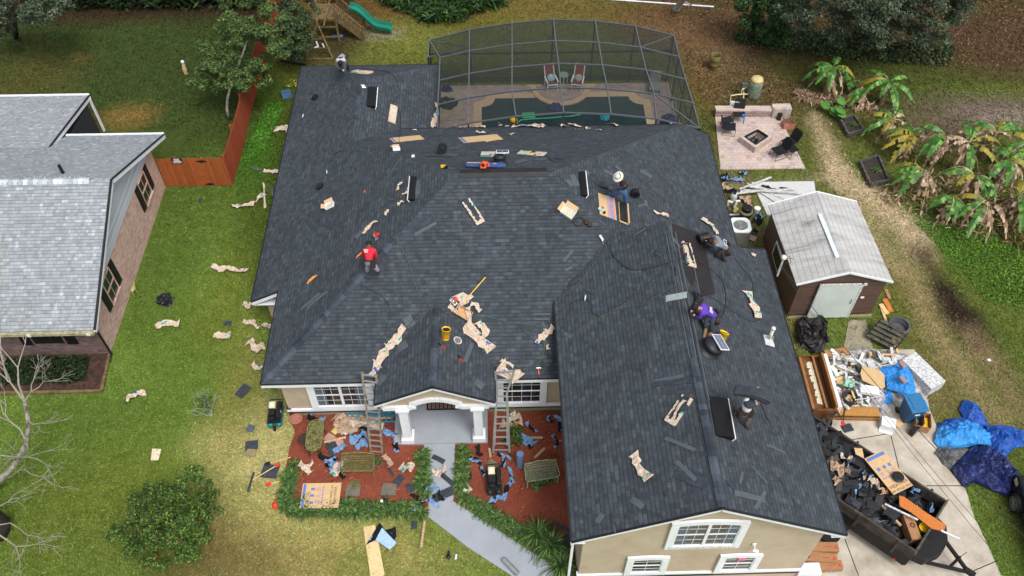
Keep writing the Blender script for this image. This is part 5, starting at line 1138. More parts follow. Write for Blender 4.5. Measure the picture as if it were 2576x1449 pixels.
row((722,1290),(1072,1290),17); row((730,1272),(1060,1276),13); row((742,1165),(716,1285),7); row((726,1190),(712,1270),4); row((1065,1128),(1068,1250),7); row((1060,1135),(1062,1245),5,6)
row((1160,1128),(1158,1240),7); row((1168,1135),(1170,1245),5,5); row((1160,1255),(1225,1300),5); row((1185,1262),(1250,1305),4); row((1225,1300),(1390,1400),12); row((1240,1300),(1400,1385),8); row((1390,1390),(1430,1445),5)
lmesh=[]
for i,(V,Q) in enumerate(protos):
    pass
first=None
for i,(x,y) in enumerate(cl):
    k=i%4
    if k>=len(lmesh):
        V,Q=protos[k]; o=fastmesh('liriope_clump',V,Q,M_lir); lmesh.append(o); 
    else:
        o=lmesh[k].copy(); col.objects.link(o)
    p=P(x,y,.04); s_=random.uniform(.72,1.02); o.matrix_world=T(*p)@RZ(random.uniform(0,360))@Matrix.Scale(s_,4)
    tag(o,near('liriope clump',x,y),'plant','liriope clumps edging the mulch beds')
# spiky big clumps by garage corner, bushes in right bed
for x,y,lab in ((1352,1345,'large spiky grass plant beside the garage corner, upper one'),(1385,1372,'large spiky grass plant beside the garage corner, middle one'),(1410,1425,'large spiky grass plant lowest beside the walkway')):
    V,Q=clump(170,.75,.4,int(x),M_lir,.025); V[:,2]=np.maximum(V[:,2],.01); o=fastmesh('spiky_plant',V,Q,M_lir,None,T(*P(x,y,.04))); tag(o,lab,'plant')
def bush(label,px,py,r,h,n,mat,size=.09):
    p=P(px,py,.03); tree('small_bush',label,'bush',p,[p,p+Vector((0,0,h*.4)),p+Vector((0,0,h*.7))],[(tuple(p+Vector((0,0,h*.55))),(r,r,h*.45))],14,(.1,.2),n,size,mat,M_bark,.025)
bush('green bush behind the right ladder foot',1292,1105,.38,.6,900,M_lfD); bush('small green bush left of the white garden bench',1345,1215,.3,.4,700,M_lfA); bush('yellow green bush under the front of the white bench',1384,1205,.26,.4,600,M_lfA)
bush('small yellow leafed seedling in the side yard',740,215,.35,.3,90,leafm('yellow_leaves',[(0,lin(150,170,50)),(1,lin(210,200,60))])); bush('low weed patch in the left mulch bed below the oval table',770,1255,.2,.15,250,M_lfA,.06)
# banana plants
def bleaf(m,base,az,L,wd,arch,rise,seed,mi=0,torn=.25,sag=1.0):
    rg=random.Random(seed); d=Vector((math.cos(az),math.sin(az),0)); s=Vector((-d.y,d.x,0)); n=12; prev=None
    pts=[]
    for i in range(n+1):
        f=i/n; pts.append(base+d*(L*(f*math.cos(rise)))+Vector((0,0,L*(f*math.sin(rise)-arch*f*f*sag))))
    for i in range(n):
        f=(i+.5)/n; pr=math.sin(PI*min(1,max(0,(f-.12)/.88))**.7)**.6 if f>.12 else .06
        w0=wd*pr/2
        for sd in (-1,1):
            if i>1 and rg.random()<torn*.5: continue
            a,b=pts[i],pts[i+1]; g=(b-a)*(.06 if torn>.1 else 0); up_=Vector((0,0,-w0*rg.uniform(.25,.6)-(torn*.2*w0 if torn>.4 else 0)))
            o1=a+g+s*sd*w0*rg.uniform(.8,1.1)+up_+d*.1*w0; o2=b-g+s*sd*w0*rg.uniform(.8,1.1)+up_+d*.1*w0
            m.add([a,b,o2,o1],[(0,1,2,3)] if sd>0 else [(3,2,1,0)],mi)
    m.tube(pts,[.022*(1-.7*i/n) for i in range(n+1)],4,mi)
M_rib=simple('banana_midrib',lin(150,160,90))
def banana(label,px,py,h,greens,yellows,dead,seed,L=1.7,hang=6):
    random.seed(seed); L*=1.15; h*=1.05; greens=tuple(greens)+tuple(a+17 for a in dead[:1]); dead=dead[:-2] if len(dead)>4 else dead; hang=max(3,hang-2); p=P(px,py); t=thing('banana_plant',label,'banana plant',T(*p),'banana plants'); o=Vector((0,0,0))
    m=MB(); m.tube([o,Vector((.03,0,h*.5)),Vector((.0,.03,h))],[.13,.1,.06],9); m.build('pseudostem',simple('banana_stem',lin(150,130,100),.8,0,.35,5,.4,c2=lin(96,84,58)),t)
    top=Vector((0,.03,h))
    for k,(azs,mat,torn,nm) in enumerate(((greens,M_ban,.12,'green_leaf'),(yellows,M_bany,.5,'yellow_leaf'),(dead,M_band,.9,'dead_leaf'))):
        for i,az in enumerate(azs):
            m=MB(); bleaf(m,top,math.radians(az),L*random.uniform(.8,1.12),.42 if k<2 else .3,random.uniform(.75,1.0) if k<2 else random.uniform(1.0,1.5),math.radians(random.uniform(28,50)),seed*31+i+k*7,0,torn); m.build(nm,mat,t)
    m=MB()
    for i in range(hang):
        az=random.uniform(0,2*PI); bleaf(m,Vector((0,0,h*random.uniform(.55,.95))),az,random.uniform(.7,1.1),.3,1.9,math.radians(10),seed*91+i,0,.9,.7)
    m.build('hanging_dead_leaves',M_band,t)
banana('tallest banana plant of the upper group with upright leaves',2075,232,1.5,(150,185,215,250,60),(340,),(300,),3,1.5)
banana('small banana sucker between the upper banana plants',2135,225,.5,(120,250,330),(),(),4,.8,3)
banana('broad banana plant right of the upper group',2215,262,1.3,(20,200,235,272,310),(165,150),(100,140),5,1.9)
banana('young banana shoot with dead leaves left of the broad one',2165,262,.8,(215,),(200,),(180,120,240),6,1.2)
banana('yellow leaved banana plant above the raised bed',2275,395,1.3,(160,95),(195,220,240,175),(20,60,330),7,1.7,8)
banana('banana plant with a dry upright flower stalk',2340,420,1.9,(205,225),(),(130,170,300,330,250,60,100),8,1.6,8)
banana('banana plant at the back of the lower clump',2470,400,1.6,(60,30,10),(45,150,20),(120,200,340,170,100,300),9,1.7,8)
banana('banana plant with brown drooping leaves in the middle',2420,500,1.4,(300,280),(210,),(150,180,230,260,330,20,60),10,1.7,10)
banana('right banana plant with a bright green standing leaf',2500,470,1.6,(110,250,30),(250,330),(200,300,340,270,290,230),11,1.7,10)
banana('banana plant at the lower edge of the clump near the path',2370,540,1.1,(262,285,200),(),(230,250,300,320),12,1.5,8)
banana('banana plant with a tall dry leaf at the back left',2225,350,1.2,(120,200),(160,230),(30,70,250,330),14,1.6,8)
banana('banana plant hidden in the middle of the lower clump',2400,430,1.7,(80,260),(10,310),(40,110,150,190,230,280,350),15,1.9,10)
banana('banana plant at the far right edge of the clump',2560,430,1.6,(100,220,180),(140,300),(60,190,250,280),16,1.9,10)
banana('banana plant with long bleached ribs near the weeds',2450,560,1.3,(60,200),(150,),(215,235,250,270,295,320,340),17,1.9,10)
banana('banana plant with drooping pale leaves beside the raised bed',2300,480,1.2,(190,170),(140,),(200,220,245,265,290,330,20),18,1.8,10)
banana('dead leaved banana plant nearest the dry grass',2530,545,1.3,(20,),(60,),(240,255,270,290,310,330,200),13,1.8,12)
mass('dead_leaf_mat','matted dead banana leaves under the lower clump','dead leaves',[(2210,470),(2350,440),(2540,420),(2590,560),(2480,600),(2330,560),(2200,500)],.3,700,.45,M_band,7,.5)
mass('dead_leaf_mat','dry banana litter at the foot of the upper plants','dead leaves',[(1998,232),(2080,245),(2200,275),(2240,295),(2100,262),(2010,256)],.2,900,.4,M_band,7,.5)
t=thing('elephant_ear','bright green elephant ear plant beside the raised bed','plant',T(*P(2112,290)))
random.seed(5)
for i,(x,y,h) in enumerate(((2078,262,.5),(2103,275,.45),(2118,252,.6),(2118,285,.55),(2100,282,.3),(2116,275,.75))):
    c=P(x,y,h)-P(2112,290); m=MB(); L=[(0,-.32),(.2,-.18),(.27,.05),(.18,.24),(.05,.2),(0,.1),(-.05,.2),(-.18,.24),(-.27,.05),(-.2,-.18)]; mm=T(*c)@RZ(random.uniform(-60,60))@RX(20)
    m.add([mm@Vector((a,b,-.2*abs(a))) for a,b in L]+[mm@Vector((0,0,.02))],[(k,(k+1)%10,10) for k in range(10)]); m.tube([Vector((0,0,0)),c*.6,c],.012,5); m.build('leaf',M_ban,t)
def rbed(label,q,h=.3,fill=True):
    L=[P(*a) for a in q]; c=sum(L,Vector())/4; t=thing('raised_bed',label,'raised bed',T(*c)); L=[p-c for p in L]
    for i in range(4): m=MB(); a,b=L[i],L[(i+1)%4]; m.bar(a+Vector((0,0,h/2)),b+Vector((0,0,h/2)),.1,h); m.build('side_board',M_woodgr,t)
    m=MB(); m.face([p*.96+Vector((0,0,h*.6)) for p in L]); m.build('soil',M_barkd,t)
    V,Q=clump(40,.3,.3,3,M_lfA,.02); fastmesh('weeds',V+np.array([.1,0,h*.6]),Q,M_lir,t)
rbed('grey wooden raised bed below the elephant ear plant',[(2107,303),(2146,300),(2168,335),(2131,347)]); rbed('rotting raised bed frame left of the lower bananas',[(2160,415),(2205,400),(2232,462),(2186,472)])
# ---------------- loose sheets, shingles, wrappers on the roof ----------------
random.seed(21)
def sheetmesh(outline,M,amp,seed,step=.09,thick=.0):
    """crumpled sheet from a 2-D outline in the frame M"""
    n=len(outline); xs=[p[0] for p in outline]; ys=[p[1] for p in outline]; V2=[Vector(p) for p in outline]; x=min(xs)
    rg=random.Random(seed)
    while x<max(xs):
        y=min(ys)
        while y<max(ys):
            if inside(outline,x,y): V2.append(Vector((x+rg.uniform(-.35,.35)*step,y+rg.uniform(-.35,.35)*step)))
            y+=step
        x+=step
    r=geometry.delaunay_2d_cdt(V2,[(i,(i+1)%n) for i in range(n)],[],1,1e-5)
    V=[]
    for p in r[0]:
        q=Vector((p.x*3.1,p.y*3.1,seed*1.7)); z_=abs(noise.noise(q))*1.2+abs(noise.noise(q*2.6))*.9+.6*abs(noise.noise(q*6))+.12*rg.random()
        V.append((p.x,p.y,.012+max(0,z_)*amp))
    return V,[tuple(f) for f in r[2]]
def ragged(L,w,seed,taper=.3,k=9):
    rg=random.Random(seed); top=[];bot=[]
    b=rg.uniform(-.15,.15)*w*1.5; zg=rg.uniform(-1,1); ph=rg.uniform(-.6,.6); nb=rg.choice((1,1,2)); k=7
    for i in range(k+1):
        f=i/k; c=b*math.sin(PI*f)*1.5+zg*w*.18*math.sin(2*PI*f+ph); ww=w/2*(1-taper*rg.random())*(.62+.38*abs(math.cos(PI*f*nb+ph))); e=min(L/k*.42,.06); top.append((f*L-L/2+rg.uniform(-e,e),c+ww*rg.uniform(.7,1.2))); bot.append((f*L-L/2+rg.uniform(-e,e),c-ww*rg.uniform(.7,1.2)))
    return bot+top[::-1]
_k=[100]
def wr(x0,y0,x1,y1,w,amp=.11,mat=None,name='wrapper',desc='crumpled tan wrapper',cat='wrapper',ground=False,taper=.45,label=None,group=None,h=0,lf=.0):
    if ground and not h: lf=.04
    _k[0]+=1; s=_k[0]; cx,cy=(x0+x1)/2,(y0+y1)/2
    M=frame(cx,cy,x1,y1,h,ground,lf)
    a=P(x0,y0,h) if ground else None
    n=M.col[2].xyz; o=M.translation
    def on(px,py): d=ray(px,py); t=(o-CAM).dot(n)/d.dot(n); return CAM+d*t
    L=(on(x1,y1)-on(x0,y0)).length
    V,Fs=sheetmesh(ragged(L,w,s,taper),M,amp*1.25,s,.06)
    m=MB(); m.add(V,Fs); ob=m.build(name,mat or M_paper,None,label or near(desc,cx,cy),cat,group,M=M); return ob
WR=[(1018,822,985,866,.42),(988,864,952,925,.46),(946,905,932,945,.36),(975,868,962,888,.3),
(1150,742,1165,770,.7),(1185,765,1210,782,.3),(1130,768,1152,782,.3),(1175,775,1200,845,.36),(1170,815,1238,882,.5),(1200,810,1222,850,.4),
(1392,822,1372,835,.3),(1378,832,1350,866,.34),(1376,868,1383,878,.16),(1262,915,1304,955,.75),(1260,906,1292,925,.16),(1290,945,1308,962,.3),
(952,556,915,590,.26),(1012,462,1001,482,.22),(1034,450,1027,478,.16),(1038,478,1014,492,.24),(1016,508,1003,520,.24),(982,530,970,543,.2),
(1640,533,1678,542,.22),(1672,540,1680,552,.14),(1765,552,1803,592,.28),(1876,734,1905,800,.5),(1598,1143,1636,1202,.42),
(1096,262,1095,290,.26),(1094,290,1086,325,.34),(1098,305,1090,320,.2),(1142,316,1172,324,.3),(1198,322,1222,324,.24),(1250,314,1282,324,.3),(1196,336,1222,338,.24),(1290,320,1372,322,.4),(1342,316,1372,322,.3),
(1404,316,1430,322,.26),(1430,314,1462,322,.3),(1448,327,1462,330,.14),(1474,326,1482,330,.16),(1496,330,1514,330,.14),(1530,314,1556,320,.3),(1680,312,1690,316,.18),(1282,341,1296,340,.2)]
for w in WR: wr(*w,amp=.085,taper=.45)
wr(1885,640,1896,648,.12,name='paper_scrap',desc='small pale paper scrap',cat='scrap')
GW=[(585,522,640,517,.34),(640,515,668,492,.24),(535,674,575,680,.45),(576,676,622,686,.32),(395,828,455,817,.42),(540,852,582,850,.5),(320,1012,370,995,.5),(692,328,724,336,.7),(614,768,634,770,.5),
(612,812,642,818,.32),(636,818,655,832,.24),(664,820,682,830,.3),(622,868,655,885,.6),(640,880,668,870,.5),(636,915,660,930,.36),(755,1170,785,1195,.35),(760,1180,788,1165,.25)]
for w in GW: wr(*w,amp=.12,ground=True)
wr(664,462,667,525,.14,.03,M_paper,ground=True,desc='narrow torn wrapper strip'); wr(665,430,708,432,.34,.05,ground=True); 
wr(628,424,660,428,.14,.02,M_looseg,'shingle_strip','pale grey starter strip','shingle',True,.05); wr(684,470,690,498,.14,.02,M_looseg,'shingle_strip','grey starter strip','shingle',True,.05)
# brown paper heaps and liner scraps around the beds
for i,w in enumerate([(840,1062,905,1068,.75),(880,1075,965,1078,.42),(905,1055,955,1062,.3),(845,1050,875,1070,.6),(850,1095,900,1090,.2),(862,1178,838,1200,.5),(872,1160,850,1185,.35),(965,1150,985,1180,.35),(1010,1175,1040,1185,.62),(1090,1195,1122,1178,.4),(1275,1068,1315,1062,.75),(1255,1080,1290,1085,.5),(1290,1085,1312,1070,.4)]): wr(*w,amp=.16,mat=M_paper if i in (1,5,6,8,9,10) else M_paperb,desc='crumpled brown paper wrapper',ground=True)
for w in [(775,1052,820,1058,.3),(880,1110,925,1100,.6),(895,1125,925,1115,.5),(838,1140,868,1120,.35),(965,1085,1000,1100,.4),(985,1095,1002,1135,.22),(820,1165,842,1195,.2),(835,1170,868,1207,.26),(1040,1290,1095,1250,.2),(1060,1235,1098,1225,.34),(1100,1230,1120,1262,.22),(1078,1262,1105,1280,.2),
 (1184,1155,1212,1170,.24),(1206,1180,1222,1200,.26),(1250,1145,1285,1160,.22),(1270,1150,1262,1180,.24),(1280,1178,1288,1220,.26),(1286,1215,1262,1258,.26),(1262,1255,1230,1275,.34),(1300,1090,1345,1125,.5),(1325,1062,1350,1092,.26),(1378,1050,1392,1068,.2),(1398,1048,1412,1088,.3),(1388,1098,1410,1115,.18),(1392,1130,1405,1118,.14),(860,1090,900,1082,.24)]:
    wr(*w,amp=.1,mat=M_liner,name='liner_scrap',desc='blue and black liner scrap',cat='liner scrap',ground=True)
for w in [(805,1143,850,1160,.4),(990,1120,1000,1140,.2),(1035,1245,1060,1262,.25),(1180,1150,1205,1165,.22),(1150,1205,1185,1200,.35),(1190,1070,1200,1110,.3),(1198,1125,1212,1150,.3),(905,1075,935,1085,.22)]:
    wr(*w,amp=.08,mat=M_linerk,name='liner_scrap',desc='black liner scrap',cat='liner scrap',ground=True)
wr(860,1088,888,1094,.34,amp=.1,mat=M_white_scrap,name='white_bag',desc='white plastic bag',cat='bag',ground=True); wr(1170,1242,1180,1228,.3,.12,M_paper,ground=True,desc='printed teal wrapper')
# loose shingles and starter strips
def sh(x0,y0,x1,y1,w,mat=None,desc='loose dark shingle',ground=False,t=.009,lf=.01,name='loose_shingle',cat='shingle',tilt=None):
    if ground and lf<.05: lf=.075
    cx,cy=(x0+x1)/2,(y0+y1)/2; M=frame(cx,cy,x1,y1,0,ground,lf); n=M.col[2].xyz; o=M.translation
    def on(px,py): d=ray(px,py); tt=(o-CAM).dot(n)/d.dot(n); return CAM+d*tt
    L=(on(x1,y1)-on(x0,y0)).length; m=MB(); k=7; bend=random.uniform(.0,.03); V=[]
    for i in range(k+1):
        f=i/k; z_=bend*math.sin(PI*f)+.004*math.sin(9*f)
        for yy in (-w/2,w/2): V.append((f*L-L/2,yy,z_))
    V+=[(a,b,c-t) for a,b,c in V]; b=2*(k+1); Fs=[]
    for i in range(k): Fs+=[(2*i,2*i+2,2*i+3,2*i+1),(b+2*i,b+2*i+1,b+2*i+3,b+2*i+2),(2*i,b+2*i,b+2*i+2,2*i+2),(2*i+1,2*i+3,b+2*i+3,b+2*i+1)]
    Fs+=[(0,1,b+1,b),(2*k,b+2*k,b+2*k+1,2*k+1)]
    m.add(V,Fs); return m.build(name,mat or random.choice((M_loose,M_loose,M_looseg)),None,near(desc,cx,cy),cat,M=M)
D,G_=M_loose,M_looseg
SH=[(758,778,805,738,.14,G_),(773,775,824,733,.13,G_),(840,553,860,585,.3,D),(1030,578,1090,545,.34,D),(1045,590,1098,560,.12,G_),(935,560,895,600,.2,G_),(990,603,1015,592,.3,D),(960,655,968,680,.34,D),(815,565,845,575,.1,D),(845,700,890,660,.14,D),
(1022,797,1036,820,.34,G_),(1040,840,1010,900,.4,D),(1000,880,1028,862,.35,G_),(960,940,975,925,.3,D),(950,968,968,945,.3,G_),(1120,800,1190,842,.28,D),(1170,910,1188,862,.16,G_),(1190,866,1220,905,.26,D),(1060,935,1075,915,.26,D),(1195,940,1210,920,.3,D),(1195,960,1215,975,.3,G_),(1222,985,1240,1000,.25,D),(1110,872,1125,860,.2,D),
(1418,838,1438,848,.14,G_),(1418,658,1440,630,.1,G_),(1421,680,1440,672,.1,G_),(1425,715,1450,703,.3,D),(1343,790,1386,790,.06,G_),(1345,803,1382,803,.06,G_),(1315,820,1335,838,.3,D),(1365,812,1372,830,.12,G_),(1343,848,1358,855,.16,G_),(1360,840,1372,870,.06,G_),(1372,855,1386,892,.06,G_),(1332,918,1342,908,.08,G_),(1302,915,1320,895,.14,D),(1350,901,1365,901,.06,G_),
(1648,960,1720,945,.13,G_),(1640,968,1760,955,.2,D),(1662,985,1755,980,.25,D),(1612,918,1625,960,.1,D),(1617,920,1620,990,.08,D),(1672,1102,1748,1132,.12,G_),(1700,1160,1765,1220,.14,G_),(1695,1190,1780,1225,.26,D),(1740,1190,1780,1205,.2,D),(1600,1245,1630,1258,.3,D),(1588,1255,1618,1275,.2,G_),(1578,1300,1598,1288,.26,D),(1488,1310,1522,1305,.34,D),(1500,1318,1518,1292,.18,G_),(1448,1292,1480,1310,.14,D),(1535,1305,1552,1302,.3,D),(1670,1245,1682,1240,.12,D),(1722,1262,1755,1230,.3,D),(1545,1322,1548,1340,.05,G_),
(1848,1240,1925,1258,.18,G_),(1900,1280,1925,1235,.12,G_),(1825,1210,1850,1232,.14,D),(1870,1195,1895,1185,.3,D),(1890,1172,1930,1215,.06,G_),(1862,1215,1868,1185,.08,G_),(1928,1120,1975,1140,.08,G_),(1895,975,1945,1080,.1,D),(1860,1135,1840,1120,.1,D),(1960,1200,1985,1245,.1,D),(1992,1250,2010,1290,.1,D),
(1640,470,1625,480,.1,D),(1622,503,1628,520,.16,G_),(1610,430,1640,445,.25,G_),(1548,418,1562,430,.2,G_),(1520,430,1545,442,.2,G_),(1605,520,1628,512,.1,G_),(1480,300+130,1460,445,.24,G_),(1438,440,1452,468,.3,G_),(1424,452,1440,468,.3,G_),
(1062,385,1105,385,.06,D),(1070,392,1140,396,.12,D),(1110,388,1150,390,.2,G_),(1085,402,1100,402,.06,D),(1005,375,1040,382,.14,D),(1130,375,1158,372,.2,G_),(1300,410,1328,402,.3,G_),(1345,402,1375,400,.2,G_),(1375,392,1400,410,.12,D),(1330,392,1352,396,.16,G_),(1395,398,1420,403,.1,D),(1150,370,1165,368,.14,G_),(1120,423,1140,424,.14,G_),
(1048,455,1052,490,.25,G_),(1026,500,1035,528,.24,D),(990,500+25,1003,545,.2,D),(835,330+60,870,375,.06,D),(860,265,893,230,.09,D),(918,352,940,350,.3,D),(1598,590,1625,575,.06,G_),(1648,560+70,1668,640,.3,D),(1690,595,1710,622,.12,G_),(1715,720,1760,735,.3,D),(1768,582,1785,600,.34,D),(1700,1070-450,1702,690,.1,D),(1748,1010-300,1754,745,.12,D),(1470,560+170,1500,745,.06,D)]
for s_ in SH: sh(*s_[:5],mat=s_[5])
for s_ in [(600,1000,625,972,.4,D),(622,1078,640,1082,.3,G_),(618,1125,650,1120,.4,D),(618,1140,645,1142,.3,simple('tan_board',lin(136,122,90),.9)),(660,1185,700,1190,.55,D),(565,815,583,816,.22,D),(500,507,512,505,.2,D),(1090,1258,1148,1232,.35,D),(1110,1195,1148,1228,.18,D),(1088,1150,1118,1165,.2,D),(978,1180,990,1200,.1,D),(995,1205,1012,1215,.4,D),(1030,1218,1036,1240,.3,D),(830,1115,845,1145,.4,D),(820,1098,838,1110,.34,simple('pink_shingle_back',lin(178,140,128),.9)),(845,1112,860,1120,.3,simple('pink_shingle_back',lin(178,140,128),.9)),(1398,1318,1445,1345,.14,D),(1420,1375,1432,1345,.3,D),(1035,1324,1050,1322,.3,D),(640,1165+25,625,1200+40,.08,D),(2125,1070,2136,1088,.4,D)]: sh(*s_[:5],mat=s_[5],ground=True)
# shingle bundles in opened wrappers
def bundle(x0,y0,x1,y1,w,label,shingles=True,hh=.07,open_=False):
    cx,cy=(x0+x1)/2,(y0+y1)/2; M=frame(cx,cy,x1,y1,0,False,.012); t=thing('shingle_bundle',label,'shingle bundle',M); o=M.translation; n=M.col[2].xyz
    def on(px,py): d=ray(px,py); tt=(o-CAM).dot(n)/d.dot(n); return CAM+d*tt
    L=(on(x1,y1)-on(x0,y0)).length
    if shingles: m=MB(); m.box(-L/2,L/2,-w/2+.03,w/2-.03,0,hh); m.build('shingle_stack',M_loose,t)
    m=MB(); k=12; rg=random.Random(int(x0))
    for sd in (-1,1):
        for i in range(k):
            if open_ and rg.random()<.2: continue
            a=-L/2+L*i/k; b=a+L/k; j=rg.uniform(-.015,.015); m.add([(a,sd*w/2,0),(b,sd*w/2,0),(b,sd*(w/2+j),hh+.02),(a,sd*(w/2+j),hh+.02),(b,sd*(w/2-.05-abs(j)*3),hh+.025),(a,sd*(w/2-.04-abs(j)*4),hh+.025)],[(0,1,2,3),(3,2,4,5)])
    m.add([(-L/2,-w/2,0),(-L/2,w/2,0),(-L/2+.02,w/2,hh),(-L/2+.02,-w/2,hh)],[(0,1,2,3)]); m.add([(L/2,-w/2,0),(L/2,w/2,0),(L/2+.03,w/2,hh),(L/2,-w/2,hh),(L/2-.14,w/2-.1,hh+.02),(L/2-.1,-w/2+.1,hh+.02)],[(0,1,2,3),(3,2,4,5)])
    m.build('wrapper_side',M_paper,t)
    if not shingles:
        V,Fs=sheetmesh(ragged(L*.8,w*.5,int(x1),.5),M,.05,int(x0),.07); m=MB(); m.add(V,Fs); m.build('torn_flap',M_paper,t)
        m=MB(); m.box(-L/2+.03,L/2-.03,-w/2+.03,w/2-.03,0,.012); m.build('shingle_remnant',M_loose,t)
    return t
bundle(1172,505,1210,562,.34,'opened shingle bundle with wrapper edges on the middle front slope'); bundle(1731,1000,1686,1066,.4,'nearly empty torn wrapper frame on the garage west slope',False,.06,True); bundle(1723,612,1739,672,.36,'torn open wrapper on the brown felt by the garage ridge',False,.06,True)
def pack(x0,y0,x1,y1,w,label,hh=.09,mat=None):
    M=frame((x0+x1)/2,(y0+y1)/2,x1,y1,0,False,.012); t=thing('shingle_pack',label,'shingle pack',M); o=M.translation; n=M.col[2].xyz
    def on(px,py): d=ray(px,py); tt=(o-CAM).dot(n)/d.dot(n); return CAM+d*tt
    L=(on(x1,y1)-on(x0,y0)).length; m=MB(); m.box(-L/2,L/2,-w/2,w/2,0,hh); m.build('paper_pack',mat or M_paper,t,bevel=.015); m=MB(); m.box(-L/2,-L*.1,-w/2-.003,-w/2+.01,.02,hh-.01); m.build('teal_band',simple('teal_ink',lin(40,160,140),.8),t); return t
pack(890,182,932,186,.5,'unopened tan shingle pack beside the bent man'); pack(990,268,984,310,.36,'tan shingle pack on the wing east slope'); pack(1210,391,1270,391,.5,'long tan pack above the solar fan on the back slope'); pack(1305,385,1372,390,.5,'flattened tan pack under small tools on the back slope',.05)
# printed cartons
def carton(x0,y0,x1,y1,w,label,text=True,hh=.012,ground=False,flap=None,cat='cardboard',lf=.015,h=0,name='flattened_carton'):
    M=frame((x0+x1)/2,(y0+y1)/2,x1,y1,h,ground,lf); t=thing(name,label,cat,M); o=M.translation; n=M.col[2].xyz
    def on(px,py): d=ray(px,py); tt=(o-CAM).dot(n)/d.dot(n); return CAM+d*tt
    L=(on(x1,y1)-on(x0,y0)).length; m=MB(); m.box(-L/2,L/2,-w/2,w/2,0,hh); m.build('board',M_box,t)
    m=MB(); m.box(-L/2+.04,-L/2+.04+L*.07,-w/2+.03,w/2-.03,hh,hh+.002); m.build('blue_band',M_print,t)
    if text:
        textmesh('WEATHER',w*.15,t,M_ink,T(L*.36,0,hh+.001)@RZ(-90)); textmesh('OFF RIDGE VENT',w*.105,t,M_ink,T(L*.265,0,hh+.001)@RZ(-90)); textmesh('RIDGE VENT 10 FT',w*.07,t,M_inkp,T(L*.06,0,hh+.001)@RZ(-90)) if 0 else None
        m=MB(); rg=random.Random(3)
        for i in range(9): y=-w*.38+i*w*.085; m.box(L*.03,L*.03+.05,y,y+w*.06,hh,hh+.002)
        for j in range(3):
            for i in range(5): m.box(-L*.12+i*.035,-L*.12+i*.035+.012,-w*.32+j*w*.25,-w*.32+j*w*.25+rg.uniform(.08,.15),hh,hh+.002)
        m.build('fine_print',M_inkp,t)
        m=MB()
        for j,c in enumerate((-.28,0,.26)): m.box(-L*.27,-L*.17,w*c-.05,w*c+.05,hh,hh+.002,M=Matrix.Identity(4))
        m.build('product_picture',M_print,t)
    return t
carton(758,1248,856,1246,.98,'flat cardboard sheet with ridge vent print lying in the front bed',ground=True,h=.14)
carton(985,354,1062,346,.8,'open printed carton on the wing side of the back slope',False); carton(1160,354,1258,345,.95,'large opened carton on the upper back slope',False)
sh(1222,357,1258,350,.1,mat=M_box,desc='folded carton flap',name='carton_flap',cat='cardboard')
M=frame(1528,520,1532,565,0,False,.02); t=thing('printed_carton','unfolded orange and blue printed vent carton beside the man in the hat','cardboard',M)
m=MB(); m.box(-.62,.62,-.02,.36,.0,.015); m.build('board',simple('printed_blue_orange',lin(112,140,196),.8),t); m=MB(); m.box(-.56,.62,-.4,-.02,.0,.02); m.build('inner_board',M_box,t); m=MB(); m.box(-.6,.6,.25,.345,.015,.018); m.box(-.6,.6,.01,.05,.015,.018); m.build('orange_band',simple('orange_ink',lin(222,150,90),.8),t)
textmesh('RIDGE VENT',.2,t,simple('orange_ink',lin(222,150,90),.8),T(0,.14,.017)@RZ(180)); textmesh('WEATHER',.1,t,M_ink,T(.35,-.25,.022)@RZ(180))
M=frame(1567,538,1569,570,0,False,.02); t=thing('vent_carton','open carton holding two black ridge vent strips','box',M); m=MB(); m.box(-.55,.55,-.2,.2,0,.02); m.box(-.55,.55,.14,.2,.02,.12); m.build('tray',M_box,t); m=MB(); m.box(-.5,.48,-.17,-.01,.02,.09); m.box(-.5,.48,.0,.13,.02,.09); m.build('vent_strip',M_felt,t)
# blue printed carton leaning under the orange blower
M=frame(1222,418,1270,419,.1,False,.0); t=thing('vent_carton','long dark blue printed carton lying along the main ridge','box',M); m=MB(); m.prism([(-.75,-.08),(.55,-.12),(.78,0),(.6,.12),(-.78,.1)],0,.12); m.build('carton_body',simple('deep_blue_print',lin(58,88,146),.6),t); m=MB(); m.box(-.74,-.2,.0,.1,.12,.124); m.box(.3,.42,-.08,.03,.12,.124); m.build('tan_panel',M_box,t)
# white boxes
def obox(px,py,qx,qy,sx,sy,sz,label,mat=M_boxw,inner=M_box,flap=0,ground=False,h=0,contents=None,name='open_box'):
    M=frame(px,py,qx,qy,h,ground,.01); t=thing(name,label,'box',M); m=MB(); w=.012
    m.box(-sx/2,sx/2,-sy/2,-sy/2+w,0,sz); m.box(-sx/2,sx/2,sy/2-w,sy/2,0,sz); m.box(-sx/2,-sx/2+w,-sy/2+w,sy/2-w,0,sz); m.box(sx/2-w,sx/2,-sy/2+w,sy/2-w,0,sz); m.build('box_side',mat,t)
    m=MB(); m.box(-sx/2+w,sx/2-w,-sy/2+w,sy/2-w,0,.015); m.build('bottom',inner,t)
    if flap: m=MB(); m.box(-sx/2,sx/2,0,flap,-.005,.005,M=T(0,sy/2,sz)@RX(25)); m.box(-flap,0,-sy/2,sy/2,-.005,.005,M=T(-sx/2,0,sz)@RY(35)); m.build('flap',inner,t)
    if contents:
        m=MB(); m.box(-sx/2+w,sx/2-w,-sy/2+w,sy/2-w,.015,sz*.7); m.build('contents',contents,t)
    return t
obox(1429,536,1450,550,.52,.36,.2,'open white box with coiled nails beside the tool belt',flap=.16,contents=simple('nail_coils',lin(190,186,160),.5))
obox(831,519,850,510,.4,.26,.12,'white box lying on its side on the west slope',flap=.15); obox(997,378,1010,377,.3,.24,.14,'white box with rusty nails near the wing valley',flap=.1,contents=simple('rusty_nails',lin(110,66,44)))
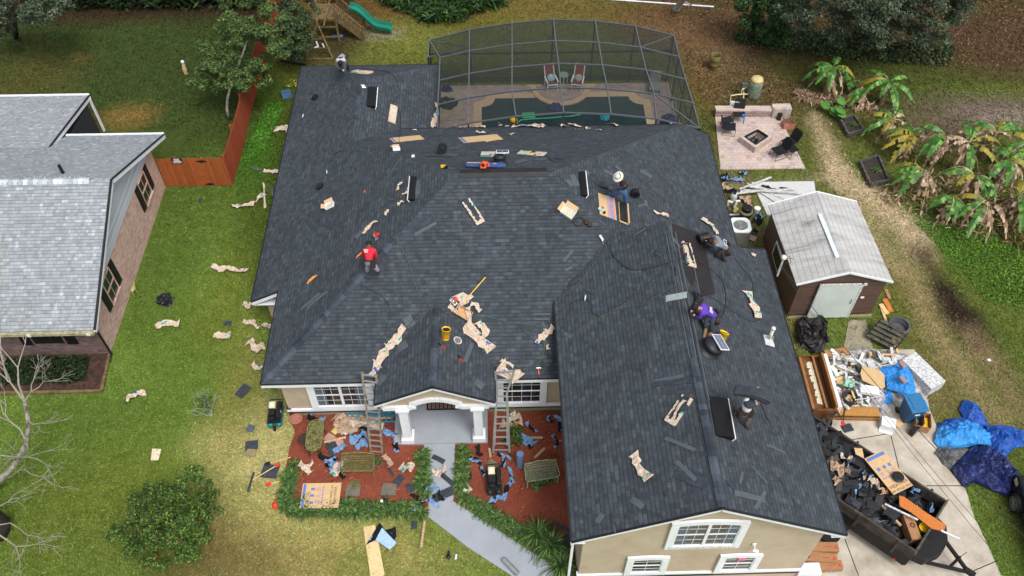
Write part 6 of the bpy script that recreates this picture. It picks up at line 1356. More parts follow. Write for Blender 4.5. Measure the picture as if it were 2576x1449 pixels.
sh(907,218,919,218,.2,mat=M_boxw,desc='white folded card',name='paper_card',cat='card'); sh(1038,327,1048,327,.1,mat=M_boxw,desc='white card strip',name='paper_card',cat='card'); sh(1036,395,1043,395,.14,mat=M_boxw,desc='small white carton',name='small_box',cat='box',t=.08,lf=.08)
obox(1166,788,1190,802,.62,.36,.18,'open brown carton on the wrapper pile near the porch ridge',M_box,simple('shaded_tan',lin(190,150,100)))
# skylight-like black ridge vents with white edge
def vent(x0,y0,x1,y1,w,label,side=1):
    M=frame((x0+x1)/2,(y0+y1)/2,x1,y1,0,False,.01); t=thing('off_ridge_vent',label,'roof vent',M); o=M.translation; n=M.col[2].xyz
    def on(px,py): d=ray(px,py); tt=(o-CAM).dot(n)/d.dot(n); return CAM+d*tt
    L=(on(x1,y1)-on(x0,y0)).length; m=MB(); k=8; V=[];Fs=[]
    for i in range(k+1):
        f=i/k; y=(f-.5)*w*side; z_=.03+.13*math.sin(f*PI*.55)
        V+=[(-L/2,y,z_),(L/2,y,z_),(-L/2,y,0),(L/2,y,0)]
    for i in range(k):
        a,b=4*i,4*i+4; Fs+=[(a,b,b+1,a+1),(a,a+2,b+2,b),(a+1,b+1,b+3,a+3)]
    Fs+=[(0,1,3,2),(4*k,4*k+2,4*k+3,4*k+1)]; m.add(V,Fs); m.build('vent_hood',simple('satin_black_metal',lin(22,22,23),.5,.2,.2,3,.1),t)
    m=MB(); y=w/2*side; m.box(-L/2-.02,L/2+.02,min(y,y+.035*side),max(y,y+.035*side),.0,.17); m.build('edge_strip',M_white,t); return t
vent(936,223,932,271,.4,'black hooded roof vent with white edge on the wing slope',1); vent(1043,448,1038,506,.22,'black hooded vent with white edge left of the main ridge',-1) ; vent(1461,436,1467,495,.22,'black hooded vent with white edge right of the main ridge',1); vent(1803,1003,1820,1102,.6,'long black hooded vent on the garage east slope',1)
def disc(px,py,r,label,hh=.16,name='membrane_roll',ax='flat'):
    M=frame(px,py,None,None,0,False,.01); t=thing(name,label,'roll',M)
    if ax=='flat': m=MB(); m.lathe([(r*.35,0),(r,0),(r,hh),(r*.35,hh)],24); 
    else:
        m=MB(); m.lathe([(r*.35,-hh/2),(r,-hh/2),(r,hh/2),(r*.35,hh/2),(r*.35,-hh/2)],24,0,T(0,0,r)@RX(90),cap=False)
    m.build('roll_body',M_black,t)
    m=MB(); (m.lathe([(r*.2,hh-.01),(.001,hh)],12,0) if ax=='flat' else m.lathe([(r*.32,-hh/2+.02),(.001,-hh/2+.015)],12,0,T(0,0,r)@RX(90))); m.build('white_core',M_white,t); return t
disc(794,247,.17,'small black pipe boot on the upper west slope',.1,'pipe_boot'); disc(806,470,.17,'small black pipe boot lower on the west slope',.1,'pipe_boot')
disc(1113,386,.2,'black membrane roll on the back slope near the wing valley',.3,ax='up'); disc(1592,493,.17,'black membrane roll right of the man in the hat',.25,ax='up')
# scattered bottles
def bottle(px,py,label,qx,qy,c=(190,205,220)):
    M=frame(px,py,qx,qy,0,False,.03); t=thing('water_bottle',label,'bottle',M); m=MB(); m.lathe([(.001,-.11),(.033,-.11),(.033,.05),(.014,.09),(.014,.11),(.001,.11)],10,0,RY(90)); m.build('bottle_body',simple('clear_plastic',lin(*c),.1),t,smooth=True); m=MB(); m.lathe([(.015,.1),(.015,.125)],8,0,RY(90)); m.build('cap',M_white,t)
bottle(763,292,'clear water bottle on the upper west slope',762,297); bottle(823,433,'clear water bottle above the lower pipe boot',824,440); bottle(1473,750,'clear water bottle beside the hose on the garage slope',1472,757)
# solar vent fan, buckets, tools
def bucket(px,py,label,fill,tx=6,ty=-5,g=True):
    M=frame(px,py,None,None,0,False,.0); up_=Matrix.Translation(M.translation); t=thing('yellow_bucket',label,'bucket',up_@RX(tx)@RY(ty))
    m=MB(); m.lathe([(.13,0),(.16,.42),(.165,.42),(.165,.44),(.15,.44),(.148,.36)],24,cap=False); m.lathe([(.12,0),(.001,.0)],24,cap=False); m.build('pail',M_yellow,t,smooth=True)
    m=MB(); m.lathe([(.149,.39),(.001,.37)],20,cap=False); m.build('contents',M_black,t)
    m=MB(); m.tube([(-.155,0,.34),(-.15,-.12,.24),(0,-.19,.18),(.15,-.12,.24),(.155,0,.34)],.004,5); m.build('bail',M_alu,t)
    tm=textmesh('KARNAK',.075,t,M_inkr,RX(85)@T(0,.27,.145)); 
    for vtx in tm.data.vertices: a=vtx.co.x/.15; z_=vtx.co.z; vtx.co.x=.16*math.sin(a); vtx.co.z=z_-.15*(1-math.cos(a))+.012
    m=MB()
    for k in range(10): a=-1.1+k*.2; m.box(-.012,.012,-.002,.004,.08+.03*(k%3),.16-.02*(k%2),M=RZ(math.degrees(a)-0)@T(0,-.15,0))
    m.build('red_emblem',M_inkr,t)
bucket(1121,852,'yellow roofing cement bucket on the porch roof',0,-16,6); bucket(1808,864,'yellow roofing cement bucket behind the solar vent fan',0,-28,22)
t=thing('bucket_lid','white lid with dark cement beside the porch bucket','lid',frame(1151,857,None,None,0,False,.01)); m=MB(); m.lathe([(.001,0),(.16,0),(.165,.02),(.145,.02),(.14,.008)],22,cap=False); m.build('rim',M_dwhite,t); m=MB(); m.lathe([(.12,.012),(.001,.015)],18,cap=False); m.build('cement_smear',simple('brown_smear',lin(120,108,100),.8,0,.4,12),t)
def solar(px,py,label,sz=(.36,.62),rz=24,base=1,tilt=12):
    M=frame(px,py,None,None,0,False,.01); t=thing('solar_vent_fan',label,'vent fan',M); k=base; m=MB(); m.lathe([(.42*k,0),(.4*k,.03),(.3*k,.06),(.3*k,.2),(.36*k,.24),(.3*k,.34),(.12*k,.4),(.001,.42)],26,cap=False); m.build('fan_housing',simple('fan_black',lin(34,37,42),.5),t,smooth=True)
    pm=T(.12,.02,.46)@RZ(rz)@RX(tilt-20); m=MB(); m.box(-sz[0]/2,sz[0]/2,-sz[1]/2,sz[1]/2,0,.03,M=pm); m.build('panel_frame',M_white,t)
    m=MB(); nx,ny=(2,20) if sz[1]>.5 else (2,2)
    for i in range(nx):
        for j in range(ny):
            a=-sz[0]/2+.025+i*(sz[0]-.05)/nx; b=-sz[1]/2+.025+j*(sz[1]-.05)/ny; m.box(a+.004,a+(sz[0]-.05)/nx-.004,b+.003,b+(sz[1]-.05)/ny-.003,.03,.033,M=pm)
    m.build('solar_cell',simple('solar_cell_blue',lin(78,92,116),.25),t)
solar(1783,880,'solar powered roof vent fan with tilted panel on the garage slope',(.38,.66),14)
solar(1257,412,'solar powered roof vent fan on the main ridge',(.5,.34),0,.75,24)
# tools
def tool(px,py,label,name,cat,parts,rz=0,h=0):
    M=frame(px,py,None,None,h,False,.02)@RZ(rz); t=thing(name,label,cat,M)
    for nm,mat,fn in parts: m=MB(); fn(m); m.build(nm,mat,t)
    return t
def nailer(px,py,label,rz): tool(px,py,label,'nail_gun','nail gun',[('magazine',M_black,lambda m:(m.lathe([(.001,0),(.07,0),(.07,.06),(.001,.06)],14,0,T(.1,0,0)))),('body',simple('pale_green_tool',lin(186,200,190),.4),lambda m:(m.box(-.14,.06,-.04,.04,.02,.11),m.ball((-.14,0,.065),.055))),('grip',M_black,lambda m:m.bar((-.05,.03,.07),(.0,.18,.06),.04,.05)),('nose',M_alu,lambda m:m.bar((.05,-.02,.05),(.15,-.05,.03),.03,.03))],rz)
nailer(1512,533,'pale nail gun beside the printed vent carton',-20); nailer(1514,603,'pale nail gun on the middle slope by the garage valley',-60)
def saw(px,py,label,rz,mat=M_red): tool(px,py,label,'circular_saw','circular saw',[('blade_guard',M_alu,lambda m:m.lathe([(.001,0),(.1,0),(.1,.035),(.001,.035)],18,0,T(-.08,0,.1)@RY(90))),('motor',mat,lambda m:(m.lathe([(.001,0),(.06,0),(.065,.14),(.03,.16),(.001,.16)],14,0,T(-.03,0,.09)@RY(90)),)),('handle',mat,lambda m:m.tube([(-.03,-.1,.1),(0,-.06,.2),(.0,.05,.22),(0,.1,.15)],.025,8)),('shoe',M_alu,lambda m:m.box(-.13,.02,-.15,.15,0,.012))],rz)
saw(951,596,'red circular saw above the man in red',15); saw(1144,757,'red circular saw on the wrapper pile',40)
tool(1217,423,'orange leaf blower on the main ridge carton','leaf_blower','leaf blower',[('housing',M_orange,lambda m:(m.ball((0,0,.14),.13,12),m.box(-.13,.1,-.1,.08,.0,.1))),('nozzle',M_orange,lambda m:m.tube([(-.02,.05,.16),(.12,.14,.16),(.2,.06,.1),(.17,-.06,.08)],[.05,.05,.045,.04],10)),('handle',M_black,lambda m:m.tube([(-.1,-.05,.2),(-.02,0,.3),(.1,0,.26)],.02,8)),('fan_grille',M_black,lambda m:m.lathe([(.07,0),(.07,.02),(.001,.02)],14,0,T(-.02,-.12,.14)@RX(90)))],0,.12)
tool(1117,424,'yellow cordless tool on the back slope by the ridge end','cordless_tool','power tool',[('body',M_yellow,lambda m:m.box(-.12,.06,-.04,.05,.02,.12)),('battery',M_black,lambda m:m.box(.06,.14,-.06,.05,0,.1)),('grip',M_black,lambda m:m.bar((0,0,.06),(.1,-.14,.05),.05,.05))],-20)
tool(1355,935,'red handled hammer at the front eave','hammer','hammer',[('head',M_alu,lambda m:(m.box(-.07,.05,.12,.15,0,.03),m.bar((.05,.135,.015),(.1,.11,.015),.025,.015))),('grip',M_red,lambda m:m.bar((0,.12,.015),(0,-.1,.015),.04,.035)),('butt',M_black,lambda m:m.bar((0,-.1,.015),(0,-.22,.015),.045,.035))],4)
def snips(px,py,label,rz): tool(px,py,label,'tin_snips','snips',[('jaws',M_black,lambda m:(m.bar((0,0,.01),(.03,.14,.01),.03,.015),m.bar((0,0,.01),(-.02,.14,.01),.03,.015))),('handle',M_inkr,lambda m:(m.tube([(0,0,.01),(.05,-.08,.01),(.05,-.18,.01)],.013,6))),('handle',M_inkr,lambda m:m.tube([(0,0,.01),(-.05,-.08,.01),(-.03,-.18,.01)],.013,6))],rz)
snips(1110,871,'red handled snips just below the porch bucket',60); snips(1156,903,'red handled snips lower on the porch roof',20)
tool(1198,730,'yellow broom pole sticking out of the wrapper pile','pole','pole',[('shaft',M_yellow,lambda m:m.tube([(-.5,-.5,.05),(.35,.45,.12)],.018,7)),('tip',M_black,lambda m:m.tube([(.35,.45,.12),(.46,.57,.13)],.022,7))],0)
tool(1465,558,'coiled black cord and tool belt beside the open white box','tool_belt','tool belt',[('belt_loop',M_belt,lambda m:m.tube([(-.15+.2*math.cos(a*.52),.0+.17*math.sin(a*.52),.03) for a in range(13)],.02,6)),('pouch',M_belt,lambda m:(m.box(.08,.25,-.12,.08,0,.09),m.box(.2,.36,-.22,-.04,0,.1)))],0)
tool(1340,389,'small dark tools on the flattened pack','hand_tools','tools',[('pliers',M_black,lambda m:(m.bar((-.1,0,.07),(.08,.1,.09),.05,.04),m.bar((-.05,.08,.07),(.1,-.02,.09),.04,.04))),('yellow_grip',M_yellow,lambda m:m.bar((-.1,-.1,.07),(.1,-.12,.07),.05,.04))])
tool(786,705,'small orange half round shim on the west slope','orange_shim','shim',[('shim',simple('orange_wood',lin(232,150,70),.7),lambda m:m.prism([(-.2,-.12),(.22,.14),(.2,.17),(.0,.16),(-.15,.05),(-.23,-.1)],0,.02))])
tool(906,643,'small orange half round shim beside the man in red','orange_shim','shim',[('shim',simple('orange_wood',lin(232,150,70),.7),lambda m:m.prism([(-.16,-.1),(.16,.1),(.1,.13),(-.1,.03)],0,.02))])
tool(919,483,'tiny orange clip on the west slope','orange_clip','clip',[('clip',M_orange,lambda m:m.box(-.03,.03,-.06,.06,0,.03))])
sh(1675,752,1728,742,.26,mat=simple('pale_flashing',lin(150,162,160),.6),desc='pale bent flashing strip',t=.01)
sh(1686,0+751,1700,748,.2,mat=simple('pale_flashing',lin(150,162,160),.6),desc='pale flashing offcut',t=.01)
# pipe vent stack
t=thing('vent_stack','white plastic pipe vent with flashing on the garage east slope','vent pipe',frame(1934,856,None,None,0,False,.0)); zr=t.matrix_world.inverted().to_3x3()@Vector((0,0,1))
m=MB(); m.tube([Vector((0,0,.0)),zr*.62],.06,14); m.build('pipe',simple('cream_pvc',lin(214,210,196),.5),t,smooth=True); m=MB(); m.ball(tuple(zr*.68),.085,10); m.build('cap',simple('cream_pvc',lin(214,210,196),.5),t,smooth=True); m=MB(); m.lathe([(.2,0),(.16,.02),(.075,.12),(.07,.2)],18,cap=False); m.box(-.2,.2,-.24,.2,.0,.008); m.build('flashing',M_dwhite,t)
# hoses and cords over the roof
def cat_(pts,n=6):
    out=[]; p=[pts[0]]+pts+[pts[-1]]
    for i in range(1,len(p)-2):
        for k in range(n):
            t_=k/n; a,b,c,d=p[i-1],p[i],p[i+1],p[i+2]
            out.append(.5*((2*b)+(c-a)*t_+(2*a-5*b+4*c-d)*t_*t_+(3*b-a-3*c+d)*t_**3))
    return out+[pts[-1]]
def hose(pts,r,mat,label,cat='hose',name='air_hose',ground=False,h=.02):
    px=cat_([Vector((a,b,0)) for a,b in pts],5); W3=[]
    for q in px:
        if ground: W3.append(P(q.x,q.y,h+r))
        else: p,n=hit(q.x,q.y); W3.append(p+n*(r+h*.5))
    o=W3[0].copy(); m=MB(); m.tube([p-o for p in W3],r*.95,6); return m.build(name,mat,None,label,cat,M=T(*o),smooth=True)
M_hg=simple('green_hose',lin(66,96,80),.5); M_hk=simple('dark_hose',lin(40,46,44),.5); M_hy=simple('olive_hose',lin(76,84,66),.5)
hose([(1013,395),(990,425),(975,460),(968,490),(978,503),(1005,510),(1000,560),(998,590),(1005,615),(1020,640),(1035,680),(1050,730),(1065,755),(1090,752),(1110,748),(1128,762)],.014,M_hg,'long green air hose curving down the middle of the roof')
hose([(1080,760),(1070,780),(1050,790),(1032,815),(1012,835)],.011,M_hk,'dark hose running from the wrapper pile toward the left valley')
hose([(1195,790),(1240,800),(1290,812),(1350,818),(1378,826)],.014,M_hg,'green air hose crossing below the middle slope to the garage')
hose([(1530,595),(1510,630),(1490,670),(1460,710),(1430,735),(1400,765),(1385,800),(1380,812)],.011,M_hy,'thin olive hose along the garage valley')
hose([(1534,615),(1540,640),(1570,670),(1600,680),(1650,672),(1700,655),(1740,648),(1790,680),(1815,705),(1825,740),(1822,780),(1810,803)],.013,M_hk,'black hose looping over the garage ridge to the man in purple')
hose([(1690,655),(1660,690),(1620,720),(1580,755),(1555,770),(1530,778)],.012,M_hk,'black hose running down the garage west slope')
hose([(1393,815),(1430,805),(1470,785),(1500,790),(1530,790),(1535,778),(1545,772)],.012,M_hy,'olive hose in a lazy curve on the garage slope')
hose([(1400,862),(1440,840),(1480,815),(1530,790),(1570,775),(1620,765),(1670,735),(1700,722),(1730,738),(1748,700),(1738,668),(1710,656)],.012,M_hy,'long olive hose climbing from the garage eave to the ridge')
hose([(1395,800),(1420,775),(1450,758),(1472,752),(1485,762),(1490,785),(1515,802)],.011,M_hk,'black cord looping beside the clear bottle')
hose([(1758,742),(1790,750),(1830,775),(1870,800),(1895,810),(1910,803)],.012,M_hk,'black hose on the garage east slope toward the pipe vent')
hose([(1847,650),(1870,680),(1890,705),(1895,740)],.011,M_hk,'thin dark cord right of the man with the roll')
hose([(906,716),(930,728),(960,745),(978,770),(980,800),(970,830),(972,845),(990,848)],.011,M_hk,'thin dark cord on the lower front slope')
hose([(895,690),(880,700),(900,710),(915,698),(940,705),(950,690)],.01,M_hk,'curled dark cord below the man in red')
hose([(1365,815),(1370,880),(1360,900),(1345,930)],.013,M_hg,'green hose hanging toward the front eave'); hose([(1376,830),(1370,860),(1362,905),(1340,940)],.012,M_hg,'second green hose beside the one hanging to the front eave')
hose([(905,173),(950,178),(985,185),(1000,210),(1003,240),(985,262)],.012,M_hk,'black cord on the wing ridge near the bent man'); hose([(1000,270),(1008,300),(1005,340),(1003,370)],.012,M_hk,'black cord down the wing east slope')
# ---------------- people ----------------
def skinmesh(verts,edges,radii,sub=1,root=0):
    me=bpy.data.meshes.new('sk'); me.from_pydata([tuple(p) for p in verts],edges,[]); o=bpy.data.objects.new('tmp',me); col.objects.link(o)
    o.modifiers.new('s','SKIN'); sv=me.skin_vertices[0].data
    for i,r in enumerate(radii):
        sv[i].radius=(r,r) if isinstance(r,(int,float)) else r; sv[i].use_root=(i==root)
    md=o.modifiers.new('u','SUBSURF'); md.levels=sub; md.render_levels=sub
    bpy.context.view_layer.update(); r_=bpy.data.meshes.new_from_object(o.evaluated_get(bpy.context.evaluated_depsgraph_get())); bpy.data.objects.remove(o); bpy.data.meshes.remove(me)
    r_.polygons.foreach_set('use_smooth',[True]*len(r_.polygons)); return r_
class Chain:
    def __init__(s): s.v=[];s.e=[];s.r=[]
    def add(s,p,r,parent=None): s.v.append(Vector(p)); s.r.append(r); i=len(s.v)-1; (s.e.append((parent,i)) if parent is not None else None); return i
def person(label,zf,sc_v,J,cl,facing,long_=False,hat=None,gloves=None,skin=M_skin):
    """J: joint -> (x,y in the zoomed view sc_v, height above the roof plane zf)"""
    W={k:onplane(zf,*v(sc_v,a,b),h) for k,(a,b,h) in J.items()}
    O=W['pelvis'].copy(); O.z=zf(O.x,O.y); X={k:p-O for k,p in W.items()}
    ch=Chain(); pel=ch.add(X['pelvis'],(.1,.085)); spine=ch.add(X['pelvis'].lerp(X['chest'],.5),(.09,.075),pel); che=ch.add(X['chest'],(.1,.085),spine); nk=ch.add(X['chest'].lerp(X['head'],.5),.055,che); hd=ch.add(X['head'],(.085,.09),nk)
    up_=(X['head']-X['chest']).normalized(); top=ch.add(X['head']+up_*.11,.07,hd); f=Vector(facing).normalized(); f=(f-up_*f.dot(up_)).normalized(); ch.add(X['head']+f*.1-up_*.02,.022,hd)
    sx=f.cross(up_).normalized()
    for sd in (-1,1): ch.add(X['head']+sx*sd*.095,.02,hd)
    parts={}
    for S in 'LR':
        sh_=ch.add(X['sh'+S],.05,che); e=ch.add(X['el'+S],.045,sh_); w=ch.add(X['ha'+S],.03,e); d=(X['ha'+S]-X['el'+S]).normalized(); pm=ch.add(X['ha'+S]+d*.06,.036,w)
        sd=d.cross(Vector((0,0,1))); sd=sd.normalized() if sd.length>.1 else Vector((1,0,0)); dn=sd.cross(d)
        for q,(off,L) in enumerate(((-.03,.06),(-.01,.07),(.01,.065),(.03,.05))):
            k=ch.add(X['ha'+S]+d*.1+sd*off,.0095,pm); ch.add(X['ha'+S]+d*(.1+L*.6)+sd*off*1.2-dn*L*.5,.008,k)
        k=ch.add(X['ha'+S]+d*.05+sd*.05,.011,pm); ch.add(X['ha'+S]+d*.085+sd*.062-dn*.02,.009,k)
        hp_=ch.add(X['pelvis'].lerp(X['kn'+S],.2)+(X['sh'+S]-X['chest'])*.25,.08,pel); kn=ch.add(X['kn'+S],.05,hp_); an=ch.add(X['an'+S],.032,kn); ch.add(X['to'+S],.024,an)
    me=skinmesh(ch.v,ch.e,ch.r,1); me.name='person'; me.materials.append(skin); body=mkobj('person',me,None,T(*O)); tag(body,label,'person')
    def garment(name,pts,mat,sub=1):
        c=Chain(); idx={}
        for nm,p,r,par in pts: idx[nm]=c.add(p,r,idx.get(par))
        g=skinmesh(c.v,c.e,c.r,sub); g.materials.append(mat); return mkobj(name,g,body)
    pts=[('p',X['pelvis']-(X['chest']-X['pelvis'])*.12,(.165,.135),None),('s',X['pelvis'].lerp(X['chest'],.55),(.165,.13),'p'),('c',X['chest'],(.185,.14),'s'),('n',X['chest'].lerp(X['head'],.3),.08,'c')]
    for S in 'LR':
        pts+=[('sh'+S,X['sh'+S],.085,'c'),('el'+S,X['el'+S],.064,'sh'+S)]
        if cl.get('long'): pts.append(('ha'+S,X['el'+S].lerp(X['ha'+S],.9),.043,'el'+S))
        else: pts[-1]=('el'+S,X['sh'+S].lerp(X['el'+S],.8),.07,'sh'+S)
    garment('shirt',pts,cl['shirt'])
    pts=[('p',X['pelvis'],(.16,.13),None),('w',X['pelvis'].lerp(X['chest'],.3),(.14,.11),'p')]
    for S in 'LR':
        hp_=X['pelvis'].lerp(X['kn'+S],.22)+(X['sh'+S]-X['chest'])*.25; a=X['an'+S]; k=X['kn'+S]
        pts+=[('h'+S,hp_,.13,'p'),('k'+S,k,.098,'h'+S),('a'+S,k.lerp(a,.92),.08,'k'+S)]
    garment('trousers',pts,cl['trousers'])
    for S in 'LR': garment('boot',[('c',X['an'+S].lerp(X['kn'+S],.22),.058,None),('a',X['an'+S],.062,'c'),('b',X['an'+S].lerp(X['to'+S],.6)-Vector((0,0,.01)),.058,'a'),('t',X['to'+S]+(X['to'+S]-X['an'+S])*.2,.052,'b')],cl.get('boots',M_boot))
    if gloves:
        for S in 'LR':
            d=(X['ha'+S]-X['el'+S]).normalized(); garment('glove',[('a',X['ha'+S],.042,None),('b',X['ha'+S]+d*.09,.045,'a')],gloves)
    R_=Matrix(((sx.x,f.x,up_.x,0),(sx.y,f.y,up_.y,0),(sx.z,f.z,up_.z,0),(0,0,0,1)))
    HM=T(*(X['head']+up_*.03))@R_
    if hat:
        m=MB()
        if hat=='brim': m.lathe([(.001,.17),(.07,.165),(.1,.12),(.11,.05),(.13,.045),(.2,.02),(.215,.03),(.2,.035),(.12,.06)],24,0,HM,cap=False); m.build('hat',M_hat,body,smooth=True); m=MB(); m.lathe([(.112,.05),(.114,.075),(.106,.078)],24,0,HM,cap=False); m.build('hat_band',M_belt,[x for x in body.children if x.name.startswith('hat')][0])
        else: m.lathe([(.001,.13),(.07,.115),(.1,.06),(.108,.0),(.1,-.02)],20,0,HM,cap=False); m.prism([(-.07,.06),(.07,.06),(.05,.2),(-.05,.2)],.0,.012,0,HM); m.build('cap',hat,body,smooth=False)
    m=MB(); V=[]
    m.ball((0,-.02,.02),.118,12,0,1.02,HM); vv=[]
    for p in m.v:
        q=Vector(p); qq=HM.inverted()@q; k=1+.1*noise.noise(q*22)
        if qq.y>.055 and qq.z<.05: qq=Vector((qq.x*.9,.05,qq.z))
        if qq.z<-.07: qq.z=-.07
        vv.append(tuple(HM@(qq*k)))
    m.v=vv; m.build('hair',M_hair,body,smooth=True)
    for sd in (-1,1): m=MB(); m.ball((.034*sd,.088,.0),.012,6,0,1,HM); m.build('eye',M_black,body)
    m=MB(); m.ball((0,.085,-.065),.016,6,0,.5,HM); m.build('mouth',simple('lips',lin(150,80,72)),body)
    if cl.get('belt'):
        ax=(X['chest']-X['pelvis']).normalized(); side=(X['shR']-X['shL']).normalized(); side=(side-ax*side.dot(ax)).normalized(); fr=ax.cross(side); BM=Matrix(((side.x,fr.x,ax.x,0),(side.y,fr.y,ax.y,0),(side.z,fr.z,ax.z,0),(0,0,0,1))); BM=T(*(X['pelvis']+ax*.03))@BM
        m=MB(); m.lathe([(.185,-.03),(.19,.0),(.185,.03),(.17,.03)],20,0,BM,cap=False); m.build('tool_belt',M_belt,body); 
        for sd in (-1,1):
            m=MB(); m.box(sd*.2-.06,sd*.2+.06,-.1,.1,-.26,.0,M=BM); m.build('tool_pouch',M_belt,body,bevel=.02)
    return body,X,O
# 1 man in red, bent over facing up the slope
b,X,O=person('person in a red shirt with tool belt bending over the left hip with back turned',ZW,'K1',
 dict(pelvis=(420,1040,.72),chest=(425,760,.98),head=(420,600,.98),shL=(285,740,.95),shR=(575,750,.95),elL=(255,900,.62),elR=(610,900,.62),haL=(330,900,.25),haR=(640,1010,.3),knL=(370,1200,.45),knR=(600,1200,.42),anL=(375,1330,.09),anR=(690,1320,.09),toL=(370,1270,.04),toR=(690,1260,.04)),
 dict(shirt=M_reds,trousers=M_greyp,belt=True,long=True),(0,.5,-.8),skin=M_skind)
# white print on the shirt back
def backprint(body,X,mat,rows,name='shirt_print',off=.15,shift=.55,sc_=1.0,lift_=(0,0,1)):
    ax=(X['chest']-X['pelvis']).normalized(); side=(X['shR']-X['shL']).normalized(); side=(side-ax*side.dot(ax)).normalized(); n=side.cross(ax); 
    if n.z<0 : n=-n
    c=X['pelvis'].lerp(X['chest'],shift)+n*off; m=MB(); B=Matrix(((side.x,ax.x,n.x,0),(side.y,ax.y,n.y,0),(side.z,ax.z,n.z,0),(0,0,0,1)))
    for (x0,x1,y0,y1) in rows: m.box(x0*sc_,x1*sc_,y0*sc_,y1*sc_,0,.008,M=T(*c)@B)
    m.build(name,mat,body); return T(*c)@B
backprint(b,X,M_inkw,[(-.1,-.04,.06,.09),(-.03,.04,.055,.085),(.05,.11,.06,.09),(-.08,.1,.02,.045),(-.09,.09,-.02,.005)],shift=.92,off=.16)
# 2 man in the hat, standing turned left
b,X,O=person('person in a pale brimmed hat, dark sweater and jeans holding shingles',ZE,'K2',
 dict(pelvis=(700,570,.92),chest=(690,330,1.32),head=(590,255,1.5),shL=(610,300,1.32),shR=(770,420,1.28),elL=(580,360,1.12),elR=(610,530,1.05),haL=(545,350,1.05),haR=(465,530,.9),knL=(480,600,.5),knR=(735,740,.5),anL=(478,690,.09),anR=(755,880,.09),toL=(430,690,.05),toR=(720,915,.05)),
 dict(shirt=M_plum,trousers=M_denim,long=True),(-1,-.3,-.5),hat='brim')
m=MB(); w=[onplane(ZE,*v('K2',*q),hh)-O for q,hh in (((380,420),.95),((560,440),1.0),((530,540),.98),((340,520),.9))]; m.slab(w,.02); m.slab([p-Vector((0,.03,.035)) for p in w],.02); m.v=[tuple(Vector(p)+O) for p in m.v]; m.build('held_shingles',M_loose,None,'shingles held in the hands of the person in the pale hat','shingles')
# stack of shingles by him
M=frame(1525,470,1545,478,0,False,.01); m=MB()
for i in range(7): m.box(-.5+i*.05,.5+i*.03,-.17,.17,i*.018,i*.018+.012,M=RZ(i*5-12))
m.build('shingle_fan',M_loose,None,'fanned stack of shingles beside the person in the pale hat','shingles',M=M)
# 3 man with the roll, leaning to the left
b,X,O=person('person in a grey shirt with white bear print leaning over a black roll',ZGE,'K3',
 dict(pelvis=(1490,700,.62),chest=(1260,510,.86),head=(1050,500,.8),shL=(1200,620,.78),shR=(1190,380,.86),elL=(1150,730,.5),elR=(1040,370,.6),haL=(960,600,.35),haR=(880,390,.45),knL=(1290,860,.35),knR=(1400,900,.42),anL=(1190,980,.08),anR=(1420,1080,.08),toL=(1140,960,.05),toR=(1500,1110,.05)),
 dict(shirt=M_greys,trousers=M_dark,belt=True),(-1,0,-.6),skin=M_skind)
BM=backprint(b,X,M_greys,[(-.01,.01,-.01,.01)],shift=.62,off=.145)
m=MB(); pts=[(-.1,-.08),(-.12,0),(-.1,.06),(-.06,.1),(-.03,.06),(0,.09),(.04,.11),(.09,.08),(.11,.03),(.06,.0),(.1,-.04),(.12,-.1),(.06,-.11),(.04,-.06),(-.02,-.07),(-.05,-.11),(-.1,-.08)]
m.tube([BM@Vector((a*1.1,c*1.1,.012)) for a,c in pts],.009,5); m.build('bear_outline',M_inkw,b)
t=thing('membrane_roll','black roll with white ends held by the person in grey','roll',T(*onplane(ZGE,*v('K3',760,520),.02))); m=MB(); m.lathe([(.001,-.2),(.19,-.2),(.19,.2),(.001,.2)],22,0,T(0,0,.2)@RZ(20)@RY(90)); m.build('roll_body',M_black,t); m=MB(); m.box(-.25,.35,-.28,-.02,-.02,.02); m.build('roll_tail',M_felt,t); m=MB(); m.ball((.05,-.2,.27),.022,6); m.ball((.2,-.1,.27),.022,6); m.build('white_tag',M_white,t)
# 4 man in purple, crouching facing left
b,X,O=person('person in a purple shirt crouching at the garage ridge with a nail gun',ZGE,'K4',
 dict(pelvis=(760,480,.58),chest=(540,330,.8),head=(345,300,.74),shL=(480,430,.7),shR=(500,240,.8),elL=(420,540,.45),elR=(380,330,.5),haL=(320,480,.3),haR=(270,370,.3),knL=(560,560,.42),knR=(700,620,.5),anL=(560,800,.12),anR=(690,870,.1),toL=(520,960,.05),toR=(630,920,.05)),
 dict(shirt=M_purple,trousers=M_denimd,belt=True,long=True,boots=simple('tan_boots',lin(132,100,66),.8)),(-1,0,-.6),gloves=simple('white_red_gloves',lin(200,190,186),.8),skin=M_skin)
backprint(b,X,simple('white_print',lin(214,206,226),.8),[(-.1,.1,.08,.1),(-.1,.1,.02,.065),(-.1,.1,-.03,.0),(-.1,.0,-.08,-.05)],shift=.7,off=.14)
tool(1745,796,'red grip tool in the gloved hands of the person in purple','hand_tool','hand tool',[('tool_head',M_inkr,lambda m:m.box(-.05,.05,-.03,.03,.22,.3)),('tool_handle',M_black,lambda m:m.bar((0,0,.22),(.1,-.05,.05),.03,.03))])
nailer(1768,813,'pale nail gun under the knees of the person in purple',150)
# lifted black felt sheet at his left
wr(1748,742,1738,790,.55,.12,M_felt,name='felt_sheet',desc='curled black felt sheet',cat='felt')
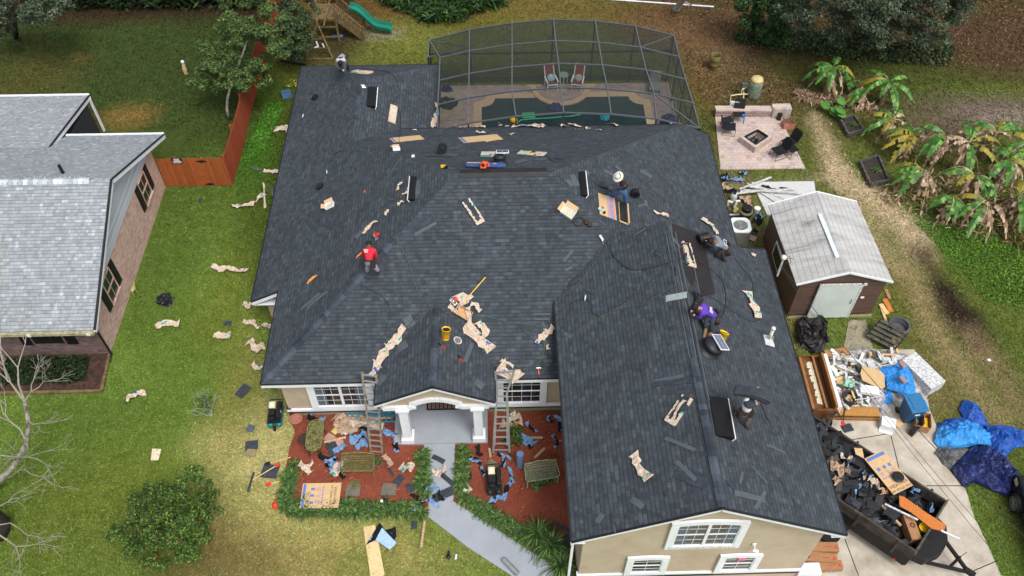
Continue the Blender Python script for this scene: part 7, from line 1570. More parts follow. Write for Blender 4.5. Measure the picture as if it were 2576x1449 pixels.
# 5 man in white walking with shingles on the shoulder
b,X,O=person('person in a white shirt walking with a stack of shingles on the shoulder',ZGE,'K5',
 dict(pelvis=(610,830,.9),chest=(700,590,1.28),head=(860,420,1.5),shL=(620,520,1.32),shR=(800,560,1.3),elL=(700,440,1.5),elR=(930,660,1.15),haL=(880,260,1.62),haR=(1000,480,1.4),knL=(470,840,.6),knR=(690,1010,.5),anL=(340,740,.36),anR=(610,1190,.1),toL=(330,850,.28),toR=(700,1280,.05)),
 dict(shirt=M_whites,trousers=simple('khaki_grey_trousers',lin(104,92,82),.85),belt=True),(1,.6,-.3),hat=None)
p_=X['chest'].lerp(X['pelvis'],.12)+Vector((0,-.05,.06)); m=MB(); m.ball(tuple(p_),.19,10,sz=.62); m.build('shoulder_pad',M_denimd,b,smooth=True)
M5=T(*onplane(ZGE,*v('K5',800,400),1.58)); m=MB(); random.seed(3)
for k in range(6):
    V=[];n=10; dx=random.uniform(-.08,.08); ry=random.uniform(-.03,.03)
    for i in range(n+1):
        f=i/n; x=-.5+f*1.0+dx; z_=.034*k-.28*(f-.42)**2*1.6; V+=[(x,-.16+ry,z_),(x,.16+ry,z_),(x,-.16+ry,z_-.012),(x,.16+ry,z_-.012)]
    Fs=[]
    for i in range(n): a,c=4*i,4*i+4; Fs+=[(a,c,c+1,a+1),(a+2,a+3,c+3,c+2),(a,a+2,c+2,c),(a+1,c+1,c+3,a+3)]
    Fs+=[(0,1,3,2),(4*n,4*n+2,4*n+3,4*n+1)]; m.add(V,Fs,0,RZ(-18))
m.build('shoulder_shingles',M_loose,None,'drooping stack of shingles carried on the shoulder of the person in white','shingles',M=M5)
# 6 man bent at the far end facing the camera
b,X,O=person('person in a light grey shirt and black cap bent over at the far wing',ZNB,'K6',
 dict(pelvis=(600,300,.82),chest=(530,400,1.12),head=(515,560,.98),shL=(390,480,1.08),shR=(680,470,1.08),elL=(340,640,.7),elR=(700,660,.7),haL=(460,800,.32),haR=(690,900,.25),knL=(480,560,.45),knR=(780,620,.45),anL=(500,760,.08),anR=(840,840,.08),toL=(490,790,.04),toR=(840,900,.04)),
 dict(shirt=M_lgreys,trousers=M_dark,belt=True,long=True),(0,-.8,-.6),hat=simple('black_cap',lin(34,38,42)),skin=M_skin)
nailer(862,181,'pale nail gun in the hand of the bent person at the far wing',120)
# ---------------- ladders, benches, things in the front beds ----------------
random.seed(33)
def ladder(name,label,bl,br,tl,tr,mat,n,zt0,rung_mat=None,cap=True,extra=None):
    """bl..tr are 3-D corners"""
    o=(bl+br)/2; t=thing(name,label,'ladder',T(*o)); B=[p-o for p in (bl,br,tl,tr)]
    for a,c in ((0,2),(1,3)): m=MB(); m.bar(B[a],B[c],.035,.08,upv=(1,0,0)); m.build('rail',mat,t)
    for i in range(n):
        f=(i+.6)/n; m=MB(); m.bar(B[0].lerp(B[2],f),B[1].lerp(B[3],f),.05,.045); m.build('rung',rung_mat or M_alu,t)
    for a in (0,1): m=MB(); m.box(-.04,.04,-.06,.06,0,.05,M=T(*B[a])); m.build('foot',M_rubber,t)
    return t
ladder('extension_ladder','weathered aluminum ladder with brown rails leaning left of the porch',P(934,1144,.03),P(962,1146,.03),aty(911,936,17.2),aty(946,941,17.2),M_aluold,14,3)
lt=ladder('multi_ladder','bright aluminum folding ladder leaning right of the porch',P(1240,1142,.03),P(1282,1142,.03),aty(1255,1018,16.6) if 0 else aty(1250,990,16.9),aty(1275,990,16.9),M_alu,9,3)
o=(P(1240,1142,.03)+P(1282,1142,.03))/2; a,b_,c,d=[q-o for q in (aty(1250,990,16.9),aty(1275,990,16.9),aty(1246,934,17.25),aty(1294,931,17.25))]
for p,q in ((a,c),(b_,d)): m=MB(); m.bar(p,q,.035,.07,upv=(1,0,0)); m.build('rail',M_alu,lt)
for f in (.25,.6,.95): m=MB(); m.bar(a.lerp(c,f),b_.lerp(d,f),.05,.045); m.build('rung',M_alu,lt)
for p,q in ((P(1245,1128,.4)-o,a),(P(1276,1128,.4)-o,b_)): m=MB(); m.bar(p+Vector((0,.12,0)),q+Vector((0,.1,0)),.03,.05,upv=(1,0,0)); m.build('inner_rail',M_alu,lt)
M_lb=simple('cyan_fiberglass',lin(44,136,170),.5)
for (x0,y0,x1,y1,l_,off) in ((852,1043,1003,1036,'blue fiberglass ladder lying along the house wall',.05),(862,1050,1008,1052,'second blue fiberglass ladder lying nearer the bed',.05)):
    a=P(x0,y0,.1);b_=P(x1,y1,.1); o=(a+b_)/2; t=thing('blue_ladder',l_,'ladder',T(*o)); d=(b_-a).normalized(); s=Vector((-d.y,d.x,0))
    for k in (-.17,.17): m=MB(); m.bar(a-o+s*k,b_-o+s*k,.05,.09); m.build('rail',M_lb,t)
    for i in range(10): f=(i+.5)/10; p=a.lerp(b_,f)-o; m=MB(); m.bar(p-s*.17,p+s*.17,.05,.03); m.build('rung',M_alu,t)
sh(868,1052,985,1046,.3,mat=M_wood,desc='pine board under blue ladder',ground=True,t=.04,lf=.05,name='board',cat='board'); sh(850,1072,905,1068,.3,mat=simple('pale_yellow_foam',lin(196,188,110),.8),desc='pale yellow board',ground=True,t=.04,lf=.05,name='board',cat='board'); sh(838,1082,850,1090,.25,mat=simple('pale_yellow_foam',lin(196,188,110),.8),desc='small yellow board',ground=True,t=.03,lf=.04,name='board',cat='board')
def lattice(m,L,w,z,n1,n2,r=.008,bow=0):
    for i in range(n1+1): x=-L/2+L*i/n1; m.bar((x,-w/2,z),(x,w/2,z),r*2,r*2)
    for j in range(n2+1): y=-w/2+w*j/n2; m.bar((-L/2,y,z),(L/2,y,z),r*2,r*2)
def bench(px,py,rz,label,mat,px2=None):
    t=thing('iron_bench',label,'bench',upright(px,py,rz,.05,True)); m=MB(); lattice(m,1.1,.42,.42,26,10,.007); m.bar((-.57,-.22,.42),(.57,-.22,.42),.035,.035); m.bar((-.57,.22,.42),(.57,.22,.42),.035,.035); m.build('seat',mat,t)
    m=MB(); pts=[(-.58+1.16*i/16,.3,.78+.1*math.sin(PI*i/16)+.025*math.sin(i*1.2)) for i in range(17)]; m.tube(pts,.022,6); m.tube([(-.58,.26,.5),(.58,.26,.5)],.015,6)
    for i in range(15):
        x=-.52+i*.075; m.tube([(x,.27,.5),(x+.05,.28,.58),(x-.03,.285,.67),(x+.03,.29,.76+.08*math.sin(PI*(i+1)/16))],.016,5); m.lathe([(.03,-.006),(.045,0),(.03,.006)],8,0,T(x+.03,.29,.64)@RX(80),cap=False)
    m.build('backrest',mat,t)
    for s in (-1,1):
        m=MB(); m.tube([(s*.57,-.24,.0),(s*.55,-.18,.12),(s*.58,-.24,.3),(s*.56,-.2,.42)],.022,6); m.build('leg',mat,t)
        m=MB(); m.tube([(s*.57,.3,.0),(s*.55,.22,.12),(s*.57,.27,.42),(s*.58,.3,.78)],.022,6); m.build('leg',mat,t)
        m=MB(); m.tube([(s*.58,-.2,.42),(s*.62,-.22,.6),(s*.6,0,.66),(s*.58,.28,.64)],.022,6); m.build('armrest',mat,t)
bench(905,1185,-1,'mossy yellow green cast iron bench between wrappers in the left bed',M_iron)
bench(1362,1206,8,'pale lichen covered cast iron bench in the right bed',M_ironw)
t=thing('oval_table','mossy oval cast iron garden table in the left bed','table',upright(800,1118,90,.05,True)); m=MB()
L=[(.34*math.cos(a)+ (.32 if math.cos(a)>0 else -.32),.3*math.sin(a)) for a in [i*2*PI/40 for i in range(40)]]
for i in range(40): m.bar((*L[i],.7),(*L[(i+1)%40],.7),.035,.03)
rg=random.Random(2)
for i in range(150):
    x,y=rg.uniform(-.62,.62),rg.uniform(-.28,.28)
    if inside(L,x,y): a=rg.uniform(0,360); m.lathe([(.02,0),(.038,.006),(.02,.012)],6,0,T(x,y,.69)@RZ(a)@Matrix.Diagonal((1.5,1,1,1)),cap=False)
m.build('table_top',M_iron,t); m=MB(); lattice(m,1.2,.5,.685,24,10,.008); m.build('lattice',M_iron,t)
for s in (-1,1):
    for q in (-1,1): m=MB(); m.tube([(s*.4,q*.15,.68),(s*.46,q*.2,.35),(s*.52,q*.26,0)],.025,6); m.build('leg',M_irond,t)
def stool(px,py,label): 
    t=thing('iron_stool',label,'stool',upright(px,py,0,.05,True)); m=MB(); m.lathe([(.24,.4),(.26,.42),(.24,.44)],20,cap=False)
    for i in range(7): y=-.2+i*.066; w=math.sqrt(max(0,.06-y*y)); m.bar((-w,y,.42),(w,y,.42),.025,.015); m.bar((y,-w,.42),(y,w,.42),.025,.015)
    m.build('seat',M_irond,t)
    for a in range(4): m=MB(); m.tube([(.2*math.cos(a*1.57),.2*math.sin(a*1.57),.42),(.25*math.cos(a*1.57),.25*math.sin(a*1.57),0)],.018,6); m.build('leg',M_irond,t)
stool(772,1118,'small dark round iron stool left of the oval table')
t=thing('terracotta_pot','round terracotta dish at the left house corner','pot',upright(747,1060,0,.03,True)); m=MB(); m.lathe([(.14,0),(.24,.18),(.25,.2),(.21,.2),(.2,.12),(.001,.1)],22); m.build('bowl',M_terra,t,smooth=False)
t=thing('potted_plant','pink pot with small leafy plant right of the green bench','potted plant',upright(952,1172,0,.03,True)); m=MB(); m.lathe([(.1,0),(.16,.24),(.18,.26),(.15,.25),(.001,.22)],20); m.build('pot',simple('pink_pot',lin(160,100,104),.8),t); V,Q=leafcloud([(0,0,.36)],[.19],260,.07); fastmesh('foliage',V,Q,M_lfA,t)
for x,y,l_ in ((888,1235,'square grey stepping stone below the green bench'),(978,1232,'square grey stepping stone right of the iron grate')):
    t_=P(x,y,.05); m=MB(); m.prism([(-.28,-.22),(.26,-.25),(.29,.2),(-.22,.26)],0,.05); m.build('stepping_stone',M_stone,None,l_,'stepping stone',M=T(*t_))
t=thing('iron_grate','small mossy iron grate leaning by the stepping stone','grate',frame(893,1218,905,1215,.1,True)); m=MB(); lattice(m,.3,.3,0,5,5,.014); m.build('grid',M_iron,t)
def tube3(name,label,cat,px0,px1,r,mat,h=.05,stripe=True):
    a=P(*px0,h+r);b_=P(*px1,h+r); o=(a+b_)/2; t=thing(name,label,cat,T(*o)); m=MB(); m.tube([a-o,b_-o],r,14); m.build('tube_wall',mat,t)
    if stripe:
        m=MB(); d=b_-a; n=9; u=d.cross(Vector((0,0,1))).normalized(); w=u.cross(d).normalized(); pts=[]
        for i in range(n*8+1): f=i/(n*8); ang=f*n*2*PI; pts.append(a-o+d*f+(u*math.cos(ang)+w*math.sin(ang))*(r+.001))
        m.tube(pts,.006,4); m.build('spiral_seam',M_ink,t)
tube3('cardboard_tube','long cardboard tube lying on the front lawn','tube',(1068,1311),(1059,1377),.055,simple('kraft_tube',lin(186,160,124)))
tube3('cardboard_tube','cardboard tube lying right of the oval table','tube',(815,1112),(870,1100),.055,simple('kraft_tube',lin(186,160,124)))
tube3('cardboard_tube','short cardboard tube lying below the liner pile in the right bed','tube',(1335,1101),(1365,1101),.055,simple('kraft_tube',lin(186,160,124))); tube3('cardboard_tube','cardboard tube leaning behind the white garden bench','tube',(1345,1152),(1370,1128),.055,simple('kraft_tube',lin(186,160,124)))
tube3('metal_pipe','silver metal pipe lying at the bottom of the walkway','pipe',(1267,1407),(1303,1444),.1,M_alu,.06,False)
tube3('pvc_pipe','long white plastic pipe lying on leaves at the top edge','pipe',(1500,-4),(1796,17),.045,M_white,.02,False)
tube3('log_pole','black pole lying on the ground by the playset','pole',(705,152),(767,162),.07,M_black,.0,False)
t=thing('membrane_roll','standing roll of blue backed membrane in the right bed','roll',upright(1308,1172,0,.05,True)); m=MB(); m.lathe([(.03,0),(.13,0),(.13,.92),(.09,.92),(.09,.9),(.06,.9),(.06,.92),(.03,.92)],22); m.build('roll_body',simple('steel_blue_roll',lin(100,128,160),.5),t); m=MB(); m.lathe([(.06,.905),(.001,.9)],14,cap=False); m.build('core',M_black,t)
def compressor(px,py,rz,label,mat):
    t=thing('air_compressor',label,'air compressor',upright(px,py,rz,.04,True))
    for s in (-1,1): m=MB(); m.lathe([(.001,-.5),(.08,-.48),(.12,-.42),(.12,.42),(.08,.48),(.001,.5)],16,0,T(s*.16,0,.18)@RX(90)); m.build('air_tank',mat,t,smooth=True)
    m=MB(); m.box(-.26,.26,-.42,.42,.31,.35); m.build('deck',M_black,t)
    m=MB(); m.box(-.2,.05,.12,.4,.36,.62); m.build('engine',simple('cream_engine',lin(222,212,170),.5),t,bevel=.03); m=MB(); m.lathe([(.07,0),(.07,.04),(.001,.05)],12,0,T(-.08,.26,.62)); m.build('engine_cap',M_white,t)
    m=MB(); m.box(-.2,.05,-.2,.1,.36,.56); m.box(-.17,.02,-.36,-.22,.36,.5); m.build('pump',M_black,t); m=MB(); m.box(.1,.26,-.3,.4,.36,.6); m.build('belt_guard',M_black,t,bevel=.02)
    m=MB(); m.box(.26,.265,-.06,.02,.42,.55); m.build('brand_plate',M_inkw,t)
    m=MB(); m.tube([(-.24,.42,.3),(-.24,.6,.4),(.24,.6,.4),(.24,.42,.3)],.02,7); m.build('push_handle',M_black,t); m=MB(); m.lathe([(.001,-.04),(.11,-.04),(.11,.04),(.001,.04)],16,0,T(0,-.52,.11)@RY(90)); m.build('wheel',M_rubber,t)
compressor(696,1052,3,'teal wheeled air compressor on the lawn left of the house',M_teal); compressor(1243,1218,2,'dark green wheeled air compressor in the right mulch bed',M_dgreen)
blob_obj('dusty_cover','dusty grey tool bag above the dark green compressor','bag',1237,1172,.0,.2,simple('dusty_bag',lin(126,116,96),.9),.7,9,.4)
tube3('cardboard_tube','short kraft tube above the dusty tool bag','tube',(1231,1128),(1234,1150),.055,simple('kraft_tube',lin(186,160,124)))
def longtool(name,label,cat,p0,p1,head,hm,h=.12,sm=None):
    a=P(*p0,h);b_=P(*p1,h*.5); o=(a+b_)/2; t=thing(name,label,cat,T(*o)); m=MB(); m.tube([a-o,b_-o],.018,7); m.build('shaft',sm or M_wood,t); d=(a-b_).normalized(); s=Vector((-d.y,d.x,0)); m=MB()
    if head=='rake':
        for i in range(11): k=(i-5)/5; m.tube([a-o,a-o+d*.35+s*k*.25,a-o+d*.4+s*k*.27-Vector((0,0,.05))],.007,4)
        m.bar(a-o+d*.16-s*.12,a-o+d*.16+s*.12,.02,.01)
    else: V=[a-o-s*.04,a-o+s*.04,a-o+d*.06+s*.08,a-o+d*.18+s*.06,a-o+d*.22,a-o+d*.18-s*.06,a-o+d*.06-s*.08]; m.slab(V,.012)
    m.build('head',hm,t); m=MB(); m.bar(b_-o-s*.05,b_-o+s*.05,.025,.025); m.build('grip',hm,t)
longtool('shovel','shovel with red grip lying uppermost beside the left bed','shovel',(680,1164),(732,1150),'s',M_rubber); longtool('shovel','shovel lying across dark shingles on the lawn','shovel',(692,1173),(628,1212),'s',M_inkr); longtool('shovel','lower shovel with red head beside the liriope','shovel',(682,1216),(745,1200),'s',M_red)
longtool('shovel','wooden handled shovel lying on the driveway beside the trailer','shovel',(2347,1390),(2378,1348),'s',M_aluold)
tool(693,1271,'crumpled red jacket on the lawn below the shovels','jacket','jacket',[('cloth',M_red,lambda m:(m.ball((0,0,.03),.13,8,sz=.7),m.ball((.06,-.12,.02),.09,7,sz=.6)))])
M=frame(926,1325,935,1420,.02,True); m=MB(); o=P(930,1390); q=[P(914,1328),P(944,1321),P(968,1446),P(936,1475)]; m.prism([(p.x-o.x,p.y-o.y) for p in q],.03,.05); m.build('plywood_strip',M_ply,None,'long pale plywood strip on the front lawn','plywood',M=T(*o))
wr(938,1345,985,1370,.0001+.9,.03,M_linerk,name='liner_sheet',desc='large black membrane sheet',cat='liner',ground=True,h=.06); M=frame(970,1355,990,1380,.12,True); m=MB(); o=P(970,1358,.12); m.prism([(p.x-o.x,p.y-o.y) for p in (P(961,1328,.12),P(998,1366,.12),P(980,1383,.12),P(945,1358,.12))],0,.012); m.build('liner_sheet',simple('pale_blue_film',lin(160,190,220),.5),None,'pale blue rectangular sheet on the plywood strip','liner',M=T(*o))
tool(1128,1402,'black glove on the lawn near the walkway','glove','glove',[('palm',M_black,lambda m:(m.ball((0,0,.04),.09,8,sz=.6),m.bar((0,.05,.04),(.02,.2,.04),.08,.05)))]); tool(1146,1402,'white spray can on the lawn beside the black glove','spray_can','can',[('can_body',M_white,lambda m:m.tube([(0,-.1,.04),(.03,.08,.04)],.035,9)),('nozzle',M_black,lambda m:m.tube([(.03,.08,.04),(.035,.12,.04)],.015,7))])
tool(966,1268,'white and black glove on the liriope edging','glove','glove',[('palm',M_white,lambda m:m.ball((-.05,0,.24),.06,8,sz=.6)),('cuff',M_black,lambda m:m.ball((.08,0,.3),.08,8,sz=.6))])
m=MB(); o=P(392,1145); m.prism([(p.x-o.x,p.y-o.y) for p in (P(384,1130),P(407,1131),P(399,1159),P(380,1159))],.02,.05); m.build('pale_board',simple('cream_board',lin(216,200,172),.7),None,'cream rectangular board lying on the left lawn','board',M=T(*o))
blob_obj('black_bag','shiny black plastic bag on the left lawn','bag',417,757,0,.3,M_black,.6,4,.6)
tool(341,740,'mossy deer statue beside the brick wall','garden_statue','statue',[('statue_body',simple('mossy_statue',lin(172,164,104),.8),lambda m:(m.tube([(-.12,-.05,.3),(.02,.0,.34),(.1,.02,.34)],[.07,.09,.07],8),m.tube([(.1,.02,.36),(.16,.03,.5),(.2,.0,.56)],[.05,.035,.03],7),m.tube([(-.12,-.07,.28),(-.14,-.08,0)],[.025,.015],5),m.tube([(-.1,.0,.28),(-.1,.02,0)],[.025,.015],5),m.tube([(.08,-.03,.28),(.09,-.04,0)],[.025,.015],5),m.tube([(.1,.05,.28),(.12,.06,0)],[.025,.015],5)))],60)
tool(468,186,'white and tan garden ornament in the back lawn','garden_ornament','ornament',[('figure_body',simple('tan_ornament',lin(190,170,130),.8),lambda m:m.tube([(0,0,0),(0,.02,.3),(.02,.04,.6)],[.1,.12,.08],9)),('figure_top',M_white,lambda m:m.ball((.02,.04,.74),.1,9))])
tool(722,244,'pale blue crate by the seedling in the side yard','blue_crate','crate',[('crate_wall',simple('pale_blue_crate',lin(92,130,178),.6),lambda m:(m.box(-.24,.24,-.18,-.15,0,.3),m.box(-.24,.24,.15,.18,0,.3),m.box(-.24,-.21,-.15,.15,0,.3),m.box(.21,.24,-.15,.15,0,.3),m.box(-.21,.21,-.15,.15,0,.02)))],20)
tool(850,98,'blue jug beneath the playset stairs','blue_jug','jug',[('jug_body',simple('jug_blue',lin(70,100,160),.5),lambda m:m.tube([(-.3,0,.1),(.3,.1,.1)],.1,9))]); 
tool(798,116,'white plastic drain pipes under the swing frame','drain_pipe','pipe',[('pipe_run',M_white,lambda m:m.tube([(-.1,.4,.05),(.0,.1,.05),(.08,-.15,.05),(-.12,-.3,.05)],.06,8)),('pipe_stub',M_white,lambda m:m.tube([(.3,.1,.05),(.42,-.2,.05)],.05,8))])
# ---------------- side yard between house and shed ----------------
m=MB(); pts=[P(1890,460),P(2047,458),P(2052,490),P(1985,545),P(1930,543)]; o=P(1960,500); m.prism([(p.x-o.x,p.y-o.y) for p in pts],0,.06); m.build('concrete_pad',simple('pale_slab',lin(196,196,194),.8,0,.06,3),None,'pale concrete slab beside the metal shed','slab',M=T(*o))
for i,(a,b_,w) in enumerate((((1880,462),(1976,503),.08),((1883,464),(1950,508),.06),((1860,476),(1940,446),.09),((1862,482),(2000,476),.1),((1870,478),(1980,484),.08),((1885,470),(2022,489),.07),((1845,488),(1930,478),.08))):
    p=P(*a,.08+.03*i);q=P(*b_,.08+.03*i); o=(p+q)/2; m=MB(); m.bar(p-o,q-o,w,.05); m.build('white_trim_strip',M_dwhite,None,('long white trim strip crossing the pale slab','second white trim strip crossing the pale slab','dirty white strip pointing up over the slab','widest white strip lying across the slab','middle white strip in the trim heap','white strip reaching farthest right on the slab','short white strip left of the slab')[i],'trim strip',M=T(*o))
wr(1915,468,1955,485,.22,.08,M_linerk,name='liner_scrap',desc='black scrap under white strips',cat='liner scrap',ground=True); wr(1960,476,1985,480,.2,.05,M_felt,name='felt_scrap',desc='black felt scrap',cat='felt',ground=True)
for w,mt_ in (((1815,455,1835,452,.6),M_linerk),((1825,450,1850,458,.3),M_liner),((1845,455,1868,462,.35),M_liner),((1858,437,1878,441,.3),M_liner),((1818,466,1838,480,.5),M_paperb),((1822,484,1850,492,.35),M_linerk),((1858,503,1890,512,.5),M_paperb),((1880,500,1885,525,.3),M_paperb),((1868,580,1895,592,.3),M_liner),((1872,570,1885,578,.25),M_paperb),((1890,588,1905,590,.25),M_linerk),((1892,560,1915,568,.6),M_linerk),((1905,544,1925,552,.3),M_linerk)): wr(*w,amp=.13,mat=mt_,name='scrap',desc='crumpled mixed scrap',cat='scrap',ground=True)
t=thing('air_conditioner','square white air conditioner with round fan grille beside the house','air conditioner',upright(1853,600,-2,0,True)); m=MB(); m.box(-.42,.42,-.42,.42,0,.86); m.build('cabinet',simple('louvred_grey',lin(120,120,116),.6,.2,.2,3,.3,60),t); m=MB()
n=24
L=[(.46*max(-1,min(1,1.18*math.cos(a))),.46*max(-1,min(1,1.18*math.sin(a)))) for a in [i*2*PI/n for i in range(n)]]; I=[(.33*math.cos(a),.33*math.sin(a)) for a in [i*2*PI/n for i in range(n)]]
V=[(x,y,.9) for x,y in L]+[(x,y,.9) for x,y in I]+[(x,y,.84) for x,y in L]+[(x,y,.84) for x,y in I]; m.add(V,[(i,(i+1)%n,n+(i+1)%n,n+i) for i in range(n)]+[(i,2*n+i,2*n+(i+1)%n,(i+1)%n) for i in range(n)]+[(n+i,n+(i+1)%n,3*n+(i+1)%n,3*n+i) for i in range(n)]); m.build('top_cover',M_white,t)
m=MB(); [m.lathe([(r,.86),(r+.008,.87),(r+.016,.86)],24,0,cap=False) for r in (.06,.12,.18,.24,.3)]; [m.bar((0,0,.87),(.33*math.cos(a),.33*math.sin(a),.87),.015,.01) for a in (0,1.05,2.1,3.14,4.2,5.2)]; m.build('fan_grille',M_alu,t); m=MB()
for k in range(4): m.add([(0,0,.8),(.3*math.cos(k*1.57),.3*math.sin(k*1.57),.78),(.3*math.cos(k*1.57+.7),.3*math.sin(k*1.57+.7),.82)],[(0,1,2)])
m.build('fan_blade',M_alu,t)
t=thing('pool_filter','round pool filter tank with black lid behind the air conditioner','filter tank',upright(1869,560,0,0,True)); m=MB(); m.lathe([(.24,0),(.27,.1),(.27,.7),(.31,.72),(.31,.78),(.25,.82)],20); m.build('filter_tank',simple('olive_tank',lin(120,118,92),.6),t,smooth=True); m=MB(); m.lathe([(.23,.82),(.23,1.0),(.2,1.03),(.001,1.04)],20); m.build('lid',M_black,t)
tool(1843,505,'white propane cylinder beside the pool equipment','propane_cylinder','gas cylinder',[('cylinder_wall',simple('cyl_white',lin(190,200,196),.4),lambda m:m.lathe([(.1,0),(.15,.05),(.16,.3),(.12,.42),(.04,.46),(.001,.46)],18)),('collar',M_black,lambda m:m.lathe([(.07,.44),(.08,.54),(.06,.54)],14,0,cap=False))])
tool(1848,535,'white plumbing elbows and yellow pump beside the house','pool_plumbing','plumbing',[('pipe_elbow',M_white,lambda m:m.tube([(-.35,.3,.1),(-.3,.3,.45),(-.15,.2,.45)],.06,9)),('pipe_elbow',M_white,lambda m:m.tube([(.0,.2,.1),(.05,.25,.5),(.2,.25,.5)],.06,9)),('pump',simple('yellow_pump',lin(190,184,110),.5),lambda m:m.tube([(-.1,-.2,.2),(.05,-.05,.35)],.1,10)),('pipe_run',M_white,lambda m:m.tube([(-.4,-.3,.15),(.2,-.3,.15),(.3,-.1,.3)],.045,8))])
tool(1902,536,'small white bucket with lid beside the slab corner','white_bucket','bucket',[('bucket_wall',M_white,lambda m:m.lathe([(.11,0),(.14,.3),(.15,.31),(.001,.32)],18))]); blob_obj('blue_rag','bright blue plastic rag behind the filter','rag',1877,533,0,.15,simple('sky_blue_plastic',lin(40,150,230)),.5,3,.5)
sh(1885,598,1900,605,.3,mat=simple('pink_shingle_back',lin(178,140,128),.9),desc='pinkish stone slab',ground=True,t=.04,lf=.04,name='stone_slab',cat='stone')
t=thing('weatherhead','service mast with cables at the garage roof edge','electric mast',T(*P(1963,672,4.3))); m=MB(); m.tube([(0,0,-.5),(0,0,.5)],.04,8); m.build('mast',M_dwhite,t); m=MB(); m.ball((0,0,.55),.11,9); m.build('mast_head',simple('cream_pvc',lin(214,210,196),.5),t,smooth=True); m=MB(); m.tube([(0,0,.5),(.12,-.12,.3),(.3,-.1,.35),(.25,.1,.5),(0,.05,.6)],.012,5); m.tube([(0,0,.5),(.2,.15,.35),(.4,.0,.45)],.01,5); m.build('cable_loop',M_black,t)
A_=P(1966,668,4.7)
for i,(e,eh) in enumerate((((2620,1390),7.5),((2620,1486),7.3),((2640,1540),7.2))):
    B_=P(*e,eh); o=A_; m=MB(); pts=[]
    for k in range(25):
        f=k/24; p=A_.lerp(B_,f); p=p+Vector((.0,0,-.5*4*f*(1-f)-.05*i)); pts.append(p-o)
    m.tube(pts,.007 if i else .012,5); m.build('overhead_cable',M_irond,None,('thickest overhead cable from the mast to the lower right','second overhead cable slightly below the thickest one','lowest thin overhead cable crossing the driveway')[i],'cable',M=T(*o))
# ---------------- debris corner by the shed ----------------
blob_obj('black_tarp','crumpled black tarp between house and shed door','tarp',2040,848,0,.7,M_tarpk,.5,14,.55,22,sx=.8,sy=1.1)
wr(2005,850,2075,860,1.0,.4,M_tarpk,name='black_tarp',desc='second crumpled black tarp',cat='tarp',ground=True); wr(2025,830,2070,815,.8,.35,M_tarpk,name='black_tarp',desc='folded black tarp',cat='tarp',ground=True)
pn=thing('upright_piano','brown upright piano with peeling white keys lying on its back','piano',T(*P(2030,1020)))
o=P(2030,1020); 
def pw(x,y,h): return P(*v('Z1',x,y),h)-o
base=[pw(160,400,.5),pw(335,1010,.5),pw(650,800,1.0),pw(330,220,1.0)]
A0,A1=P(*v('Z1',150,350),.8),P(*v('Z1',330,1020),.8); B0,B1=P(*v('Z1',440,240),.8),P(*v('Z1',720,800),.8)
ax=(A1-A0); L=ax.length; ax.normalize(); cr=(B0-A0); cr.z=0; cr=cr-ax*cr.dot(ax); Wd=cr.length; cr.normalize()
PM=Matrix(((ax.x,cr.x,0,A0.x-o.x),(ax.y,cr.y,0,A0.y-o.y),(0,0,1,0),(0,0,0,1)))
def pbox(nm,mat,*a,**k): m=MB(); m.box(*a,M=PM); return m.build(nm,mat,pn,**k)
pbox('case',M_piano,0,L,0,Wd*.5,0,.68); pbox('side_panel',M_piano,-.06,.03,-.05,Wd*.85,0,.76); pbox('side_panel',M_piano,L-.03,L+.06,-.05,Wd*.85,0,.76); pbox('lid_rail',simple('worn_wood_edge',lin(150,104,58),.5),.0,L,-.06,.04,.62,.74); pbox('lid_rail',simple('worn_wood_edge',lin(150,104,58),.5),.05,L-.05,Wd*.43,Wd*.5,.62,.82)
pbox('back_board',M_white,0,L,Wd*.84,Wd*1.0,0,.92); pbox('top_rail',simple('worn_wood_edge',lin(150,104,58),.5),0,L,Wd*.75,Wd*.84,.5,1.0); pbox('inner_panel',simple('dark_walnut',lin(74,46,28),.5),.05,L-.05,Wd*.5,Wd*.76,.3,.6)
m=MB(); rg=random.Random(4)
for i in range(6): x=.25+i*(L-.5)/6; LL=[(x+.04,Wd*.24+rg.uniform(-.06,.02)),(x+(L-.9)/6,Wd*.22+rg.uniform(-.05,.02)),(x+(L-.6)/6+.02,Wd*.4),(x,Wd*.42),(x-.03,Wd*.3)]; m.prism(LL,.682,.69,0,PM)
m.build('peeling_veneer',simple('cream_veneer',lin(206,196,170),.7),pn)
# debris heap: each board and scrap is a thing of its own
def scrapboard(px0,py0,px1,py1,w,h,mat,label,t=.04,name='trim_board',cat='board',tz=0):
    a=P(px0,py0,h);b_=P(px1,py1,h+tz); o=(a+b_)/2; m=MB(); m.bar(a-o,b_-o,w,t); return m.build(name,mat,None,label,cat,M=T(*o))
db=[(2073,905,2133,888,.3,.2),(2085,895,2140,905,.25,.28),(2090,930,2150,915,.2,.3),(2095,945,2155,928,.14,.36),(2100,958,2165,938,.2,.3),(2100,970,2175,955,.25,.32),(2110,985,2170,970,.2,.38),(2118,998,2180,990,.26,.34),(2125,1012,2185,1003,.22,.36),(2135,1028,2190,1018,.2,.3),(2150,925,2215,915,.16,.42),(2170,912,2240,905,.3,.4),(2195,890,2250,905,.3,.34),(2235,895,2285,905,.28,.3),(2185,930,2255,918,.18,.46),(2105,920,2170,945,.1,.44),(2125,900,2180,930,.08,.5),(2160,965,2200,942,.2,.46)]
rg=random.Random(9)
for i,d in enumerate(db):
    mt_=M_dwhite if i%4 else (M_wood if i%3 else M_woodgr); scrapboard(*d[:4],d[4],d[5],mt_,near(('peeling white board','narrow white strip','dirty white plank','weathered plank')[i%4],(d[0]+d[2])/2,(d[1]+d[3])/2))
chips=[]
V_=MB()
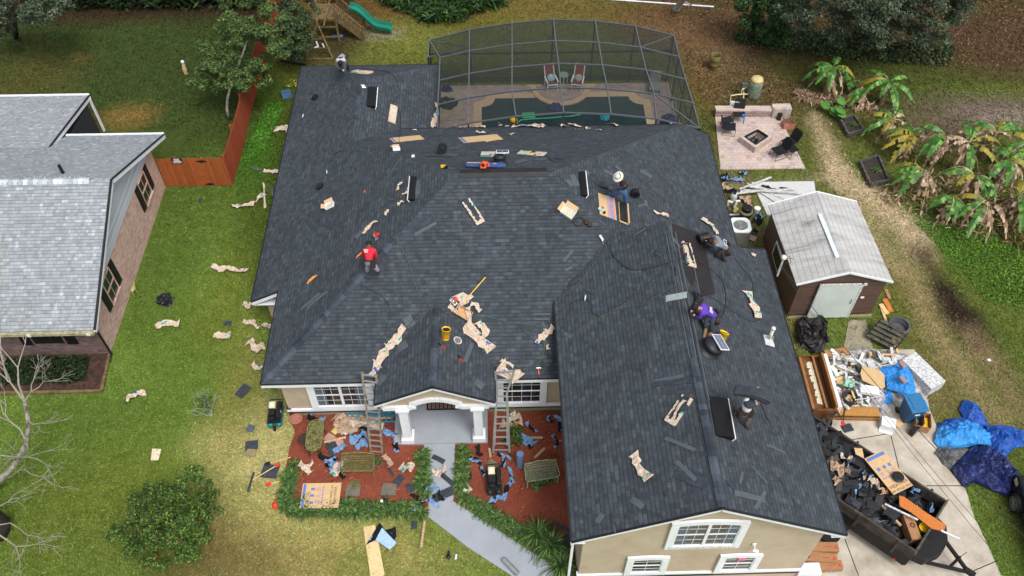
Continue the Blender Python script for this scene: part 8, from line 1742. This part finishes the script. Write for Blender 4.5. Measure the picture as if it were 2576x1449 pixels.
for i in range(150):
    f=rg.random(); x=rg.uniform(2090,2255); y=rg.uniform(885,1020)
    if x>2185 and y>945: continue
    mt_=(M_white,M_dwhite,M_dwhite,M_box,M_woodgr,M_white_scrap)[rg.randrange(6)]; s=rg.uniform(.06,.3); m=MB(); m.box(-s,s,-rg.uniform(.03,.08),rg.uniform(.03,.08),0,rg.uniform(.02,.07))
    m.build('debris_scrap',mt_,None,None,'debris scrap','broken trim scraps in the debris heap',M=T(*P(x,y,rg.uniform(.3,.55)))@RZ(rg.uniform(0,180))@RX(rg.uniform(-25,25))@RY(rg.uniform(-25,25)))['label']='small broken scrap lying in the white debris heap'
m=MB(); o=P(2165,950); m.v=[];q=[(2070,880),(2160,870),(2280,890),(2330,985),(2250,1020),(2120,1035)]
Vq=[P(*p)-o for p in q]; c=sum(Vq,Vector())/6; m.add(Vq+[c+(p-c)*.75+Vector((0,0,.26)) for p in Vq],[(i,(i+1)%6,(i+1)%6+6,i+6) for i in range(6)]+[(6,7,8,9,10,11)]); m.build('rubble',simple('mixed_rubble',lin(186,184,178),.9,0,.2,6,1.0,8,c2=lin(96,90,82)),None,'pale rubble under the debris heap beside the shed path','rubble',kind='stuff',M=T(*o))
scrapboard(2075,893,2135,885,.35,.32,M_boxb,'brown carton at the top of the debris heap',.2,'flat_box','box'); 
m=MB(); o=P(2195,975,.75); q=[v('Z1',*p) for p in ((930,480),(1160,545),(1205,590),(1215,745),(1165,772),(930,660),(905,570))]; m.slab([P(*p,.75)-o for p in q],.03); m.build('cardboard_sheet',M_box,None,'large flat tan cardboard sheet on the debris heap','cardboard',M=T(*o))
def tarpd(name,label,outl,k,mat,amp,top,seed,step=.12,base=.0,hz=.1):
    step*=.62
    """draped tarp: outline in a zoomed view, height bulges to top in the middle"""
    L=[P(*v(k,*p),hz) for p in outl]; c=sum(L,Vector())/len(L); c.z=0; out=[(p.x-c.x,p.y-c.y) for p in L]; M=T(*c)
    n=len(out); big=[]
    V,Fs=sheetmesh(out,M,amp,seed,step)
    W2=[]
    for (x,y,z_) in V:
        d=min(math.hypot(x-(a[0]+(b[0]-a[0])*tt),y-(a[1]+(b[1]-a[1])*tt)) for a,b in zip(out,out[1:]+out[:1]) for tt in (0,.25,.5,.75)); q=min(1,d/.45)
        wx=noise.noise(Vector((x*.9,y*.9,seed)))*2.2; ca,sa=math.cos(wx+seed),math.sin(wx+seed); u_,v_=x*ca+y*sa,y*ca-x*sa
        f1=(.5-abs(noise.noise(Vector((u_*.9,v_*3.4,seed+3)))))*1.5+(.4-abs(noise.noise(Vector((u_*1.7+5,v_*6.5,seed+7)))))*.8+abs(noise.noise(Vector((x*8,y*8,seed+9))))*.2
        W2.append((x,y,base+z_*.5+q**.7*top*.7*(.75+.35*noise.noise(Vector((x,y,seed))))+amp*1.3*f1*q))
    m=MB(); m.add(W2,Fs); return m.build(name,mat,None,label,'tarp',M=M)
tarpd('blue_tarp','bright blue tarp draped over the debris stack with stones on it',[(1120,510),(1180,460),(1310,455),(1430,420),(1500,450),(1580,600),(1610,720),(1620,830),(1500,860),(1400,800),(1250,740),(1220,620)],'Z1',M_tarpb,.16,.4,2,.1,.42,.6)
tarpd('blue_tarp','small blue tarp fold in front of the covered debris stack',[(1130,790),(1250,750),(1340,830),(1330,920),(1230,950),(1160,900)],'Z1',M_tarpb,.14,.3,5,.1,.1,.25); tarpd('blue_tarp','blue tarp end sticking out behind the open cartons',[(1620,860),(1720,890),(1780,1040),(1700,1030),(1640,940)],'Z1',M_tarpl,.12,.25,6,.1)
for (x,y,l_) in ((1425,475,'upper stone weighing down the blue tarp'),(1432,665,'lower stone weighing down the blue tarp')): p=P(*v('Z1',x,y),.95); m=MB(); m.box(-.1,.1,-.15,.15,0,.12,M=RZ(20)); m.build('paver_stone',simple('grey_pink_stone',lin(150,130,128),.9),None,l_,'stone',M=T(*p),bevel=.02)
t=thing('drawer_stack','stack of flaking white panels behind the blue bin','panel stack',T(*P(*v('Z1',1620,620)))); 
for i in range(6): m=MB(); m.box(-.4+.01*i,.42,-.85,.85-.02*i,i*.09,i*.09+.075,M=RZ(-63)@RZ(90)); m.build('panel',M_dwhite,t)
def bin_(px,py,rz,label):
    t=thing('wheeled_bin',label,'wheelie bin',upright(px,py,rz,.03,True)); M4=Matrix.Identity(4); b0,b1=(-.24,.24,-.28,.28),(-.31,.31,-.38,.36); V=[(b0[0],b0[2],.06),(b0[1],b0[2],.06),(b0[1],b0[3],.06),(b0[0],b0[3],.06),(b1[0],b1[2],1.02),(b1[1],b1[2],1.02),(b1[1],b1[3],1.02),(b1[0],b1[3],1.02)]
    m=MB(); m.add(V,[(3,2,1,0),(0,1,5,4),(1,2,6,5),(2,3,7,6),(3,0,4,7),(4,5,6,7)]); m.build('bin_body',M_blue,t,bevel=.02)
    m=MB(); m.box(-.34,.34,-.42,.4,1.02,1.08); m.box(-.2,.2,-.3,.3,1.08,1.1); m.build('lid',simple('bin_lid_blue',lin(44,110,156),.5),t,bevel=.02)
    m=MB(); m.tube([(-.26,.42,1.0),(.26,.42,1.0)],.025,8); m.build('handle',M_blue,t)
    for s in (-1,1): m=MB(); m.lathe([(.001,-.03),(.13,-.03),(.13,.03),(.001,.03)],18,0,T(s*.28,.3,.13)@RY(90)); m.build('wheel',M_rubber,t)
    m=MB(); m.box(-.1,.1,-.372,-.366,.72,.8,M=Matrix.Identity(4)); m.build('emblem',M_inkw,t)
bin_(2280,1050,6,'blue wheeled bin with closed lid beside the tarp')
t=thing('trash_can','grey round trash can with scraps beside the piano','trash can',upright(2125,1022,0,.03,True)@RX(0)); m=MB(); m.lathe([(.2,0),(.27,.7),(.29,.7),(.29,.74),(.26,.74),(.25,.5)],24,cap=False); m.lathe([(.25,.5),(.001,.48)],20,cap=False); m.build('can_wall',simple('charcoal_can',lin(52,54,58),.6),t,smooth=True); m=MB(); m.tube([(-.29,.02,.7),(-.36,0,.78),(-.29,-.1,.72)],.015,6); m.tube([(-.1,.29,.7),(0,.36,.82),(.1,.29,.7)],.015,6); m.build('handle',M_black,t)
m=MB(); [m.box(-.06,.06,-.04,.04,-.05,.05,M=T(rg.uniform(-.13,.13),rg.uniform(-.13,.13),.55)@RZ(rg.uniform(0,90))@RX(30)) for _ in range(8)]; m.build('scraps',M_box,t)
scrapboard(2232,995,2150,1006,.03,.9,M_dwhite,'thin white pole leaning on the trash can',.03,'pole','pole'); scrapboard(2150,1002,2142,982,.07,.75,M_wood,'short pale stick standing in the trash can',.04,'stick','stick')
blob_obj('green_sheet','pale green plastic sheet wedged behind the trash can','plastic sheet',2126,985,.0,.3,simple('mint_plastic',lin(150,196,172),.5),1.6,7,.3)
blob_obj('plastic_wrap','grey plastic wrap heap left of the blue bin','plastic wrap',2195,1005,0,.42,simple('clear_wrap',lin(176,176,180),.2,0,.2,6,.8,10),.9,12,.6,20); blob_obj('plastic_wrap','small clear plastic ball in front of the wood drawer','plastic wrap',2222,1030,0,.2,simple('clear_wrap',lin(176,176,180),.2,0,.2,6,.8,10),.7,13,.6)
t=thing('white_crate','white box on the wrapped heap left of the tarp','box',T(*P(2185,985,.6))@RZ(-12)); m=MB(); m.box(-.35,.35,-.18,.18,0,.16); m.build('box_body',M_boxw,t); m=MB(); m.box(-.33,.33,-.16,.16,.16,.17); m.build('lid',M_white,t)
t=thing('cabinet_plank','long tan wooden cabinet panel lying in front of the piano','cabinet panel',T(*P(2138,1046))@RZ(-3)); m=MB(); m.box(-1.0,1.0,-.2,.22,0,.34); m.build('cabinet_box',simple('tan_veneer',lin(176,128,66),.6),t); m=MB(); m.box(-1.0,1.0,-.23,-.2,.26,.34); m.box(-1.0,1.0,-.22,-.2,.0,.05); m.build('moulding',M_piano,t); m=MB(); m.lathe([(.04,-.01),(.001,-.02)],10,0,T(.85,-.2,.15)@RX(90)); m.build('knob_hole',M_black,t)
longtool('leaf_rake','black fan rake with red handle leaning on the tan cabinet panel','rake',(2108,1035),(2127,958),'rake',M_black,.75,M_red); 
t=P(2118,1062); longtool('flat_scraper','red headed scraper standing beside the fan rake','scraper',(2121,1060),(2131,990),'s',M_red,.45,M_plum)
t=thing('white_box','small white carton tipped on the driveway','box',frame(2229,1072,2250,1078,.03,True)@RX(0)); m=MB(); m.box(-.26,.26,-.24,.2,0,.34); m.build('box_body',M_boxw,t); m=MB(); m.box(-.26,.24,-.36,-.24,.02,.03); m.build('flap',M_boxw,t)
scrapboard(2250,1068,2268,1060,.3,.08,M_box,'tan carton flap beside the small white carton',.02,'carton_flap','cardboard')
t=thing('open_carton','tall open brown carton with printed scraps right of the bin','box',T(*P(2312,1070,.03))@RZ(-16)); w=.015; m=MB(); m.box(-.28,-.26,-.3,.3,0,.5); m.box(.26,.28,-.3,.3,0,.5); m.box(-.26,.26,.28,.3,0,.5); m.box(-.26,.26,-.3,-.28,0,.38); m.box(-.02,.0,-.28,.28,0,.6); m.build('carton_side',M_boxb,t); m=MB(); m.box(.04,.22,-.24,.2,.1,.3); m.build('printed_package',M_yellow,t); m=MB(); m.box(-.22,-.08,-.2,.1,.05,.2); m.build('white_package',M_white,t)
t=thing('black_carton','black printed carton lying at the edge of the driveway','box',T(*P(2300,1085,.03))@RZ(38)); m=MB(); m.box(-.3,.3,-.09,.09,0,.34); m.build('carton_body',M_black,t); textmesh('DIY',.12,t,M_inkw,T(0,-.095,.17)@RX(90))
t=thing('rusty_frame','dark slatted wood frame leaning by the lattice shed','pallet',T(*P(2210,850))); o=P(2210,850)
Qf=[P(*v('Z1',985,90),.25),P(*v('Z1',1335,270),.25),P(*v('Z1',1500,60),.75),P(*v('Z1',1170,-110),.75)]
Qf=[q-o for q in Qf]
for i in range(5): f=i/4*.92+.02; m=MB(); m.bar(Qf[0].lerp(Qf[3],f),Qf[1].lerp(Qf[2],f),.16,.03); m.build('slat',M_woodgr,t)
for f in (0,.48,1): m=MB(); m.bar(Qf[0].lerp(Qf[1],f)-Vector((0,0,.04)),Qf[3].lerp(Qf[2],f)-Vector((0,0,.04)),.08,.07); m.build('cross_batten',simple('dark_batten',lin(48,44,40),.9),t)
t=thing('plastic_tub','stacked round grey planter tubs behind the slatted frame','tub',T(*P(2252,835))); 
for i in range(2): m=MB(); m.lathe([(.3,.0+.12*i),(.4,.3+.12*i),(.44,.32+.12*i),(.36,.33+.12*i),(.3,.1+.12*i),(.001,.08+.12*i)],26,0,T(.06*i,.05*i,0)); m.build('tub_ring',simple('grey_tub',lin(78,80,86),.6),t,smooth=False)
scrapboard(2215,770,2265,905,.1,.06,M_wood,'long pale pine board running from shed corner toward the debris',.05); scrapboard(2225,752,2242,785,.22,.05,M_osb,'short tan board behind the shed corner',.04); scrapboard(2215,765,2232,790,.2,.08,M_wood,'pale block board beside the shed corner',.05); scrapboard(2228,728,2238,752,.14,.05,M_boxb,'reddish board propped behind the shed',.04)
sh(2290,935,2308,955,.25,mat=M_white,desc='white plastic bottle wrap',ground=True,t=.05,lf=.05,name='white_litter',cat='litter'); sh(2288,920,2295,926,.16,mat=M_white,desc='small white litter',ground=True,t=.06,lf=.06,name='white_litter',cat='litter'); sh(2430,583,2442,588,.2,mat=M_white,desc='white litter on the bright weeds',ground=True,t=.05,lf=.05,name='white_litter',cat='litter'); sh(2484,905,2490,910,.12,mat=M_white,desc='white cup on the right lawn',ground=True,t=.06,lf=.06,name='white_litter',cat='litter')
# tarps heap at the right
tarpd('blue_tarp','mid blue tarp at the left rear of the pile',[(1275,310),(1370,260),(1480,255),(1560,290),(1500,350),(1400,340),(1290,390)],'T32',M_tarpm,.2,.35,31,.12)
tarpd('blue_tarp','mid blue tarp tail spreading toward the right edge',[(1640,310),(1800,315),(1932,350),(1960,420),(1932,470),(1860,480),(1780,570),(1700,480),(1640,400)],'T32',M_tarpm,.22,.35,41,.12)
TT=lambda L:[(a,b) for a,b in L]
tarpd('blue_tarp','mid blue tarp rising at the back of the pile',[(1440,190),(1480,115),(1560,140),(1640,250),(1670,310),(1560,330),(1480,260)],'T32',M_tarpm,.2,.35,51,.12)
tarpd('light_blue_tarp','pale sky blue tarp bunched on top of the pile',[(1248,430),(1280,330),(1400,280),(1560,290),(1680,390),(1690,470),(1560,470),(1400,480),(1290,480)],'T32',M_tarpl,.26,.45,61,.11)
tarpd('navy_tarp','navy tarp heaped at the front of the pile',[(1380,640),(1460,560),(1540,470),(1640,450),(1740,520),(1830,600),(1920,720),(1900,790),(1800,845),(1680,800),(1560,740),(1480,780),(1420,700)],'T32',M_tarpn,.28,.5,71,.11)
tarpd('grey_tarp','grey tarp at the left edge of the pile',[(1255,520),(1310,470),(1420,480),(1540,490),(1440,580),(1380,640),(1320,600),(1290,550)],'T32',M_tarpg,.2,.3,81,.11)
# ---------------- dump trailer full of tear-off ----------------
ZT,ZB_=1.62,.5
FR=P(2381,1260,ZT); NR=P(2302,1385,ZT); ax=Vector((-.707,.707,0)); far=P(2194,1140,ZT)-FR; far.z=0; ax=far.normalized(); cr=(NR-FR); cr.z=0; cr=(cr-ax*cr.dot(ax)); Wd=cr.length; cr.normalize(); LT=5.1
tr=thing('dump_trailer','black dump trailer with board sides full of torn shingles','trailer',T(FR.x,FR.y,0)); 
TM=Matrix(((ax.x,cr.x,0,0),(ax.y,cr.y,0,0),(0,0,1,0),(0,0,0,1)))
M_tb=simple('trailer_boards',lin(74,66,58),.85,0,.35,3,.5,c2=lin(40,38,38)); M_tk=simple('trailer_black_steel',lin(28,27,28),.6,.2,.35,3,.2)
def tb(nm,mat,*a): m=MB(); m.box(*a,M=TM); return m.build(nm,mat,tr)
tb('bed_floor',M_tk,0,LT,0,Wd,ZB_,ZB_+.08)
for nm,(y0,y1) in (('side',(-.04,.04)),('side',(Wd-.04,Wd+.04))): tb('lower_side_panel',M_tk,0,LT,y0,y1,ZB_-.05,ZB_+.6); tb('side_board',M_tb,0,LT,y0+.01,y1-.01,ZB_+.6,ZB_+.86); tb('side_board',M_tb,0,LT,y0+.005,y1-.005,ZB_+.87,ZT)
tb('front_board',M_tb,-.05,0.02,-.02,Wd+.02,ZB_,ZT-.02); 
for x in (.5,1.9,3.3,4.7): tb('stake',M_tb,x,x+.09,Wd+.04,Wd+.09,ZB_+.3,ZT+.03); tb('stake',M_tb,x,x+.09,-.09,-.04,ZB_+.3,ZT+.03)
m=MB(); m.bar((TM@Vector((-.03,-.1,ZT-.05))),(TM@Vector((-.03,Wd+.1,ZT-.05))),.05,.08); m.build('top_rail',M_dwhite if 0 else M_woodgr,tr)
# tongue, tool box, fenders, wheels, jack
m=MB(); m.prism([(-.05,.25),(-.05,Wd-.25),(-.45,Wd-.35),(-.75,Wd*.5+.3),(-.75,Wd*.5-.3),(-.45,.35)],ZB_,ZB_+.4,0,TM); m.build('tool_box',M_tk,tr,bevel=.02)
for s in (.3,Wd-.3): m=MB(); m.bar(TM@Vector((-.0,s,ZB_)),TM@Vector((-1.75,Wd/2,ZB_)),.09,.13); m.build('tongue_rail',M_tk,tr)
m=MB(); m.box(-1.95,-1.6,Wd/2-.08,Wd/2+.08,ZB_-.05,ZB_+.12,M=TM); m.build('coupler',M_tk,tr); m=MB(); m.bar(TM@Vector((-1.25,Wd/2,0)),TM@Vector((-1.25,Wd/2,1.0)),.07,.07); m.bar(TM@Vector((-1.25,Wd/2,.95)),TM@Vector((-1.35,Wd/2-.3,1.0)),.02,.02); m.build('jack',M_tk,tr)
for y in (Wd+.12,-.3):
    m=MB(); m.box(2.0,3.9,y,y+.24,.62,.66,M=TM); m.build('fender',M_tk,tr)
    for x in (2.5,3.4): m=MB(); m.lathe([(.14,-.1),(.34,-.1),(.36,-.06),(.36,.06),(.34,.1),(.14,.1)],22,0,TM@T(x,y+.12,.36)@RX(90)); w=m.build('wheel',M_rubber,tr); m=MB(); m.lathe([(.14,.05),(.001,.04)],14,0,TM@T(x,y+.12,.36)@RX(90),cap=False); m.build('rim',M_alu,w)
m=MB(); m.box(.3,.36,Wd+.04,Wd+.07,ZB_-.02,ZB_+.04,M=TM); m.build('red_marker',M_red,tr)
# load
rg=random.Random(17); m=MB(); n1,n2=44,20; V=[];Fs=[]
for i in range(n1+1):
    for j in range(n2+1):
        x=.06+(LT-.1)*i/n1; y=.06+(Wd-.12)*j/n2; hgt=.35+.5*min(1,max(0,(x-.4)/1.6)); hgt+=.14*abs(noise.noise(Vector((x*2.3,y*2.3,1))))+.1*abs(noise.noise(Vector((x*6,y*6,4)))); V.append((x,y,ZB_+hgt))
for i in range(n1):
    for j in range(n2): a=i*(n2+1)+j; Fs.append((a,a+1,a+n2+2,a+n2+1))
m.add(V,Fs,0,TM); m.build('shingle_rubble',M_felt,None,'dark tear-off rubble filling the dump trailer','rubble',kind='stuff',M=T(FR.x,FR.y,0))
def inT(x,y,z_): return Vector((FR.x,FR.y,0))+TM@Vector((x,y,z_))
for i in range(140):
    x=rg.uniform(.25,LT-.2); y=rg.uniform(.2,Wd-.2); hgt=ZB_+.35+.5*min(1,max(0,(x-.4)/1.6))+.14; w=rg.uniform(.06,.14); l_=rg.uniform(.12,.4); m=MB(); m.box(-l_,l_,-w,w,0,.012)
    o_=m.build('torn_shingle',(M_felt,M_felt,M_felt,M_loose,M_linerk)[rg.randrange(5)],None,'torn dark shingle piece lying on the trailer load','shingle','torn shingles in the trailer load',M=T(*inT(x,y,hgt+rg.uniform(0,.12)))@RZ(rg.uniform(0,180))@RX(rg.uniform(-22,22))@RY(rg.uniform(-22,22)))
carton_q=[P(*v('Z2',*p),1.75) for p in ((590,245),(870,580),(715,700),(437,362))]; cc=sum(carton_q,Vector())/4; xd=(carton_q[1]-carton_q[0]).normalized(); yd=Vector((0,0,1)).cross(xd); ct=thing('flattened_carton','large printed ridge vent carton leaning over the trailer side','cardboard',Matrix(((xd.x,yd.x,0,cc.x),(xd.y,yd.y,0,cc.y),(xd.z,yd.z,1,cc.z),(0,0,0,1))))
cl_=(carton_q[1]-carton_q[0]).length; cw=(carton_q[2]-carton_q[1]).length; m=MB(); m.box(-cl_/2,cl_/2,-cw/2,cw/2,0,.02); m.build('board',M_box,ct); m=MB(); m.box(-cl_/2+.04,-cl_/2+.16,-cw/2+.04,cw/2-.05,.02,.023); m.build('blue_band',M_print,ct)
textmesh('WEATHER',.17,ct,M_ink,T(cl_*.34,-.0,.022)@RZ(90)); textmesh('OFF RIDGE VENT',.12,ct,M_ink,T(cl_*.45,0,.022)@RZ(90)); m=MB()
for j in (-.25,0,.22): m.box(-cl_*.18,-cl_*.1,j-.06,j+.06,.02,.023)
m.build('product_picture',M_print,ct); m=MB()
for i in range(8): m.box(cl_*.08,cl_*.11,-.35+i*.09,-.29+i*.09,.02,.023)
for j in range(3):
    for i in range(4): m.box(-cl_*.05+i*.035,-cl_*.05+i*.035+.012,-.32+j*.25,-.2+j*.25,.02,.023)
m.build('fine_print',M_inkp,ct)
M=T(*P(*v('Z2',742,515),1.85)); m=MB(); m.lathe([(.001,0),(.2,0),(.2,.05),(.17,.07),(.001,.07)],24); m.build('round_black_cap',M_black,None,'round black lid lying on the printed carton in the trailer','lid',M=M)
def p2(x,y,h): return P(*v('Z2',x,y),h)
def slab2(name,label,cat,q,h,mat,t=.02):
    L=[p2(a,b,h if not isinstance(h,list) else h[i]) for i,(a,b) in enumerate(q)]; o=sum(L,Vector())/len(L); m=MB(); m.slab([p-o for p in L],t); return m.build(name,mat,None,label,cat,M=T(*o))
slab2('osb_plank','long broken orange strand board across the trailer front','board',[(755,690),(800,700),(1010,850),(1195,965),(1185,1010),(1150,1022),(1060,1000),(870,850),(760,790)],1.68,M_osb); slab2('osb_plank','small broken orange board beside the printed carton','board',[(580,580),(610,560),(655,640),(650,680),(600,645),(560,620)],1.5,M_osb)
scrapboard(*v('Z2',620,770),*v('Z2',930,920),.06,1.65,M_dwhite,'dirty white trim strip across the trailer load'); scrapboard(*v('Z2',1150,1020),*v('Z2',1325,1100),.05,1.7,M_white,'clean white trim end sticking out over the trailer front')
tb2=[v('Z2',580,775),v('Z2',770,975)]; a,b_=P(*tb2[0],1.3),P(*tb2[1],1.25); o=(a+b_)/2; t=thing('cardboard_tube','cardboard tube lying in the trailer load','tube',T(*o)); m=MB(); m.tube([a-o,b_-o],.055,12); m.build('tube_wall',simple('kraft_tube',lin(186,160,124)),t)
q=[p2(800,920,1.5),p2(880,1140,1.5)]; c=p2(835,1035,1.0); d=(q[1]-q[0]); d.z=0; d.normalize(); t=thing('brown_box','long brown printed box standing in the trailer front','box',Matrix(((d.x,-d.y,0,c.x),(d.y,d.x,0,c.y),(0,0,1,1.0),(0,0,0,1)))); m=MB(); m.box(-.45,.45,-.17,.17,0,.45); m.build('box_body',M_boxb,t); m=MB(); m.lathe([(.05,.451),(.09,.453),(.05,.455)],16,0,T(-.05,.02,0),cap=False); m.build('roll_picture',M_ink,t); textmesh('WIP 100',.1,t,M_inkr,T(-.3,0,.452)@RZ(90))
t=thing('yellow_pail','yellow pail with dark rim in the trailer corner','bucket',T(*p2(945,1020,.95))@RX(8)); m=MB(); m.lathe([(.13,0),(.17,.42),(.001,.42)],20); m.build('pail',M_yellow,t); m=MB(); m.lathe([(.14,.02),(.145,.1)],20,cap=False); m.build('dark_rim',M_black,t); textmesh('MAX',.1,t,M_ink,T(0,-.165,.3)@RX(85))
for w in ((870,640,960,680,.2),(1040,770,1055,860,.16),(610,870,640,930,.3),(650,950,700,985,.3)):
    a=v('Z2',w[0],w[1]);b_=v('Z2',w[2],w[3]); wr(*a,*b_,w[4],.12,M_liner,'liner_scrap','blue liner scrap in trailer','liner scrap',True,h=1.25)
for w,mt_ in (((90,400,230,430,.75),M_paperb),((180,470,280,490,.3),M_paperb),((120,540,170,590,.45),M_paperb),((200,300,215,360,.2),M_paper),((480,600,560,620,.5),M_paper),((450,550,500,580,.3),M_paper),((400,520,430,530,.25),M_paper),((560,640,590,690,.3),M_paperb),((270,340,300,360,.3),M_paper)):
    a=v('Z2',w[0],w[1]);b_=v('Z2',w[2],w[3]); wr(*a,*b_,w[4],.16,mt_,'wrapper','brown paper wrapper in trailer','wrapper',True,h=1.55)
slab2('carton_piece','tan and white carton corner standing in the trailer','cardboard',[(330,240),(405,245),(425,340),(345,300)],1.75,M_box); slab2('shingle_sheet','wide dark shingle sheet in the middle of the load','shingle',[(340,290),(455,350),(430,450),(300,370)],1.6,M_felt); slab2('shingle_sheet','long dark shingle sheet near the trailer side','shingle',[(150,620),(380,590),(390,640),(160,680)],1.6,M_felt)
for i_,(q_,m_) in enumerate((([(30,130),(120,110),(200,180),(60,230)],M_felt),([(200,210),(330,260),(310,330),(180,300)],M_loose),([(120,480),(260,500),(280,540),(130,530)],M_felt),([(470,360),(600,470),(540,520),(420,430)],M_felt),([(260,420),(440,460),(420,540),(250,500)],M_loose),([(420,700),(560,760),(520,830),(400,780)],M_felt),([(650,800),(760,870),(720,930),(600,850)],M_felt),([(300,700),(400,760),(380,820),(260,740)],M_loose))): slab2('shingle_sheet','large dark shingle sheet '+('at the trailer tail','below the tail liner','beside the brown paper heap','against the printed carton','right of the brown paper heap','near the near side board','under the white trim strip','by the garage corner side')[i_],'shingle',q_,1.5+.02*i_,m_)
slab2('shingle_sheet','grey curled shingle sheet beside the long dark one','shingle',[(390,560),(480,560),(440,700),(370,690)],1.6,M_loose)
wr(*v('Z2',20,90),*v('Z2',100,60),.5,.1,M_linerk,name='liner_scrap',desc='black liner at trailer tail',cat='liner scrap',ground=True,h=1.4); wr(*v('Z1',370,1170),*v('Z1',540,1230),.7,.12,M_felt,name='felt_scrap',desc='black felt sheet above the trailer',cat='felt',ground=True,h=.1)
scrapboard(*v('Z1',330,1220),*v('Z1',520,1370),.08,1.3,M_white,'white pipe lying along the trailer side near the roof edge')
# shingle boxes on the drive by the garage corner
for i,(x,y,z_,rz,l_,w_,lab) in enumerate(((2055,1390,.03,-2,1.2,.32,'top brown printed roofing carton of the stack by the garage'),(2050,1412,.03,-6,1.3,.32,'middle brown printed roofing carton by the garage'),(2070,1430,.03,2,1.2,.3,'lower brown printed roofing carton by the garage'))):
    t=thing('roofing_carton',lab,'box',T(*P(x,y,z_))@RZ(rz)); m=MB(); m.box(-l_/2,l_/2,-w_/2,w_/2,0,.3+.12*(2-i)); m.build('carton_body',M_boxb,t,bevel=.01); hh=.3+.12*(2-i); m=MB(); m.lathe([(.03,hh+.001),(.09,hh+.004),(.03,hh+.006)],14,0,T(-l_*.28,0,0),cap=False); m.build('roll_picture',M_ink,t)
    m=MB(); m.box(l_*.1,l_*.3,-.03,0,hh,hh+.002); m.add([(l_*.36,-.08,hh+.002),(l_*.46,-.08,hh+.002),(l_*.41,.06,hh+.002)],[(0,1,2)]); m.build('warning_mark',M_inkr,t)
t=thing('white_carton','white carton below the brown roofing cartons','box',T(*P(2028,1440,.03))); m=MB(); m.box(-.4,.4,-.2,.2,0,.35); m.build('carton_body',M_boxw,t); m=MB(); m.box(-.005,.005,-.2,.2,.35,.352); m.build('tape_seam',M_alu,t)
for w in ((2052,1383,2068,1388,.25),(2085,1400,2092,1445,.2)): wr(*w,.08,M_liner,'liner_scrap','blue strip beside roofing cartons','liner scrap',True)
tool(2082,1352,'black round bucket lid behind the garage corner','black_tub','tub',[('tub_wall',M_black,lambda m:m.lathe([(.3,0),(.35,.3),(.001,.31)],22))])
# part of a parked car at the right edge
t=thing('parked_car','dark parked car entering the right edge with multi spoke wheel','car',T(*(P(2580,1352)+Vector((0,1.15,0))))@RZ(-6)); m=MB(); prof=[(-.9,.25),(-.95,.7),(-.7,.95),(.3,1.0),(.9,1.45),(2.6,1.45),(3.4,.95),(3.6,.5),(3.5,.25)]
m2=[(x,z_) for x,z_ in prof]; n=len(m2); V=[(.0,-x,z_) for x,z_ in m2]+[(1.7,-x,z_) for x,z_ in m2]; V=[(a*(1 if z_<1.1 else .85)+(.12 if z_>1.1 else 0),b,z_) for a,b,z_ in V]; m.add(V,[tuple(range(n)),tuple(range(2*n-1,n-1,-1))]+[(i,n+i,n+(i+1)%n,(i+1)%n) for i in range(n)]); m.build('body',simple('dark_car_paint',lin(36,40,44),.15,.3,.05,3,0),t,bevel=.08)
for y in (.55,-2.4):
    m=MB(); m.lathe([(.2,-.1),(.33,-.11),(.36,-.06),(.36,.08),(.2,.1)],28,0,T(-.05,-y if 0 else y-.6,.36)@RY(90)); w=m.build('wheel',M_rubber,t); m=MB(); m.lathe([(.24,-.1),(.25,-.11),(.26,-.1)],24,0,T(-.05,y-.6,.36)@RY(90),cap=False)
    for k in range(14): a=k*2*PI/14; m.bar((-.17,y-.6,.36),(-.15,y-.6+.25*math.cos(a),.36+.25*math.sin(a)),.02,.02,upv=(1,0,0))
    m.build('rim',M_alu,w)
m=MB(); m.box(-.02,.04,.5,.75,.62,.8); m.build('headlight',simple('headlight_lens',lin(190,180,120),.1),t)

for o in list(bpy.data.objects):
    if o.parent is None and 'category' in o and 'kind' not in o: o['kind']='thing'

def islands(names):
    for o in [x for x in bpy.data.objects if x.type=='MESH' and x.name in names]:
        me=o.data; n=len(me.vertices); pa=list(range(n))
        def fd(a):
            while pa[a]!=a: pa[a]=pa[pa[a]]; a=pa[a]
            return a
        for e in me.edges: pa[fd(e.vertices[0])]=fd(e.vertices[1])
        gs={}
        for p in me.polygons: gs.setdefault(fd(p.vertices[0]),[]).append(list(p.vertices))
        gs=list(gs.values())
        for g in gs[1:]+gs[:1]:
            ids=sorted({i for f in g for i in f}); mp={a:k for k,a in enumerate(ids)}; m2=bpy.data.meshes.new(o.name); m2.from_pydata([me.vertices[i].co.copy() for i in ids],[],[[mp[i] for i in f] for f in g])
            for x in me.materials: m2.materials.append(x)
            if g is gs[0]: o.data=m2
            else: q=mkobj(o.name.split('.')[0],m2,o.parent)
for _n in ('white_band','curtain.001','curtain','drip_edge.001','rake_trim','brace','black_band','footing','rake_board','gutter_strap','porch_beam'): islands({_n})
